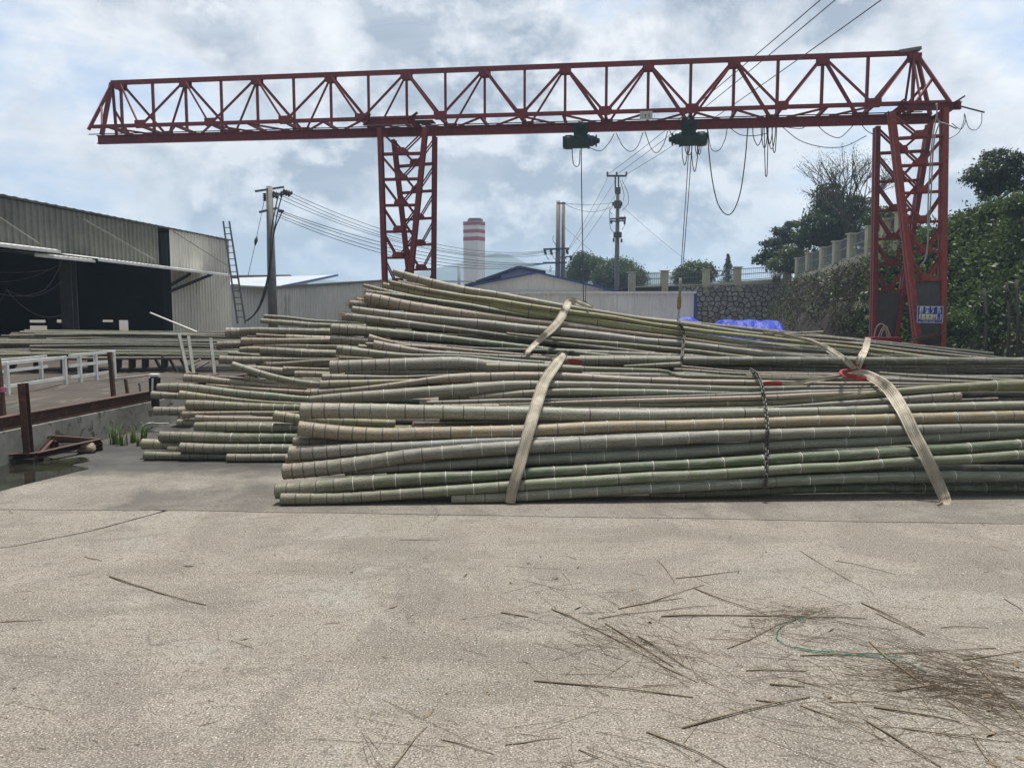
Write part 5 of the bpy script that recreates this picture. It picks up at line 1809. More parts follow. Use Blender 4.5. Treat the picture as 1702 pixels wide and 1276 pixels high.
def pole_px(bundle, tint, label, spec, dy=0.0, flip=False, ext=None, nodew=None, slope=None, grow=1.0):
    L = px_pts(spec)
    sl = SLOPE[bundle] if slope is None else slope
    pf = PROF[bundle]
    k_ = max(1, len(L) // 2) if bundle == 'S' else len(L)
    ym = sum(p[1] for p in L[:k_]) / k_
    A = float(np.interp(ym, *pf)) + dy + sl * 1.6
    P, Rr = [], []
    for x, y, t in L:
        q = UP(x, y, A, sl)
        P.append(q)
        Rr.append(t * q.y / 1285 / 2 * grow)
    if ext is None:
        ext = random.uniform(2.2, 4.6) if L[-1][0] > 1685 else (2.2 if bundle == 'L' else .4)
    if ext and not (flip and L[-1][0] < 1685):
        d = (P[-1] - P[-2]).normalized()
        d.z *= .4
        e = P[-1] + d * ext
        e.z = max(e.z, Rr[-1] * 1.05 + .01)
        P.append(e)
        Rr.append(Rr[-1] * (1.1 if flip else max(.4, 1 - .13 * ext)))
    for q, r_ in zip(P, Rr):
        q.z = max(q.z, r_ * 1.02)
    return bamboo(P, Rr, TINT[tint], label, flip=flip, nodew=nodew)


F_, S_, L_ = 'F', 'S', 'L'
POLES = [
    # ---- strapped bundle nearest the camera, from the ground up
    (F_, 'dark green', 'dark bamboo pole lying on the ground under the chained bundle', [(5, (-700, 985, 60), (330, 965, 62)), (7, (300, 1100, 60), (1345, 1082, 70)), (8, (600, 1085, 72), (1702, 1085, 72))], dict(dy=.36)),
    (F_, 'dark green', 'second pole up from the ground at the wide sling end of the front bundle', [(7, (0, 1085, 70), (690, 1055, 80), (1345, 1022, 82)), (8, (435, 1006, 86), (1165, 1005, 86), (1702, 1005, 86))], dict(dy=.10)),
    (F_, 'grey green', 'third pole up from the ground at the wide sling end, dull grey green', [(5, (0, 930, 75), (330, 912, 80), (755, 884, 88), (1470, 842, 86)), (7, (440, 1000, 88), (740, 980, 92), (1370, 945, 92)), (8, (95, 925, 90), (750, 905, 92), (1105, 900, 92), (1702, 905, 88))], {}),
    (F_, 'green', 'lowest butt of the front bundle, shaded pole rising slowly from the ground', [(3, (100, 1146, 120), (330, 1120, 118), (600, 1080, 112), (1160, 1030, 106)), (5, (200, 838, 92), (735, 798, 96), (1310, 765, 95)), (7, (12, 915, 98), (350, 908, 98), (1000, 865, 95), (1395, 836, 90)), (8, (170, 822, 85), (545, 785, 85), (1345, 747, 84), (1702, 716, 84))], {}),
    (F_, 'dark green', 'deep green pole with bright white node rings, second butt up in the front bundle', [(3, (50, 1000, 150), (230, 990, 146), (600, 947, 142), (1000, 912, 136), (1450, 880, 120), (1702, 866, 112)), (5, (230, 738, 92), (715, 705, 92), (970, 694, 90), (1240, 678, 88), (1522, 662, 88)), (7, (235, 815, 96), (580, 796, 96), (935, 772, 100), (1300, 750, 100), (1680, 730, 104)), (8, (80, 725, 100), (480, 704, 100), (1290, 655, 95), (1702, 625, 92))], dict(nodew=1.2, dy=.015)),
    (F_, 'grey green', 'speckled brownish pole running just above the deep green white ringed pole', [(3, (700, 820, 70), (1290, 775, 92), (1490, 768, 92), (1702, 755, 95)), (5, (200, 630, 92), (620, 606, 98), (1080, 586, 104), (1580, 562, 105)), (7, (260, 712, 110), (860, 655, 106), (1515, 618, 100)), (8, (260, 604, 105), (630, 580, 98), (1010, 560, 98), (1405, 530, 100), (1702, 515, 105))], dict(nodew=1.0, dy=.05, grow=1.0)),
    (F_, 'grey', 'thick pale butt third up in the front bundle, pole rising across the one beneath', [(3, (120, 813, 155), (400, 793, 156), (700, 758, 152), (1080, 706, 140), (1290, 662, 130), (1540, 645, 126), (1702, 625, 124)), (5, (70, 535, 112), (310, 515, 112), (835, 485, 114), (1115, 465, 112), (1410, 450, 108)), (7, (115, 588, 110), (470, 562, 110), (830, 553, 106), (1205, 538, 100), (1580, 522, 92)), (8, (370, 512, 94), (1150, 484, 80), (1702, 478, 74))], dict(nodew=.7)),
    (F_, 'grey', 'mottled grey butt tucked behind the thick pale third butt of the front bundle', [(3, (175, 645, 150), (420, 640, 146), (780, 605, 130), (1220, 585, 105), (1700, 556, 95)), (5, (180, 462, 70), (400, 452, 62), (900, 440, 55)), (7, (300, 540, 50))], dict(dy=.06, nodew=1.0)),
    (F_, 'dark', 'short shaded butt wedged between two grey butts of the front bundle', [(3, (213, 535, 92), (400, 533, 86), (700, 532, 76), (1200, 530, 64))], dict(dy=.16, ext=1.0)),
    (F_, 'grey', 'small butt half hidden behind the low stack of front butts', [(3, (140, 692, 72), (300, 700, 70), (600, 702, 66)), ], dict(dy=.2, ext=.6)),
    (F_, 'tan', 'smooth sunlit pole, orange to green, with a slightly raised butt in the front bundle', [(3, (265, 408, 150), (460, 428, 134), (730, 458, 148), (880, 466, 142), (1060, 470, 134), (1240, 463, 132), (1440, 456, 128), (1660, 451, 126)), (5, (155, 388, 116), (365, 381, 112), (830, 366, 110), (1080, 346, 106), (1340, 336, 98), (1595, 330, 96)), (7, (270, 466, 102), (580, 450, 98), (880, 445, 96), (1200, 431, 95), (1510, 420, 95)), (8, (235, 415, 100), (555, 404, 98), (880, 396, 96), (1215, 386, 95), (1565, 375, 88), (1702, 370, 86))], dict(nodew=.6)),
    (F_, 'grey', 'biggest straight grey pole of the front bundle, widest butt, above the dark gap', [(3, (285, 245, 156), (540, 241, 150), (960, 245, 150), (1190, 248, 146), (1430, 251, 136), (1702, 255, 130)), (5, (0, 220, 116), (225, 225, 116), (470, 226, 116), (730, 230, 114), (990, 239, 112), (1270, 243, 106), (1550, 246, 106)), (7, (250, 365, 104), (580, 361, 98), (905, 355, 94), (1245, 346, 82), (1570, 338, 76)), (8, (310, 322, 76), (985, 296, 72), (1330, 291, 76), (1670, 281, 76))], dict(nodew=.8)),
    (F_, 'dark', 'thin dark pole glimpsed deep in the gap below the biggest grey pole', [(5, (-300, 312, 24), (100, 303, 22), (340, 297, 20), (560, 294, 18))], dict(dy=.35, ext=1.0)),
    (F_, 'grey', 'mottled pale pole with a tapered cut butt bending up over the biggest grey pole', [(3, (365, 136, 66), (460, 128, 80), (560, 122, 84), (690, 112, 90), (820, 108, 100), (955, 105, 108), (1110, 92, 112), (1270, 80, 108), (1440, 70, 110), (1615, 54, 110)), (6, (70, 952, 98), (210, 938, 94), (375, 925, 86), (700, 920, 60), (860, 920, 58), (1020, 922, 56), (1180, 926, 52), (1365, 930, 46), (1580, 936, 44)), (7, (125, 120, 46), (375, 128, 50), (655, 136, 50), (945, 140, 46), (1260, 131, 40), (1600, 124, 36)), (10, (5, 550, 32), (340, 546, 28), (700, 538, 18), (980, 533, 12))], dict(nodew=.6)),
    (F_, 'pinkish', 'brown speckled pole, second from the top where the narrow sling crosses the bundle', [(4, (100, 1213, 86), (180, 1203, 66), (300, 1192, 56), (690, 1160, 52), (970, 1120, 52), (1110, 1100, 54), (1270, 1080, 66), (1450, 1066, 84), (1640, 1052, 90)), (6, (40, 865, 86), (220, 856, 80), (405, 850, 76), (790, 856, 70), (990, 866, 66), (1200, 880, 64), (1420, 886, 58), (1645, 890, 52)), (9, (200, 655, 54), (470, 665, 50), (745, 667, 50), (960, 670, 48), (1300, 676, 42), (1680, 681, 36)), (10, (75, 515, 36), (403, 513, 32), (740, 517, 20), (1085, 518, 14))], dict(dy=.06)),
    (F_, 'yellow', 'pale square cut butt level with the bent shed side pole, thinning quickly', [(4, (183, 1130, 80), (260, 1126, 78), (395, 1120, 75), (540, 1118, 68), (690, 1113, 56), (870, 1096, 40), (1100, 1090, 28)), ], dict(dy=.1, ext=.8)),
    (F_, 'grey', 'light grey slim pole just above the pale square cut butt', [(4, (203, 1064, 76), (370, 1064, 58), (465, 1061, 52), (590, 1060, 46), (870, 1062, 32), (1040, 1058, 28), (1230, 1046, 24), (1500, 1034, 18))], dict(dy=.12, ext=.6)),
    (F_, 'dark', 'shaded thin pole in the hollow under the thick grey butt near the narrow sling', [(4, (420, 1012, 60), (800, 1012, 56), (1320, 1012, 48), (1700, 1005, 32))], dict(dy=.22, ext=.8)),
    (F_, 'grey', 'thick grey green butt lying over the hollow, ending beneath the narrow sling', [(4, (278, 965, 128), (410, 960, 126), (510, 955, 122), (640, 950, 124), (770, 946, 126), (920, 944, 126), (1080, 936, 130), (1245, 930, 124), (1430, 926, 130), (1630, 930, 128)), (6, (30, 752, 108), (150, 768, 96)), ], dict(dy=-.05, ext=.9)),
    (F_, 'green', 'greenish pole with a clean square butt starting mid bundle before the narrow sling', [(6, (133, 775, 62), (300, 778, 60), (590, 780, 55), (870, 794, 50), (1160, 800, 42), (1450, 807, 36), (1690, 812, 32)), (9, (130, 610, 36), (420, 615, 36), (720, 622, 32), (1020, 630, 22), (1320, 633, 20))], dict(dy=-.12)),
    (F_, 'grey green', 'closely ringed butt sloping down behind the thick grey butt', [(4, (395, 806, 90), (460, 812, 84), (530, 815, 76), (660, 835, 75), (735, 841, 70), (800, 848, 62), (930, 855, 46), (1120, 860, 36), (1350, 856, 28), (1500, 856, 26)), (6, (220, 715, 34), (415, 731, 30), (640, 742, 26), (835, 755, 25), (1030, 765, 25), (1250, 776, 22)), (9, (200, 566, 26), (600, 580, 20))], dict(dy=.05)),
    (F_, 'pinkish', 'pinkish tapering pole with a stout short butt in front of the tilted bundle', [(4, (685, 752, 92), (775, 766, 82), (865, 781, 76), (970, 800, 68), (1080, 811, 56), (1210, 828, 50), (1345, 836, 42), (1510, 841, 40), (1685, 850, 32)), (6, (80, 680, 28), (230, 690, 30), (410, 698, 32), (590, 706, 32), (980, 726, 36), (1190, 741, 36)), (9, (60, 548, 32), (345, 556, 30)), ], dict(dy=.05)),
    (F_, 'grey green', 'pale short butt peeping out behind the stout pinkish one', [(4, (543, 776, 56), (690, 781, 50), (900, 800, 40), (1200, 815, 28))], dict(dy=.2, ext=.6)),
    (F_, 'pinkish', 'slim pink pole at the back of the front bundle, passing the sling knot', [(4, (610, 745, 32), (690, 750, 32), (900, 760, 28), (1075, 768, 30), (1230, 776, 32), (1395, 791, 36), (1565, 806, 32)), (6, (130, 655, 25), (290, 668, 26), (440, 681, 24), (700, 690, 22), (1000, 712, 22))], dict(dy=.15)),
    (F_, 'tan', 'short brown butt pointing up at the foot of the tilted bundle', [(4, (640, 686, 72), (710, 702, 58), (800, 725, 42), (900, 742, 28), (1100, 760, 20))], dict(dy=.2, ext=.3)),
    (F_, 'dark', 'thin dark pole with a ragged end above the thick grey butt', [(4, (360, 876, 36), (500, 880, 30), (650, 886, 25), (900, 890, 20))], dict(dy=.15, ext=.5)),
    (F_, 'green', 'green pole end cut square just below the hook chain of the tilted bundle', [(6, (1250, 772, 20), (1510, 764, 36)), (9, (60, 517, 46), (280, 510, 52))], dict(flip=True, dy=.05)),
    (F_, 'pinkish', 'thin pink tip with a blackened end below the square cut green end', [(9, (215, 551, 24), (345, 558, 30), (540, 576, 30), (780, 592, 28), (1080, 600, 26), (1370, 605, 25), (1600, 602, 24))], dict(dy=-.02)),
    (F_, 'pinkish', 'thin pale pole running along the foot of the tilted bundle to the knot', [(9, (280, 526, 22), (430, 540, 22), (620, 560, 22), (830, 575, 25), (1060, 586, 22), (1230, 588, 20), (1500, 590, 20))], dict(dy=.1)),
    (F_, 'grey green', 'long slim pole drooping beneath the mottled bent pole, crossing the narrow sling', [(6, (0, 1030, 25), (140, 1015, 40), (335, 1000, 55), (740, 976, 58), (1225, 980, 56), (1500, 981, 52)), (7, (40, 168, 50), (365, 174, 34), (700, 177, 20), (1100, 181, 16))], dict(ext=.4)),
    (F_, 'grey', 'thin pale pole squeezed directly on the biggest grey pole at the narrow sling', [(5, (-200, 142, 28), (0, 138, 35), (285, 130, 38), (515, 120, 32), (980, 116, 16), (1240, 105, 15)), (7, (0, 210, 15), (220, 204, 18), (550, 194, 20), (880, 184, 26), (1215, 173, 27), (1555, 160, 26)), (8, (300, 147, 22))], dict(ext=.5)),
    (F_, 'pinkish', 'slim pinkish pole thickening to the wide sling just over the dark node pole', [(5, (385, 156, 15), (640, 151, 20), (870, 141, 26), (1130, 135, 32), (1395, 128, 36), (1685, 122, 40)), (7, (90, 240, 45), (430, 230, 42), (765, 222, 45), (1115, 212, 45), (1460, 190, 42)), (8, (235, 176, 34), (450, 165, 30))], dict(ext=.6)),
    (F_, 'olive', 'pole thickening into a big smooth green butt past the wide sling, dark node rings', [(5, (640, 162, 14), (885, 160, 22), (1165, 160, 30), (1445, 158, 36)), (7, (150, 282, 50), (475, 277, 54), (800, 270, 55), (1105, 262, 56), (1440, 234, 60), (1700, 214, 64)), (8, (165, 205, 62), (400, 180, 66), (990, 135, 76), (1390, 113, 84), (1702, 108, 108))], dict(flip=True, nodew=.3)),
    (F_, 'grey', 'grey pole ending in a square cut butt just past the wide sling', [(7, (1100, 300, 14), (1550, 276, 44)), (8, (0, 270, 42), (380, 250, 46), (790, 220, 60), (1140, 201, 70))], dict(flip=True, dy=-.02)),
    (F_, 'dark', 'shaded pole end behind the square cut grey butt past the wide sling', [(8, (700, 262, 40), (1100, 246, 38), (1470, 226, 30))], dict(flip=True, dy=.12)),
    (F_, 'grey', 'slim pole with a loose raised tip just past the sling knot', [(10, (430, 420, 22), (600, 438, 30), (710, 445, 30), (990, 456, 32), (1290, 470, 25), (1600, 483, 18), (1702, 487, 12))], dict(dy=.1, ext=.3)),
    (F_, 'grey', 'slim pale pole lying across under the wide sling below the loose raised tip', [(9, (850, 606, 22), (1370, 622, 26)), (10, (120, 460, 26), (400, 474, 32), (690, 485, 38), (995, 493, 32), (1300, 500, 20), (1500, 503, 12))], dict(dy=.05, ext=.3)),
    # ---- tilted bundle behind, from the top down
    (S_, 'grey', 'topmost bamboo pole of the tilted bundle, its dark butt in front of the crane leg', [(4, (868, 66, 66), (930, 82, 72), (1000, 106, 76), (1100, 138, 82), (1190, 160, 86), (1300, 187, 80), (1415, 214, 78), (1540, 240, 78), (1690, 265, 74)), (6, (80, 170, 56), (205, 188, 54), (345, 215, 50), (490, 240, 50), (650, 270, 46), (850, 304, 42), (985, 322, 38), (1155, 350, 36), (1330, 378, 36), (1505, 404, 36)), (9, (50, 120, 42), (260, 143, 40), (465, 172, 40), (670, 204, 38), (860, 230, 36), (1130, 256, 30), (1350, 280, 28), (1600, 310, 25))], dict(ext=.6)),
    (S_, 'tan', 'thin pole sheltering right under the topmost pole of the tilted bundle', [(4, (915, 156, 24), (1050, 182, 26), (1240, 216, 24), (1500, 250, 22))], dict(dy=.12, ext=.6)),
    (S_, 'yellow', 'yellowish pole second from the top of the tilted bundle', [(4, (840, 164, 40), (1030, 206, 46), (1150, 230, 42), (1275, 255, 42), (1395, 276, 42), (1515, 296, 46), (1620, 311, 42)), (6, (115, 225, 40), (225, 245, 44), (355, 266, 44), (515, 290, 42), (675, 312, 38), (835, 336, 40), (1020, 358, 40), (1200, 382, 36), (1335, 406, 32), (1460, 430, 28)), (9, (0, 152, 34), (135, 168, 38), (300, 190, 40), (435, 211, 40), (605, 232, 42), (780, 250, 42), (985, 271, 40), (1195, 297, 40), (1400, 320, 38)), (10, (200, 200, 36), (375, 220, 38), (560, 248, 44), (735, 275, 44), (910, 296, 45), (1080, 325, 46), (1245, 346, 46), (1400, 370, 50), (1550, 386, 50), (1702, 405, 52))], {}),
    (S_, 'yellow', 'rough barked yellow green pole third from the top, white ringed towards the wide sling', [(4, (770, 190, 52), (890, 216, 66), (1030, 245, 66), (1120, 266, 60), (1200, 281, 52), (1300, 296, 46), (1400, 311, 42), (1520, 331, 44), (1640, 351, 46)), (6, (20, 240, 32), (155, 272, 36), (275, 299, 42), (400, 320, 50), (545, 346, 58), (870, 395, 64), (1050, 420, 62), (1240, 450, 62), (1445, 476, 58)), (9, (0, 202, 54), (210, 231, 52), (460, 263, 56), (705, 300, 54), (970, 335, 56), (1250, 371, 56), (1540, 411, 60)), (10, (0, 250, 60), (150, 266, 56), (530, 316, 56), (820, 361, 58), (1130, 405, 56), (1440, 441, 44), (1702, 470, 24))], dict(nodew=.9)),
    (S_, 'yellow', 'pointed pale butt angled up at the end of the tilted bundle', [(4, (588, 192, 30), (625, 203, 48), (665, 216, 54), (755, 240, 50), (850, 262, 44), (950, 285, 40)), ], dict(dy=.05, ext=.8)),
    (S_, 'grey green', 'ragged ended pole above the thickest butt of the tilted bundle, tip hidden by the sling', [(4, (610, 250, 36), (720, 266, 42), (820, 281, 46), (900, 291, 48), (990, 301, 52), (1085, 316, 56), (1195, 336, 60), (1310, 356, 62), (1445, 371, 64), (1590, 390, 66)), (6, (10, 290, 58), (135, 312, 52), (270, 332, 46), (415, 360, 38), (570, 384, 28), (660, 396, 20)), ], dict(ext=.5)),
    (S_, 'pinkish', 'thickest mottled butt with a torn fibrous end high in the tilted bundle', [(4, (608, 306, 96), (660, 314, 112), (725, 327, 112), (815, 349, 112), (910, 370, 114), (1020, 393, 110), (1140, 407, 106), (1275, 428, 102), (1425, 451, 100), (1580, 470, 92)), (6, (20, 352, 66), (140, 370, 62), (305, 389, 58), (475, 411, 50), (850, 450, 42), (1050, 475, 36), (1255, 496, 36), (1465, 520, 32), (1690, 545, 30)), (9, (255, 278, 34), (500, 310, 32), (760, 345, 30), (1030, 378, 26), (1300, 408, 20)), ], dict(ext=.5)),
    (S_, 'grey', 'broken grey butt poking out lowest at the torn end cluster', [(4, (462, 372, 76), (540, 374, 78), (620, 378, 74), (900, 400, 60))], dict(dy=.12, ext=1.2)),
    (S_, 'tan', 'stubby brown butt behind the thickest torn one', [(4, (530, 345, 82), (640, 356, 80), (900, 390, 60))], dict(dy=.16, ext=1.2)),
    (S_, 'grey', 'clean pale grey pole fifth down the tilted bundle, bluish past the wide sling', [(4, (483, 418, 62), (560, 430, 70), (625, 441, 74), (755, 460, 78), (905, 476, 76), (1075, 491, 74), (1240, 510, 76), (1435, 531, 78), (1635, 551, 80)), (6, (40, 420, 76), (220, 441, 76), (415, 465, 72), (835, 502, 74), (1060, 527, 74), (1295, 556, 70), (1535, 586, 66)), (9, (85, 306, 66), (360, 336, 64), (635, 369, 60), (910, 401, 58), (1155, 429, 56), (1390, 456, 60), (1585, 482, 56)), (10, (125, 346, 60), (310, 369, 52), (560, 398, 44), (820, 423, 26), (1000, 440, 16))], dict(nodew=.3, ext=.5)),
    (S_, 'dark', 'dark pole with a frayed fuzzy end, sixth down the tilted bundle', [(4, (395, 488, 76), (455, 494, 80), (515, 501, 78), (620, 511, 76), (735, 521, 76), (860, 541, 78), (1130, 575, 70), (1270, 592, 66), (1430, 611, 60), (1600, 631, 56)), (6, (10, 494, 46), (165, 511, 46), (330, 535, 44), (500, 552, 42), (660, 580, 44), (845, 600, 45), (1030, 621, 44), (1225, 642, 42), (1415, 666, 45), (1640, 692, 46)), (9, (0, 415, 48), (175, 436, 50), (400, 466, 52), (620, 491, 52), (845, 516, 50), (1075, 541, 40), (1300, 563, 30), (1500, 585, 20))], dict(ext=.4)),
    (S_, 'olive', 'olive pole that emerges midway between two grey ones under the sling', [(6, (300, 505, 20), (410, 521, 24), (600, 541, 30), (765, 556, 36), (950, 576, 42), (1160, 591, 44), (1370, 611, 44), (1590, 632, 46)), (9, (145, 373, 46), (405, 396, 46), (665, 431, 50), (935, 463, 52), (1210, 496, 52), (1485, 531, 50)), (10, (0, 386, 50), (180, 396, 30), (330, 402, 20))], dict(dy=.03, ext=.4)),
    (S_, 'green', 'lowest thick green grey butt of the tilted bundle, overhanging the shaded hollow', [(4, (288, 604, 108), (385, 611, 106), (460, 616, 98), (550, 621, 100), (655, 631, 96), (765, 637, 92), (890, 650, 86), (1020, 661, 84), (1165, 676, 80), (1305, 691, 76), (1460, 706, 72), (1625, 726, 70)), (6, (30, 576, 60), (180, 591, 60), (325, 606, 56), (625, 641, 52), (785, 656, 50), (945, 676, 46), (1115, 691, 42), (1290, 711, 32), (1470, 731, 22), (1640, 742, 16))], dict(ext=.4)),
    (S_, 'dark', 'shaded butt directly beneath the lowest thick butt of the tilted bundle', [(4, (285, 700, 90), (360, 706, 94), (480, 720, 92), (600, 727, 90), (900, 742, 70), (1400, 775, 50), (1700, 795, 42))], dict(dy=.05, ext=1.0)),
    (S_, 'dark', 'lowest shadowed butt in the hollow between the two bundles', [(4, (340, 800, 84), (500, 808, 82), (700, 818, 70), (1000, 840, 50))], dict(dy=.1, ext=1.0)),
    (S_, 'grey', 'upper edge pole along the far skyline of the tilted bundle beside the blue tarpaulin', [(9, (1000, 232, 16), (1350, 256, 22), (1700, 279, 20)), (10, (430, 165, 20), (635, 186, 22), (840, 212, 26), (1255, 260, 20), (1460, 280, 16), (1702, 300, 15))], dict(dy=.25)),
    (S_, 'pinkish', 'slim pale pole second along the skyline edge before the red crane foot', [(9, (1100, 256, 20), (1350, 281, 24), (1520, 301, 24)), (10, (120, 152, 22), (535, 206, 26), (790, 236, 26), (1035, 262, 26), (1275, 288, 30), (1510, 308, 34), (1702, 338, 42))], dict(dy=.15)),
    (S_, 'yellow', 'thin yellow tip tucked above the green white ringed pole', [(10, (350, 262, 20), (800, 320, 22), (1085, 360, 22), (1365, 400, 24), (1650, 445, 20)), ], dict(dy=.1, ext=1.0)),
    (S_, 'grey', 'loose thin pole sticking out past the blue tarpaulin', [(9, (1080, 246, 14), (1300, 231, 16), (1535, 221, 20)), ], dict(dy=.5, flip=True)),
    # ---- untied pile at the shed side, from the ground up
    (L_, 'dark green', 'lowest ground pole of the loose pile, mossy butt nearest the curb', [(2, (62, 815, 86), (150, 812, 86), (215, 812, 82), (305, 810, 80), (600, 806, 76), (840, 805, 76), (1100, 802, 70)), ], dict(dy=.06)),
    (L_, 'grey green', 'ground pole of the loose pile ending by the front bundle, ringed butt', [(2, (838, 806, 82), (940, 806, 80), (1025, 801, 80), (1140, 798, 78), (1260, 796, 76), (1400, 794, 75))], dict(dy=-.05)),
    (L_, 'yellow', 'yellow short butt sticking out furthest low in the loose pile', [(2, (42, 668, 106), (90, 662, 100), (185, 664, 94), (280, 680, 92), (500, 690, 84)), ], dict(dy=.1)),
    (L_, 'yellow', 'stubby yellowish butt half under the ringed pole low in the loose pile', [(2, (286, 720, 88), (350, 718, 86), (420, 720, 82), (700, 728, 76))], dict(dy=.05)),
    (L_, 'grey green', 'evenly ringed pole third up from the ground in the loose pile', [(2, (398, 700, 96), (505, 702, 96), (585, 710, 96), (665, 712, 96), (760, 713, 94), (875, 713, 92), (990, 712, 88), (1125, 709, 86), (1265, 709, 86), (1440, 710, 85))], dict(nodew=.6, dy=-.03)),
    (L_, 'dark green', 'long dark green pole with a brown rounded butt low in the loose pile', [(2, (205, 597, 100), (340, 596, 98), (440, 601, 98), (570, 606, 98), (855, 612, 96), (1150, 612, 92), (1350, 610, 88), (1500, 610, 86)), ], {}),
    (L_, 'green', 'green pole with grey blotched butt at the middle of the loose pile', [(2, (535, 504, 86), (605, 504, 92), (670, 503, 96), (760, 506, 96), (855, 508, 96), (980, 511, 92), (1095, 512, 92), (1220, 516, 90), (1380, 518, 88), (1510, 520, 86))], dict(nodew=.5)),
    (L_, 'yellow', 'short stub with three rings jutting toward the front bundle butts', [(2, (1282, 404, 112), (1375, 415, 106), (1460, 426, 98), (1545, 436, 90), (1700, 450, 82)), ], dict(dy=-.1, ext=.8)),
    (L_, 'pinkish', 'slim brown pink pole just above the green blotched one', [(2, (542, 425, 62), (660, 428, 56), (760, 430, 54), (870, 431, 52), (1000, 431, 50), (1130, 432, 48), (1280, 435, 46)), ], dict(dy=-.02)),
    (L_, 'grey', 'small pale butt set back above a brown plank in the loose pile', [(2, (372, 465, 66), (430, 463, 62), (540, 465, 60), (700, 472, 52))], dict(dy=.15)),
    (L_, 'tan', 'orange tan thin pole with a broken pale butt in the loose pile', [(2, (422, 395, 76), (470, 392, 60), (510, 389, 46), (570, 379, 38), (735, 378, 38), (940, 375, 38), (1160, 375, 38), (1300, 375, 36), (1535, 373, 30)), ], {}),
    (L_, 'grey', 'grey butt reaching furthest toward the curb at mid height of the pile', [(2, (152, 358, 86), (240, 358, 86), (330, 356, 78), (420, 356, 72), (600, 356, 62))], dict(dy=.12)),
    (L_, 'olive', 'stout olive pole with white rings in the upper half of the loose pile', [(2, (458, 300, 98), (500, 299, 104), (600, 300, 98), (720, 305, 92), (810, 308, 88), (900, 312, 84), (1010, 318, 82), (1120, 322, 80), (1260, 325, 76), (1410, 326, 72), (1535, 326, 70))], dict(nodew=.9)),
    (L_, 'yellow', 'yellow green pole tapering fast under the long ringed pole', [(2, (392, 206, 92), (490, 212, 78), (560, 218, 64), (700, 228, 50), (850, 245, 40), (1040, 262, 32), (1200, 270, 24), (1530, 286, 20)), ], dict(dy=.02)),
    (L_, 'grey', 'grey pole with a knob like cut butt above the rail beam', [(2, (128, 205, 76), (200, 212, 70), (265, 212, 68), (340, 212, 68), (600, 226, 52))], dict(dy=.2)),
    (L_, 'grey green', 'long closely ringed pole sloping gently across the pile from the curb side', [(2, (185, 135, 78), (245, 131, 80), (310, 132, 82), (400, 131, 82), (480, 136, 85), (550, 145, 86), (640, 155, 82), (715, 165, 80), (820, 178, 76), (925, 190, 72), (1040, 198, 70), (1170, 210, 66), (1310, 218, 64), (1450, 232, 56), (1620, 242, 50)), ], dict(nodew=.6)),
    (L_, 'tan', 'warm tan slim pole above the long closely ringed one', [(2, (640, 108, 24), (880, 132, 30), (1015, 145, 36), (1140, 153, 38), (1280, 163, 40), (1440, 173, 44), (1625, 186, 48))], dict(dy=.08, flip=True)),
    (L_, 'pinkish', 'pinkish tapering pole with a round brown butt over the long ringed pole', [(2, (433, 46, 78), (505, 46, 78), (570, 49, 72), (630, 55, 72), (700, 66, 66), (780, 76, 62), (870, 86, 56), (970, 93, 52), (1100, 102, 42), (1220, 115, 32), (1340, 125, 24), (1500, 136, 18)), ], {}),
    (L_, 'pinkish', 'thin straight pale pole just behind the pinkish tapering one', [(2, (640, 26, 20), (800, 36, 22), (1000, 48, 20), (1200, 60, 16))], dict(dy=.12)),
    (L_, 'tan', 'short brown tapering tip next to the upturned pole', [(2, (1003, 40, 62), (1075, 49, 46), (1140, 65, 36), (1230, 84, 26), (1300, 95, 18))], dict(dy=-.02)),
    (L_, 'grey green', 'bent pole with an upturned butt curving down across the pile', [(1, (885, 606, 78), (945, 622, 76), (1035, 650, 72), (1090, 668, 68), (1190, 700, 66), (1290, 725, 66), (1390, 746, 62), (1520, 767, 60), (1700, 786, 56)), ], dict(dy=-.12)),
    (L_, 'grey', 'pale butt behind the curve of the bent pole', [(1, (1028, 632, 52), (1100, 640, 62), (1200, 650, 80), (1310, 660, 80), (1470, 670, 72))], dict(dy=.05)),
    (L_, 'yellow', 'thin yellow green pole over the pale butt behind the bent pole', [(1, (1370, 648, 66), (1420, 641, 44), (1550, 640, 36), (1700, 645, 30))], dict(dy=.02)),
    (L_, 'tan', 'brown cut end pointing toward the shed beneath the thin yellow pole', [(1, (1478, 692, 66), (1525, 692, 64), (1640, 691, 60), (1700, 695, 58))], dict(dy=-.03)),
    (L_, 'dark', 'slim dark pole with a broken knotty end in the upper pile', [(1, (1203, 600, 46), (1260, 598, 42), (1355, 595, 40), (1480, 588, 40), (1560, 580, 40), (1700, 570, 38))], dict(dy=-.06)),
    (L_, 'grey', 'grey pole with a pale cut rim jutting toward the trestle posts', [(1, (770, 555, 82), (830, 558, 82), (910, 561, 80), (1020, 562, 78), (1140, 558, 70), (1280, 555, 52), (1420, 552, 36), (1600, 550, 22))], {}),
    (L_, 'olive', 'slim mossy pole above the grey one with the pale cut rim', [(1, (848, 495, 34), (945, 500, 34), (1060, 508, 36), (1150, 518, 30), (1320, 524, 22))], dict(dy=.08)),
    (L_, 'tan', 'slant cut brown butt in the upper pile touching a split ended pole', [(1, (960, 460, 50), (1000, 452, 66), (1100, 453, 62), (1200, 460, 58), (1350, 470, 50))], dict(dy=.08)),
    (L_, 'grey green', 'split ended grey green pole in the upper pile', [(1, (1150, 466, 72), (1200, 468, 74), (1285, 471, 76), (1370, 478, 72), (1465, 483, 72), (1570, 490, 70), (1700, 496, 66))], {}),
    (L_, 'grey', 'thin pole resting along the top of the split ended one', [(1, (1085, 424, 28), (1250, 424, 32), (1360, 421, 36), (1480, 425, 40), (1590, 428, 46), (1700, 430, 42))], dict(dy=.05)),
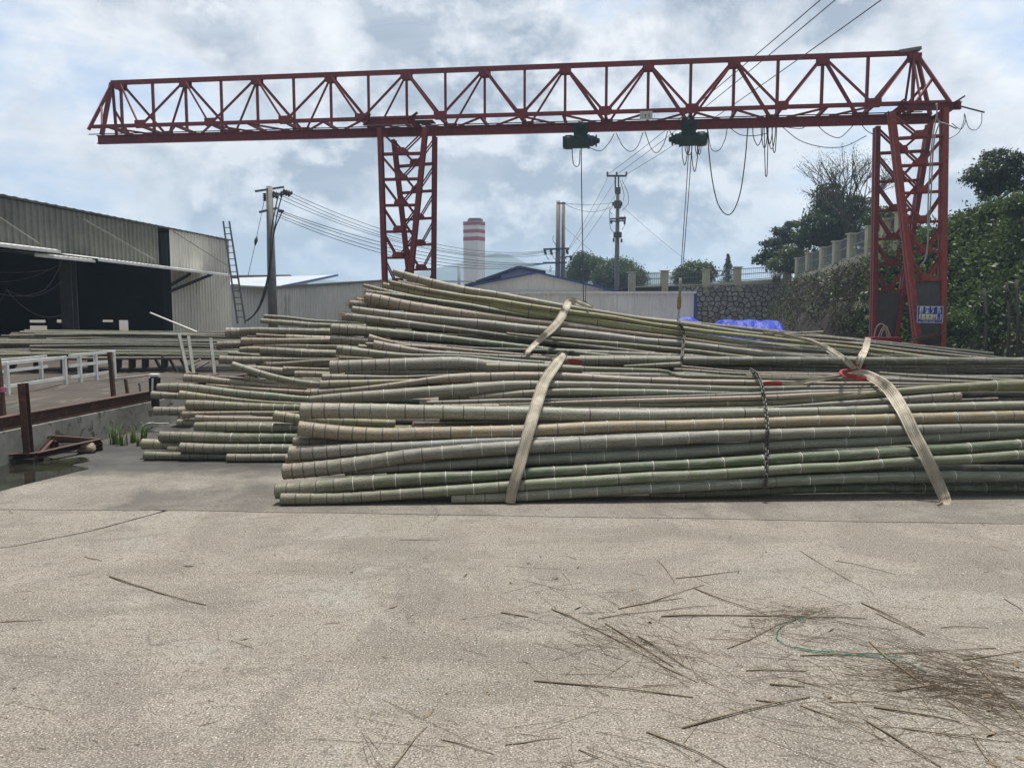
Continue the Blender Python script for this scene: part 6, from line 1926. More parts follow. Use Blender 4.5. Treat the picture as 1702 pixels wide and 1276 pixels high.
    (L_, 'dark', 'dark butt with a broken pale rim jutting out in the upper pile', [(1, (748, 420, 78), (800, 418, 78), (865, 415, 76), (975, 410, 62), (1200, 405, 50))], dict(dy=.1)),
    (L_, 'tan', 'tan pole with a square sawn end near the top of the loose pile', [(1, (973, 379, 66), (1040, 379, 66), (1145, 378, 64), (1250, 380, 60), (1400, 376, 52))], dict(dy=-.05)),
    (L_, 'pinkish', 'reddish brown pole near the top, starting behind the sawn tan one', [(1, (1395, 345, 60), (1450, 346, 62), (1550, 351, 64), (1615, 355, 62), (1700, 360, 64))], dict(dy=-.02)),
    (L_, 'pinkish', 'slim pale pole over the sawn tan one near the top', [(1, (1113, 322, 36), (1200, 325, 36), (1290, 330, 32), (1400, 335, 30))], dict(dy=.06)),
    (L_, 'tan', 'thin brown tip just visible over the sawn tan pole', [(1, (1028, 336, 26), (1120, 337, 24), (1300, 342, 22))], dict(dy=.1)),
    (L_, 'grey', 'stout dark faced butt at the top corner of the loose pile by the ladder', [(1, (833, 302, 106), (920, 300, 104), (1000, 296, 92), (1120, 298, 70))], dict(dy=.06)),
    (L_, 'grey green', 'large pole on the upper edge of the loose pile behind the corner butt', [(1, (965, 286, 68), (1060, 279, 70), (1175, 279, 66), (1285, 285, 64), (1400, 286, 62), (1530, 286, 58), (1640, 290, 56))], dict(dy=-.02)),
    (L_, 'green', 'second highest pole of the loose pile, slanting cut butt', [(1, (1155, 187, 44), (1190, 190, 54), (1250, 198, 52), (1320, 205, 54), (1430, 212, 54), (1520, 220, 54), (1620, 226, 52), (1700, 231, 50))], {}),
    (L_, 'grey', 'highest thin pole of the loose pile in front of the power pole', [(1, (1185, 144, 36), (1280, 150, 36), (1380, 156, 36), (1470, 163, 32), (1560, 175, 30), (1700, 190, 28))], dict(dy=.05)),
]
def fibres(ob, P0, d, r_, n):
    """ragged root fibres on a torn butt"""
    V, F = [], []
    for _ in range(n):
        a = random.uniform(0, 6.283)
        rr_ = r_ * random.uniform(.6, 1.0)
        sd = d.cross(Vector((0, 0, 1))).normalized()
        up = sd.cross(d)
        q = P0 + (sd * math.cos(a) + up * math.sin(a)) * rr_ - d * random.uniform(-.12, .02)
        e = q + (-d * random.uniform(.01, .07) + (sd * math.cos(a) + up * math.sin(a)) * random.uniform(.005, .035) + Vector((0, 0, random.uniform(-.02, .02))))
        o = len(V)
        w_ = random.uniform(.0015, .004)
        V += [q - up * w_, q + up * w_, q + sd * w_, e]
        F += [(o, o + 1, o + 3), (o + 1, o + 2, o + 3), (o + 2, o, o + 3)]
    link('root_fibres', me('root_fibres', V, F, [M_FIB]), ob)


M_FIB = worn('root_fibre', (.20, .16, .105), (.08, .065, .045), .9, 20)
for b_, t_, lab, spec, kw in POLES:
    ob_ = pole_px(b_, t_, lab, spec, **kw)
    if any(w_ in lab for w_ in ('ragged', 'torn', 'frayed', 'rough barked', 'broken')):
        v0 = [ob_.data.vertices[i].co + ob_.location for i in range(14)]
        v1 = [ob_.data.vertices[14 + i].co + ob_.location for i in range(14)]
        c0_, c1_ = sum(v0, Vector()) / 14, sum(v1, Vector()) / 14
        fibres(ob_, c0_, (c1_ - c0_).normalized(), (v0[0] - c0_).length, 150 if 'frayed' in lab or 'torn' in lab else 70)

# the inside of each bundle, seen only through gaps
for j in range(34):
    y = random.uniform(625, 820)
    A = float(np.interp(y, *prof_F)) + random.uniform(.40, .85)
    x0 = 535 + max(0, 835 - y) * 1.0 + random.uniform(0, 60)
    a, b = UP(x0, y, A, .05), UP(1702, y + random.uniform(-20, 10), A, .05)
    a.z = max(a.z, .07)
    b.z = max(b.z, .05)
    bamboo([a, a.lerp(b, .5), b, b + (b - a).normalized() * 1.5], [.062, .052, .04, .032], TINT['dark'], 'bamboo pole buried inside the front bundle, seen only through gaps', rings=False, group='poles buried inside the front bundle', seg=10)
for j in range(26):
    y = random.uniform(596, 640)
    A = random.uniform(7.5, 8.2)
    a, b = U(random.uniform(880, 1050), y, A), U(1702, y + random.uniform(0, 30), A)
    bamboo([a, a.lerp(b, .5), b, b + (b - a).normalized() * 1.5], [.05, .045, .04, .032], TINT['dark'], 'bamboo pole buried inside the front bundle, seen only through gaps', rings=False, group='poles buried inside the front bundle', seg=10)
for j in range(22):
    y = random.uniform(490, 590)
    A = float(np.interp(y, *prof_S)) + random.uniform(.22, .5)
    x0 = 600 + (590 - y) * .15 + random.uniform(0, 80)
    a = U(x0, y, A)
    b = U(1650, 600 + (y - 540) * .28 + random.uniform(0, 8), A)
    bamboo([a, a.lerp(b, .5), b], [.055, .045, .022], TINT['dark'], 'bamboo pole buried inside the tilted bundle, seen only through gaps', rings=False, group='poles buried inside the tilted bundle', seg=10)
for j in range(34):
    y = random.uniform(545, 755)
    A = float(np.interp(y, *prof_L)) + random.uniform(.28, .7)
    x0 = 350 + (755 - y) * .5 + random.uniform(0, 150)
    a, b = U(x0, y, A), U(900, y + random.uniform(-12, 12), A)
    a.z = max(a.z, .07)
    b.z = max(b.z, .05)
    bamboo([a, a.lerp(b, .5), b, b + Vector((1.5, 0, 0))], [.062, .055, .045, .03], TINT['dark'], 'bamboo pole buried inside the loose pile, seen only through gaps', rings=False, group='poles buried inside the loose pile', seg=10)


# ------------------------------------------------------------------ slings and chains
from mathutils.bvhtree import BVHTree
bv, bf = [], []
for o in list(COL.objects):
    if o.name.startswith('bamboo_pole') and o.type == 'MESH':
        n0 = len(bv)
        bv += [v_.co + o.location for v_ in o.data.vertices]
        bf += [tuple(n0 + i for i in p.vertices) for p in o.data.polygons]
TREE = BVHTree.FromPolygons(bv, bf)
del bv, bf


def drape(Q, width_px, gap=.02):
    """bring a path up to the surface of the poles it lies on"""
    w_ = max(width_px) if hasattr(width_px, '__len__') else width_px
    ds = []
    for i, p in enumerate(Q):
        d = (Q[min(i + 1, len(Q) - 1)] - Q[max(i - 1, 0)]).normalized()
        sd = d.cross((p - EYE).normalized()).normalized() * (w_ * p.y / 1285 * .5)
        cur = (p - EYE).length
        best = None
        for q in (p - sd, p - sd * .5, p, p + sd * .5, p + sd):
            dr = (q - EYE).normalized()
            h = TREE.ray_cast(EYE, dr)
            if h[0] is not None and abs(h[3] - cur) < .5:
                best = h[3] if best is None else min(best, h[3])
        ds.append(cur if best is None else best - gap)
    n = len(ds)
    lo = [min(ds[max(0, i - 3):i + 4]) for i in range(n)]
    sm = [sum(lo[max(0, i - 3):i + 4]) / len(lo[max(0, i - 3):i + 4]) for i in range(n)]
    return [EYE + (p - EYE).normalized() * min(s_, l_ + .02) for p, s_, l_ in zip(Q, sm, ds)]


def strap(root, name, pts, width_px, bundle, lift=.10, m=None, thick=.006, Y=None, twist=None):
    """flat webbing along points measured in the photograph, lying over the bundle's face; 5 strips across so it can cup"""
    C = []
    for q in pts:
        x, y = q[:2]
        if len(q) > 2:
            p = U(x, y, q[2])
        else:
            A = float(np.interp(y, *PROF[bundle])) + SLOPE[bundle] * 1.6 - lift
            p = UP(x, y, A, SLOPE[bundle])
        C.append(p)
    Q = drape(smooth_path(C, 6), width_px)
    n = len(Q)
    if not hasattr(width_px, '__len__'):
        width_px = [width_px] * len(pts)
    wq = .76 * np.interp(np.linspace(0, len(pts) - 1, n), range(len(pts)), width_px)
    V, F, uv = [], [], []
    nw = 6
    s_ = 0
    prev = None
    for i, p in enumerate(Q):
        d = (Q[min(i + 1, n - 1)] - Q[max(i - 1, 0)]).normalized()
        view = (p - EYE).normalized()
        sd = d.cross(view).normalized()
        nn = sd.cross(d).normalized()
        if nn.dot(view) > 0:
            nn = -nn
        if twist is not None:
            sd = Matrix.Rotation(float(np.interp(i / (n - 1), [0, .5, 1], twist)), 3, d) @ sd
            nn = Matrix.Rotation(float(np.interp(i / (n - 1), [0, .5, 1], twist)), 3, d) @ nn
        w_ = wq[i] * p.y / 1285
        if prev is not None:
            s_ += (p - prev).length
        prev = p
        for lay in (0, 1):
            for j in range(nw + 1):
                t = j / nw - .5
                z_ = .010 * math.cos(t * 9 + i * .25) * .4 + random.uniform(-.0012, .0012)
                V.append(p + sd * t * w_ + nn * (z_ - lay * thick))
    rw = 2 * (nw + 1)
    acc = [0]
    for a, b in zip(Q[:-1], Q[1:]):
        acc.append(acc[-1] + (b - a).length)
    for i in range(n - 1):
        for lay in (0, 1):
            for j in range(nw):
                a = i * rw + lay * (nw + 1) + j
                q = (a, a + 1, a + rw + 1, a + rw)
                F.append(q if lay else q[::-1])
                u = [(j / nw, acc[i]), ((j + 1) / nw, acc[i]), ((j + 1) / nw, acc[i + 1]), (j / nw, acc[i + 1])]
                uv += u if lay else u[::-1]
        for j in (0, nw):
            a = i * rw + j
            b = a + nw + 1
            F.append((a, a + rw, b + rw, b))
            uv += [(j / nw, acc[i]), (j / nw, acc[i + 1]), (j / nw, acc[i + 1]), (j / nw, acc[i])]
    mm = me(name, V, F, [m or M_STRAP], True)
    la = mm.uv_layers.new(name='UVMap')
    la.data.foreach_set('uv', np.array(uv, np.float32).ravel())
    return link(name, mm, root)


def blob(root, name, pts, rads, Y, m):
    return link(name, tube_mesh(name, smooth_path([U(x, y, Y) for x, y in pts], 4), list(np.interp(np.linspace(0, len(rads) - 1, (len(pts) - 1) * 4 + 1), range(len(rads)), rads)), m, 8), root)


st = thing('lifting_sling', 'worn beige webbing sling slanting down the front bundle near its butt ends', 'sling', tuple(UG(850, 848)))
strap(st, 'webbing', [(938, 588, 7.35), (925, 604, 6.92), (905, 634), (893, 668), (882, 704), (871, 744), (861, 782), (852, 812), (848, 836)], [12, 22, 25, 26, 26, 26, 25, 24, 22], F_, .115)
strap(st, 'knot_loop', [(925, 590, 7.3), (932, 586, 7.25), (940, 591, 7.22), (930, 597, 7.2)], [6, 8, 8, 6], F_)
strap(st, 'tail', [(899, 590, 7.25), (915, 592, 7.22), (928, 593, 7.2)], [4, 5, 6], F_)
strap(st, 'red_sleeve', [(944, 599.5, 7.05), (956, 600, 7.03), (967, 601, 7.02)], [8, 8, 7.5], F_, m=M_SRED)
st2 = thing('lifting_sling', 'wide beige webbing sling running from a red sleeved knot down to the ground', 'sling', tuple(UG(1570, 842)))
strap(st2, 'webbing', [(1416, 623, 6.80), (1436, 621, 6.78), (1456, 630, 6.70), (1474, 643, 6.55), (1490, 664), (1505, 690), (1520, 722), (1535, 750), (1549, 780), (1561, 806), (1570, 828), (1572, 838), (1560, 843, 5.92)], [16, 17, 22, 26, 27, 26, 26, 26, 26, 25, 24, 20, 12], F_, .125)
strap(st2, 'red_sleeve', [(1446, 630, 6.72), (1428, 628, 6.66), (1408, 624, 6.64), (1398, 619, 6.74), (1406, 615, 6.85), (1424, 616, 6.88)], [9, 12, 12, 9, 6, 5], F_, m=M_SRED)
strap(st2, 'webbing_tail', [(1404, 622, 6.72), (1385, 626, 6.76), (1355, 631, 6.78), (1328, 637, 6.74), (1299, 637, 6.70)], [6, 9, 11, 10, 9], F_)
strap(st2, 'red_end', [(1300, 637, 6.69), (1288, 636.5, 6.68), (1270, 637, 6.68)], [9, 10, 7], F_, m=M_SRED)
st3 = thing('lifting_sling', 'twisted beige webbing sling across the butt half of the tilted bundle', 'sling', tuple(U(880, 590, 8.1)))
strap(st3, 'webbing', [(986, 511, 9.0), (966, 505, 8.9), (948, 500, 8.72), (940, 513, 8.55), (931, 530, 8.45), (917, 546, 8.33), (899, 563, 8.2), (884, 577, 8.1), (872, 590, 8.05)], [6, 14, 16, 18, 19, 18, 14, 12, 10], S_, twist=[.2, -.1, .5])
st4 = thing('lifting_sling', 'beige webbing sling laid along the tilted bundle, knotted beside the red sleeve', 'sling', tuple(U(1420, 612, 7.75)))
strap(st4, 'webbing', [(1268, 550, 8.75), (1290, 553, 8.6), (1316, 560, 8.45), (1344, 566, 8.3), (1370, 577, 8.15), (1396, 592, 8.0), (1413, 606, 7.85), (1421, 614, 7.75)], [3, 6, 7, 8, 12, 13, 12, 9], S_, twist=[.3, .2, 0])
strap(st4, 'webbing_end', [(1427, 614, 7.75), (1432, 600, 7.8), (1437, 586, 7.85), (1440, 574, 7.95), (1443, 561, 8.1)], [8, 9, 11, 14, 11], S_)
strap(st4, 'webbing_fold', [(1424, 612, 7.78), (1426, 600, 7.86), (1431, 588, 7.92), (1435, 580, 7.98)], [6, 8, 8, 6], S_)
strap(st4, 'knot', [(1418, 610, 7.72), (1426, 613, 7.68), (1434, 611, 7.7), (1430, 606, 7.74), (1420, 607, 7.74)], [8, 9, 9, 7, 5], S_, m=M_SRED)


def chain(label, pts, link_len, wire_r, m):
    Q = drape(smooth_path(pts, 12), 6, .022)
    cum = [0]
    for a, b in zip(Q[:-1], Q[1:]):
        cum.append(cum[-1] + (b - a).length)
    qa = np.array([tuple(q) for q in Q])

    def at(s):
        return Vector([float(np.interp(s, cum, qa[:, i])) for i in range(3)])
    root = thing('chain', label, 'chain', tuple(Q[-1]))
    # one oval link, shared
    V = []
    hl, hw = link_len * .62, link_len * .34
    path = []
    for i in range(16):
        a = 2 * math.pi * i / 16
        path.append(Vector((math.copysign(hl - hw, math.cos(a)) * (abs(math.cos(a)) > .01) + hw * math.cos(a), hw * math.sin(a), 0)))
    F = []
    for i, p in enumerate(path):
        d = (path[(i + 1) % 16] - path[i - 1]).normalized()
        s_ = d.cross(Vector((0, 0, 1)))
        for j in range(5):
            a = 2 * math.pi * j / 5
            V.append(p + (s_ * math.cos(a) + Vector((0, 0, 1)) * math.sin(a)) * wire_r)
    for i in range(16):
        for j in range(5):
            F.append((i * 5 + j, i * 5 + (j + 1) % 5, (i + 1) % 16 * 5 + (j + 1) % 5, (i + 1) % 16 * 5 + j))
    lm = me('chain_link', V, F, [m], True)
    s = 0
    kx = 0
    while s < cum[-1]:
        p, d = at(s), (at(s + .02) - at(s - .02)).normalized()
        view = (p - EYE).normalized()
        a = d.cross(view).normalized()
        b = d.cross(a)
        q = math.pi / 4 + kx * math.pi / 2
        sd, nn = a * math.cos(q) + b * math.sin(q), -a * math.sin(q) + b * math.cos(q)
        o = link('chain_link', lm, root)
        o.matrix_parent_inverse = Matrix()
        o.matrix_local = WM[root.name].inverted() @ Matrix(((d.x, sd.x, nn.x, p.x), (d.y, sd.y, nn.y, p.y), (d.z, sd.z, nn.z, p.z), (0, 0, 0, 1)))
        s += link_len * .86
        kx += 1


M_CHAIN = worn('chain_steel', (0.085, 0.08, 0.07), (0.04, 0.036, 0.03), .5, 20)


def onF(x, y, lift=.10):
    return UP(x, y, float(np.interp(y, *prof_F)) + SLOPE['F'] * 1.6 - lift, SLOPE['F'])


chain('steel chain hanging down the face of the front bundle between two slings', [onF(1248, 614, .06), onF(1258, 622), onF(1266, 640), onF(1270, 660), onF(1274, 690), onF(1276, 720), onF(1275, 750), onF(1274, 780), onF(1272, 808)], .042, .0062, M_CHAIN)
chain('steel chain below the yellow hook crossing the tilted bundle', [U(1127, 532, 8.6), U(1131, 540, 8.42), U(1137, 552, 8.3), U(1136, 566, 8.2), U(1135, 580, 8.1), U(1133, 598, 7.95)], .045, .0065, M_CHAIN)
# ------------------------------------------------------------------ things about the yard
# ladder leaning on the shed's corner
ld = thing('ladder', 'dark ladder leaning against the corner of the cladding by the power pole', 'ladder', tuple(U(402, 535, 32)))
la_, lb_2 = U(371, 368, 32.4), U(381, 368, 32.4)
lc, ldn = U(395, 538, 31), U(408, 538, 31)
bar('stile', la_, lc, .06, .05, M_BLACK, ld)
bar('stile', lb_2, ldn, .06, .05, M_BLACK, ld)
for i in range(1, 16):
    t = i / 16
    bar('rung', la_.lerp(lc, t), lb_2.lerp(ldn, t), .035, .035, M_BLACK, ld, 'tube')

# rack of thin bamboo in front of the shed
rk = random.Random(5)
spots = ['at the very top of the heap', 'near the top of the heap', 'in the upper middle of the heap', 'in the middle of the heap', 'in the lower middle of the heap', 'near the bottom of the heap', 'at the heap bottom by the railing']
cols = ['grey green', 'olive', 'grey', 'green']
made = {}
for j in range(64):
    row = j / 63
    y0 = 552 + 46 * row + rk.uniform(-3, 3)
    y1 = 558 + 36 * row + rk.uniform(-4, 4)
    xl = rk.uniform(-160, 60) if row > .25 else rk.uniform(0, 110)
    xr = rk.uniform(380, 470) if row > .2 else rk.uniform(300, 440)
    A = 16.2 - 1.6 * row + rk.uniform(-.25, .25)
    sl_ = rk.uniform(-.05, .05)
    a, b = U(xl, y0, A), U(xr, y1 - (3 if row < .3 else 0), A + .5 + sl_)
    mid = a.lerp(b, .5)
    mid.z += rk.uniform(-.02, .05)
    ci = rk.choice(cols)
    k_ = min(6, int(row * 7))
    r0 = rk.uniform(.026, .040)
    bamboo([a, mid, b], [r0, r0 * .8, r0 * .45] if rk.random() < .6 else [r0 * .5, r0 * .8, r0], tuple(c_ * .55 for c_ in TINT[ci]), 'thin %s bamboo on the shed rack %s' % (ci, spots[k_]), rings=False,
           group='thin %s poles %s' % (ci, spots[k_]), seg=8)

# trestle posts under and before the rack
tr_lab = ['pale leaning trestle post nearest the white railing end', 'pale leaning trestle post, middle one of the three before the rack', 'pale leaning trestle post closest to the loose bamboo pile']
for (x0, y0, x1, y1), lb in zip([(297, 555, 312, 622), (313, 559, 322, 622), (350, 562, 357, 624)], tr_lab):
    t = thing('rack_post', lb, 'post', tuple(U(x1, y1, 13.3)))
    bar('upright', U(x0, y0, 13.6), U(x1, y1, 13.3), .05, .045, worn('pale_steel', (.32, .32, .28), (.14, .13, .11), .7, 6), t)
    bar('foot', U(x1 - 5, y1, 13.25), U(x1 + 5, y1, 13.25), .12, .04, M_RUST, t)
tb = thing('trestle_brace', 'pair of pale diagonal braces between the leaning trestle posts', 'brace', tuple(U(315, 618, 13.4)))
bar('brace_bar', U(308, 612, 13.42), U(333, 597, 13.42), .035, .035, worn('pale_steel', 0, 0), tb, 'tube')
bar('brace_bar', U(320, 616, 13.46), U(348, 601, 13.46), .035, .035, worn('pale_steel', 0, 0), tb, 'tube')
bar('brace_bar', U(308, 614, 13.5), U(318, 621, 13.5), .035, .035, worn('pale_steel', 0, 0), tb, 'tube')
rt = thing('rack_trestle', 'dark steel trestle frame carrying the thin bamboo before the shed', 'trestle', tuple(U(200, 620, 15)))
M_TRES = worn('trestle_steel', (0.06, 0.055, 0.05), (0.03, 0.028, 0.026), .8, 5)
for x in (20, 60, 105, 150, 195, 218, 240, 272):
    bar('leg', U(x, 594, 14.9), U(x, 624, 14.9), .07, .07, M_TRES, rt)
    bar('leg', U(x + 4, 590, 16.4), U(x + 4, 614, 16.4), .07, .07, M_TRES, rt)
    bar('bearer', U(x, 594, 14.7), U(x + 5, 590, 16.6), .08, .08, M_TRES, rt)
bar('runner', U(10, 615, 14.9), U(275, 615, 14.9), .05, .05, M_TRES, rt)
for x in (258, 282, 300):
    bar('brace', U(x, 596, 14.9), U(x + 14, 622, 14.9), .045, .045, M_TRES, rt)

# white railings
def railing(label, pa_, pb_, posts, rails, th=.05):
    """pa_, pb_: (px, Y) ends along the yard; rails: heights"""
    t = thing('white_railing', label, 'railing', (pa_[0], pa_[1], .38))
    A_, B_ = Vector((*pa_, 0)), Vector((*pb_, 0))
    for h in rails:
        bar('rail', A_ + Vector((0, 0, h)), B_ + Vector((0, 0, h)), .035, .045, M_WHITE, t)
    for q in posts:
        p = A_.lerp(B_, q)
        bar('post', p + Vector((0, 0, .34)), p + Vector((0, 0, max(rails) + .02)), .05, .05, M_WHITE, t)
    return t


railing('white painted low railing beside the dirt yard, nearest panel', (-7.05, 8.4), (-7.05, 12.2), (.16, .62, .99), (.48, .80))
railing('white painted low railing, second panel under the rack edge', (-7.02, 12.25), (-7.0, 13.6), (.2, .55, .98), (.48, .66, .82))
railing('white painted frame lying behind the nearest white railing panel', (-8.2, 10.2), (-8.2, 13.6), (.3, .5, .95), (.56, .74))

# rusty posts and frame by the curb
pk = thing('rusty_post', 'thick rusty H section post standing in the puddle before the curb wall', 'post', tuple(UG(49, 768)))
q = UG(49, 768)
bar('column', (q.x, q.y, 0), (q.x - .02, q.y, 1.5 + (520 - 637) * q.y / 1285), .07, .07, M_RUST, pk, 'ibeam')
link('base_plate', box_mesh('base_plate', (q.x - .09, q.y - .09, 0), (q.x + .09, q.y + .09, .05), M_BLACK), pk)
zt_ = .38
for (x, yb, yt, w_), lb in zip([(5, 690, 596, .055), (190, 667, 585, .045), (213, 652, 630, .035), (236, 655, 636, .03)],
                               ['dark rusty post with a pink tape tied round it at the yard edge', 'slender rusty post rising from the rail beam toward the rack', 'short thin rusty stake in the dirt yard past the slender post', 'shortest pale stake in the dirt yard close to the bollard']):
    q = UG(x, yb, zt_)
    t = thing('rusty_post', lb, 'post', tuple(q))
    top = 1.5 + (520 - yt) * q.y / 1285
    bar('column', (q.x, q.y, zt_ - .1), (q.x - .03, q.y, top), w_, w_, M_RUST if x < 230 else M_CONC, t)
    if x == 5:
        z_ = 1.5 + (520 - 647) * q.y / 1285
        bar('pink_tape', (q.x - .01, q.y, z_ - .03), (q.x - .01, q.y, z_ + .02), .075, .075, worn('pink_tape', (.5, .12, .2), (.4, .1, .16), .5, 8), t)
fp_ = thing('fence_pipe', 'thin pale pipe rail running low along the far edge of the dirt yard', 'pipe', tuple(UG(200, 628, .4)))
bar('pipe', UG(190, 630, .45), UG(262, 622, .45), .03, .03, M_CONC, fp_, 'tube')
bo = thing('bollard', 'short post wrapped in black and white plastic at the end of the rail beam', 'bollard', tuple(UG(258, 660, .42)))
q = UG(258, 660, .42)
bar('shaft', (q.x, q.y, .3), (q.x, q.y, .42 + .27), .10, .10, M_BLACK, bo, 'tube')
for i in range(7):
    a = i * .9
    bar('wrap_strip', (q.x + .055 * math.cos(a), q.y + .055 * math.sin(a), .44), (q.x + .06 * math.cos(a + .3), q.y + .06 * math.sin(a + .3), .67), .022, .012, M_WHITE if i % 2 else M_BLACK, bo)
link('cap', box_mesh('cap', (q.x - .055, q.y - .055, .69), (q.x + .055, q.y + .055, .72), M_WHITE), bo)

fr2 = thing('rusty_ironwork', 'rusty triangular steel frame lying over the puddle by the curb wall', 'steel frame', tuple(UG(90, 745)))
pts_ = {'a': (-60, 746, .12), 'b': (88, 727, .17), 'c': (168, 733, .10), 'd': (60, 757, .07), 'e': (-60, 762, .07), 'f': (130, 727, .14), 'g': (95, 733, .12)}
P3 = {k_: UG(x, y, h) for k_, (x, y, h) in pts_.items()}
for a, b, w_, h in (('a', 'b', .05, .05), ('b', 'c', .05, .05), ('c', 'd', .07, .06), ('d', 'e', .07, .06), ('b', 'd', .035, .035), ('g', 'c', .03, .03), ('a', 'd', .03, .03)):
    bar('frame_bar', P3[a], P3[b], w_, h, M_RUST, fr2, 'chan' if w_ > .04 else 'angle')
for k_ in ('b', 'c', 'd', 'g'):
    bar('frame_foot', (P3[k_].x, P3[k_].y, 0), P3[k_], .05, .05, M_RUST, fr2, 'angle')
pl_ = UG(150, 735, .09)
link('end_gusset', me('end_gusset', [P3['c'] + Vector(v_) for v_ in ((0, 0, 0), (-.12, .1, 0), (-.13, -.13, 0), (0, 0, -.09), (-.12, .1, -.09), (-.13, -.13, -.09))], [(0, 1, 2), (5, 4, 3), (0, 2, 5, 3), (1, 0, 3, 4), (2, 1, 4, 5)], [M_RUST]), fr2)


# stone-like lump, grass, black sheet
def rockmesh(c, r, seed, m, sq=.7):
    import bmesh
    bm = bmesh.new()
    bmesh.ops.create_icosphere(bm, subdivisions=3, radius=1)
    for v_ in bm.verts:
        n_ = noise.noise(v_.co * 1.3 + Vector((seed, 0, 0))) * .35 + noise.noise(v_.co * 3.5 + Vector((0, seed, 0))) * .14
        v_.co = Vector((v_.co.x * r[0], v_.co.y * r[1], v_.co.z * r[2])) * (1 + n_)
    d = bpy.data.meshes.new('rock')
    bm.to_mesh(d)
    bm.free()
    d.transform(Matrix.Translation(c))
    d.materials.append(m)
    d.polygons.foreach_set('use_smooth', [True] * len(d.polygons))
    return d


q = UG(145, 752)
solo('rock', rockmesh(q + Vector((0, 0, .055)), (.10, .075, .065), 3, worn('tan_rock', (.30, .24, .17), (.14, .11, .08), .9, 14)), 'tan rough lump of rock at the tip of the rusty frame', 'rock')
for (x, y, L, n), lb in zip([(192, 738, .42, 30), (205, 740, .30, 20), (222, 735, .28, 18), (238, 732, .32, 22), (230, 741, .18, 20)],
                            ['tallest green grass tuft against the foot of the curb wall', 'grass tuft beside the tallest one in the wet corner', 'sparse grass tuft midway between curb wall and bamboo butts', 'grass tuft closest to the yellow bamboo butt', 'lowest small weed tuft on the wet concrete before the curb']):
    solo('grass_tuft', reed_tuft(UG(x, y), n, L, L_GRASS, .35, .35, .006), lb, 'grass tuft')
q = UG(258, 716)
V, F = [], []
for i in range(9):
    for j in range(6):
        V.append((q.x - .28 + i * .07, q.y - .1 + j * .07, max(.004, .05 + .06 * noise.noise(Vector((i * .5, j * .6, 3))) - .015 * (abs(i - 4) + abs(j - 2.5)))))
for i in range(8):
    for j in range(5):
        a = i * 6 + j
        F.append((a, a + 6, a + 7, a + 1))
solo('plastic_sheet', me('plastic_sheet', V, F, [M_BLACK], True), 'crumpled black plastic sheet on wet ground before the loose pile', 'plastic sheet')
solo('hose', tube_mesh('hose', smooth_path([UG(236, 713), UG(242, 706, .06), UG(250, 703, .08), UG(262, 704, .05), UG(280, 704, .03)], 5), .012, worn('pale_hose', (.45, .46, .44), (.3, .3, .3), .5, 6), 6), 'pale curved hose beside the crumpled black sheet', 'hose')
solo('plank', box_mesh('plank', tuple(UG(280, 711) + Vector((0, 0, .16))), tuple(UG(326, 706) + Vector((.05, .1, .24))), worn('brown_plank', (.22, .14, .08), (.12, .08, .05), .8, 8)), 'short brown plank wedged between butts of the loose pile', 'plank')


# puddle in the low corner
def puddle_mat(k):
    P = k.n('NewGeometry').outputs['Position']
    a = k.noise(P, 3.0, 4).outputs[0]
    c = k.mix(k.ramp(a, [(.45, 0), (.6, 1)]), (0.018, 0.017, 0.014), (0.03, 0.034, 0.018))
    out(k, Base_Color=c, Roughness=0.06, Normal=bump(k, a, .03, .02))


pp = [(-90, 842), (-20, 822), (30, 808), (75, 797), (120, 786), (148, 778), (120, 773), (150, 766), (135, 760), (95, 763), (60, 756), (30, 764), (-20, 764), (-90, 780)]
poly = []
for i, (x, y) in enumerate(pp):
    poly.append(UG(x, y))
poly = smooth_path(poly + [poly[0]], 5)[:-1]
kind(link('puddle', me('puddle', [(p.x, p.y, .004) for p in poly], [tuple(range(len(poly)))][::1], [mat('puddle_water', puddle_mat)])), 'structure')
m_ = bpy.data.objects['puddle'].data
if m_.polygons[0].normal.z < 0:
    m_.flip_normals()

# blue tarpaulin heaps before the stone wall
def heap(label, x0, x1, yt, Y, depth, seed, prof):
    a, b = U(x0, yt, Y), U(x1, yt, Y)
    n, k_ = 40, 16
    V, F = [], []
    for i in range(n + 1):
        t = i / n
        h = float(np.interp(t, *prof))
        x = a.x + (b.x - a.x) * t
        for j in range(k_ + 1):
            s_ = j / k_
            e = min(1, 2.6 * min(s_, 1 - s_) + .0) ** .6
            z_ = a.z * h * e + .10 * noise.noise(Vector((x * 1.6, s_ * 4, seed))) * e - (.07 * abs(noise.noise(Vector((x * 2.5 + s_ * 2, s_ * 3, seed + 4)))))
            V.append((x, Y - depth / 2 + depth * s_ + .12 * noise.noise(Vector((x * 2, s_ * 3, seed + 9))), max(0, z_)))
    w_ = k_ + 1
    for i in range(n):
        for j in range(k_):
            q_ = i * w_ + j
            F.append((q_, q_ + w_, q_ + w_ + 1, q_ + 1))
    return solo('tarpaulin', me('tarpaulin', V, F, [M_TARP], True), label, 'tarpaulin')


heap('big crumpled blue tarpaulin over a heap in front of the stone wall', 1182, 1302, 531, 36, 3.2, 1, ([0, .05, .12, .25, .5, .72, .9, .96, 1], [0, .75, .94, 1.0, .97, 1.0, .97, .75, 0]))
heap('smaller blue tarpaulin heap beside the blue cabin post and hook', 1060, 1168, 524, 40, 2.5, 4, ([0, .1, .3, .5, .8, .93, 1], [0, .80, .9, .84, .98, .8, 0]))

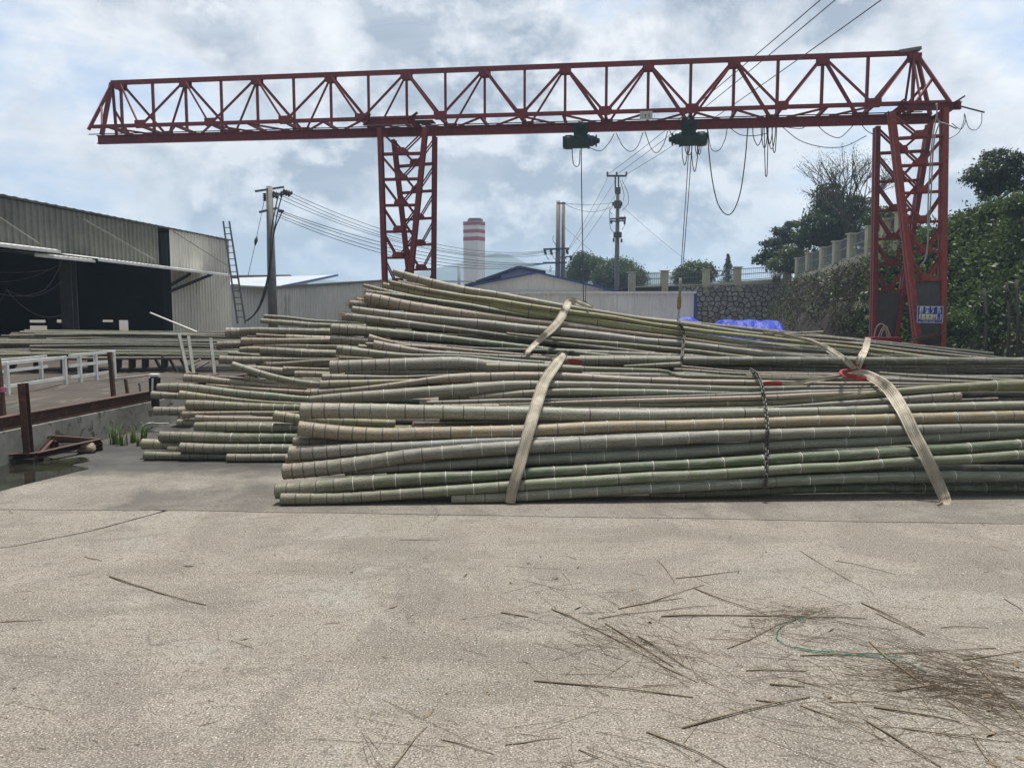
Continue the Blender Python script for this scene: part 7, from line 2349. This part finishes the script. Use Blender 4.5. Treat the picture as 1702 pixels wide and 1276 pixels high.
# red crate of hoses at the foot of the far leg
rc = thing('hose_crate', 'red crate with pale hose loops at the foot of the far crane leg', 'crate', tuple(U(1467, 572, 25.5)))
q0, q1 = U(1448, 578, 26.4), U(1487, 562, 26.9)
link('box', box_mesh('box', (q0.x, q0.y, 0), (q1.x, q1.y, q1.z), worn('crate_red', (.36, .04, .05), (.22, .03, .04), .6, 6)), rc)
link('rim', box_mesh('rim', (q0.x - .03, q0.y - .03, q1.z), (q1.x + .03, q1.y + .03, q1.z + .04), worn('crate_red', 0, 0)), rc)
for pts in ([(1452, 566), (1456, 546), (1464, 538), (1472, 545), (1475, 565)], [(1458, 566), (1464, 550), (1472, 542), (1477, 552), (1476, 566)], [(1464, 566), (1466, 552), (1473, 546), (1479, 556), (1481, 566)]):
    link('hose_loop', tube_mesh('hose_loop', smooth_path([U(x, y, 26.5) for x, y in pts], 5), .02, worn('pink_hose', (.55, .38, .34), (.4, .3, .27), .6, 5), 6), rc)

# ------------------------------------------------------------------ twigs and litter on the concrete
def zw(win, x, y):
    o = {'G': (800, 860, 1.887), 'H': (1300, 900, 3.393), 'I': (0, 800, 2.68), 'J': (400, 800, 2.68)}[win]
    return o[0] + x / o[2], o[1] + y / o[2]


TW = [('G', 165, 514, 665, 566, 'long straight twig lying nearly level across the middle of the concrete'), ('G', 630, 661, 1028, 563, 'thick long twig slanting up toward the bundle, alone in open concrete'),
      ('G', 222, 288, 560, 462, 'long diagonal twig leading down into the twig tangle'), ('G', 388, 332, 600, 470, 'twig just beside the long diagonal one'), ('G', 560, 462, 680, 518, 'forked end twig of the tangle'),
      ('G', 490, 372, 640, 470, 'slim twig parallel above the long diagonal twig'), ('G', 430, 288, 630, 252, 'short straight twig above the long level ones'), ('G', 365, 317, 740, 276, 'slightly rising twig over the crossing pile'),
      ('G', 565, 311, 1205, 318, 'longest level twig passing the green string knot'), ('G', 770, 412, 930, 335, 'twig rising to the knot with green string'), ('G', 920, 340, 1092, 285, 'twig continuing up past the green string knot'),
      ('G', 665, 222, 910, 312, 'diagonal twig coming down to the longest level twig'), ('G', 500, 275, 700, 212, 'curved thin twig above the diagonal twigs'), ('G', 610, 192, 810, 168, 'lonely thin twig nearer the bundle'),
      ('G', 552, 134, 606, 206, 'bent twig near the lonely thin one'), ('G', 1000, 105, 1230, 238, 'straight diagonal twig closest to the wide sling foot'), ('G', 1110, 136, 1300, 178, 'thin twig beside the diagonal one near the sling'),
      ('G', 1190, 268, 1390, 368, 'paired diagonal twig farther along the open slab'), ('G', 1240, 300, 1392, 372, 'second of the paired diagonal twigs'), ('G', 1000, 434, 1615, 410, 'long level twig lying over the green string'),
      ('G', 1215, 390, 1420, 545, 'diagonal twig crossing the long one over the green string'), ('G', 1300, 545, 1480, 516, 'thick dark short twig in the clump at the crossing'), ('G', 1510, 448, 1702, 418, 'twig heading out past the edge clump'),
      ('G', 1540, 455, 1640, 560, 'twig pointing down inside the edge clump'), ('G', 1455, 572, 1600, 670, 'diagonal twig below the dark clump'), ('G', 1640, 570, 1702, 640, 'dark twig running off past the last clump'),
      ('G', 1090, 580, 1245, 579, 'level twig with a dark knot at its end'), ('G', 1230, 596, 1500, 640, 'long faint twig below the knotted one'), ('G', 1000, 590, 1270, 702, 'drooping twig near the middle low concrete'),
      ('G', 1210, 640, 1440, 785, 'long twig slanting off the near edge of the concrete'), ('G', 1320, 662, 1660, 705, 'gently sloping twig low on the concrete'), ('G', 1540, 690, 1615, 785, 'steep twig low near the end clump'),
      ('G', 520, 672, 770, 785, 'curved twig close to the camera below the thick long one'), ('G', 305, 728, 430, 785, 'rough split twig nearest the camera'), ('G', 75, 712, 250, 690, 'short bent twig close to the camera'),
      ('G', 860, 572, 950, 585, 'small twig touching the thick long one'), ('G', 905, 525, 1015, 533, 'small pale twig above the thick long one'), ('G', 970, 505, 1135, 555, 'thin twig above the knotted one'),
      ('G', 830, 480, 1020, 483, 'level thin twig under the green string'), ('G', 62, 298, 148, 313, 'stubby dark twig by itself on open concrete'), ('G', 1440, 345, 1590, 347, 'thin level twig between the paired diagonal twigs and the edge'),
      ('G', 1640, 256, 1702, 295, 'dark twig at the far edge of the slab'), ('I', 485, 425, 915, 553, 'long lone twig near the crack in the concrete'), ('I', 0, 628, 188, 618, 'flat split piece near the curb side of the slab'),
      ('I', 378, 337, 455, 354, 'short twig beside the crack'), ('J', 685, 1275, 830, 1090, 'upright looking twig nearest the camera in the middle'), ('J', 895, 1148, 1130, 1212, 'twig close to the camera crossing another'),
      ('J', 708, 260, 890, 262, 'straight twig close to the slab joint'), ('J', 1158, 585, 1282, 606, 'dark short chip of twig mid concrete')]
for wn, xa, ya, xb, yb, lb in TW:
    a, b = UG(*zw(wn, xa, ya)), UG(*zw(wn, xb, yb))
    L = (b - a).length
    r_ = (.0030 if 'thick' in lb or 'long' in lb else .0021) * random.uniform(.85, 1.2)
    n = max(3, int(L / .12))
    pts, rd = [], []
    side = Vector((-(b - a).y, (b - a).x, 0)).normalized()
    bow = random.uniform(-.03, .03) * L
    for i in range(n + 1):
        t = i / n
        p = a.lerp(b, t) + side * (4 * bow * t * (1 - t) + random.uniform(-.004, .004))
        p.z = r_ * 1.02 + random.uniform(0, .006) * (0 < i < n)
        pts.append(p)
        rd.append(r_ * (1.15 - .55 * t) * (1.25 if i % 3 == 1 else 1))
    solo('twig', tube_mesh('twig', pts, rd, M_TWIG, 5), lb, 'twig')

# fine litter: chips, straws and grit nobody could count
V, F = [], []


def straw(p, a, L, r_, z_=.003):
    d = Vector((math.cos(a), math.sin(a), 0))
    s_ = Vector((-d.y, d.x, 0))
    o = len(V)
    z0 = Vector((0, 0, z_))
    for e, w_ in ((-.5, 1), (.5, .5)):
        c = Vector(p) + d * L * e
        V.extend((tuple(c + s_ * r_ * w_ + z0 * .9), tuple(c + z0 + Vector((0, 0, r_ * 1.4))), tuple(c - s_ * r_ * w_ + z0 * .9)))
    F.extend([(o, o + 3, o + 4, o + 1), (o + 1, o + 4, o + 5, o + 2), (o, o + 1, o + 2), (o + 3, o + 5, o + 4)])


clumps = [(('G', 560, 455), .26, 130), (('G', 960, 330), .28, 100), (('G', 1400, 500), .26, 200), (('G', 1570, 490), .28, 180), (('G', 1670, 610), .28, 180), (('G', 420, 350), .2, 40), (('G', 1330, 600), .5, 80), (('G', 950, 720), .4, 70), (('G', 1500, 690), .45, 110), (('J', 780, 1200), .2, 40), (('G', 250, 220), .25, 40), (('G', 340, 745), .15, 40), (('G', 1000, 490), .4, 50)]
for c, sp_, n in clumps:
    q = UG(*zw(*c))
    base_a = random.uniform(-.9, -.2)
    for _ in range(int(n * .5)):
        p = (q.x + random.gauss(0, sp_), q.y + random.gauss(0, sp_ * .7), 0)
        straw(p, base_a + random.gauss(0, .6), random.uniform(.03, .30) * (1.8 if random.random() < .12 else 1), random.uniform(.0005, .0010), random.uniform(.001, .005))
for _ in range(420):
    y = random.uniform(1.6, 6.2) if random.random() < .8 else random.uniform(1.6, 9)
    x = random.uniform(-.75, .75) * y
    if x < -4.8:
        continue
    big_ = random.random() < .10
    straw((x, y, 0), random.uniform(0, 3.14), random.uniform(.04, .16) if big_ else random.uniform(.006, .04), random.uniform(.0006, .0016))
# matted bits of brush, finer than the straws
for (gx_, gy_, ang_, sx_, n_) in ((1400, 505, -.35, .16, 260), (1430, 525, .15, .10, 140), (1580, 495, -.8, .18, 300), (1675, 605, -.7, .16, 260), (960, 330, .5, .12, 150), (470, 400, -.6, .16, 110), (1000, 300, .2, .1, 90)):
    q = UG(*zw('G', gx_, gy_))
    for _ in range(int(n_ * .6)):
        e = random.gauss(0, sx_ * 1.5)
        w_ = random.gauss(0, sx_ * .5)
        straw((q.x + math.cos(ang_) * e - math.sin(ang_) * w_, q.y + math.sin(ang_) * e + math.cos(ang_) * w_, 0), ang_ + random.gauss(0, .5), random.uniform(.03, .16), random.uniform(.0004, .0008), random.uniform(.001, .01))
# curled sheath scraps and leaves
for _ in range(40):
    c = random.choice(clumps)
    q = UG(*zw(*c[0])) if random.random() < .6 else Vector((random.uniform(-2.2, 3), random.uniform(1.9, 5.2), 0))
    p = Vector((q.x + random.gauss(0, .4), q.y + random.gauss(0, .3), 0))
    a = random.uniform(0, 6.28)
    d, s_ = Vector((math.cos(a), math.sin(a), 0)), Vector((-math.sin(a), math.cos(a), 0))
    L, w_ = random.uniform(.02, .075), random.uniform(.003, .010)
    o = len(V)
    for i in range(4):
        t = i / 3 - .5
        ww = w_ * (1 - (2 * t) ** 2 * .85)
        hz_ = random.uniform(.002, .010)
        V += [tuple(p + d * L * t - s_ * ww + Vector((0, 0, hz_))), tuple(p + d * L * t + s_ * ww + Vector((0, 0, .002)))]
    for i in range(3):
        F.append((o + 2 * i, o + 2 * i + 1, o + 2 * i + 3, o + 2 * i + 2))
kind(link('twig_litter', me('twig_litter', V, F, [M_TWIG])), 'stuff')

# bits of grit and pale chips on the slab
V, F = [], []
for _ in range(5200):
    y = 1.5 + 4.6 * random.random() ** 1.3
    x = random.uniform(-.72, .72) * y
    s_ = random.uniform(.0012, .0038) * (2.0 if random.random() < .02 else 1)
    a = random.uniform(0, 6.28)
    o = len(V)
    for k_ in range(3):
        V.append((x + s_ * 1.3 * math.cos(a + k_ * 2.1), y + s_ * 1.3 * math.sin(a + k_ * 2.1), .0005))
    V.append((x, y, s_ * random.uniform(.5, 1.0)))
    F += [(o, o + 1, o + 3), (o + 1, o + 2, o + 3), (o + 2, o, o + 3)]


def gritm(k):
    r_ = k.n('NewGeometry').outputs['Random Per Island']
    out(k, Base_Color=k.ramp(r_, [(.0, (.05, .04, .03)), (.35, (.16, .14, .11)), (.7, (.36, .33, .28)), (1, (.5, .46, .4))]), Roughness=.9)


kind(link('gravel_grit', me('gravel_grit', V, F, [mat('grit', gritm)])), 'stuff')
# green string tangled in the twigs
ge = thing('green_string', 'green plastic string tangled among the twigs on the concrete', 'string', tuple(UG(*zw('G', 1100, 425))))
M_GSTR = worn('green_string', (.02, .17, .10), (.015, .09, .06), .6, 20)
for pts in ([(930, 385), (960, 405), (1020, 420), (1090, 430), (1160, 434), (1230, 440), (1300, 450)], [(980, 408), (1060, 422), (1130, 424), (1190, 432), (1280, 436), (1320, 444)], [(1290, 446), (1330, 455), (1370, 475), (1400, 490)], [(990, 318), (1004, 326), (1016, 324), (1006, 318), (998, 324)], [(930, 388), (925, 370), (940, 345), (985, 322)]):
    w3 = [UG(*zw('G', x, y)) + Vector((0, 0, .006)) for x, y in pts]
    link('strand', tube_mesh('strand', smooth_path(w3, 4), .0022, M_GSTR, 4), ge)

# ------------------------------------------------------------------ distant haze
def hazem(k):
    v_ = k.n('VolumePrincipled', {'Color': (.60, .79, 1.0, 1), 'Density': HAZE, 'Anisotropy': 0.2})
    k.n('OutputMaterial', {1: v_.outputs[0]})


HAZE = 0.0009
if HAZE:
    hz = box_mesh('haze', (-2900, -290, -1.2), (2900, 1250, 84), mat('haze_air', hazem))
    kind(link('haze', hz), 'stuff')
bpy.context.view_layer.update()
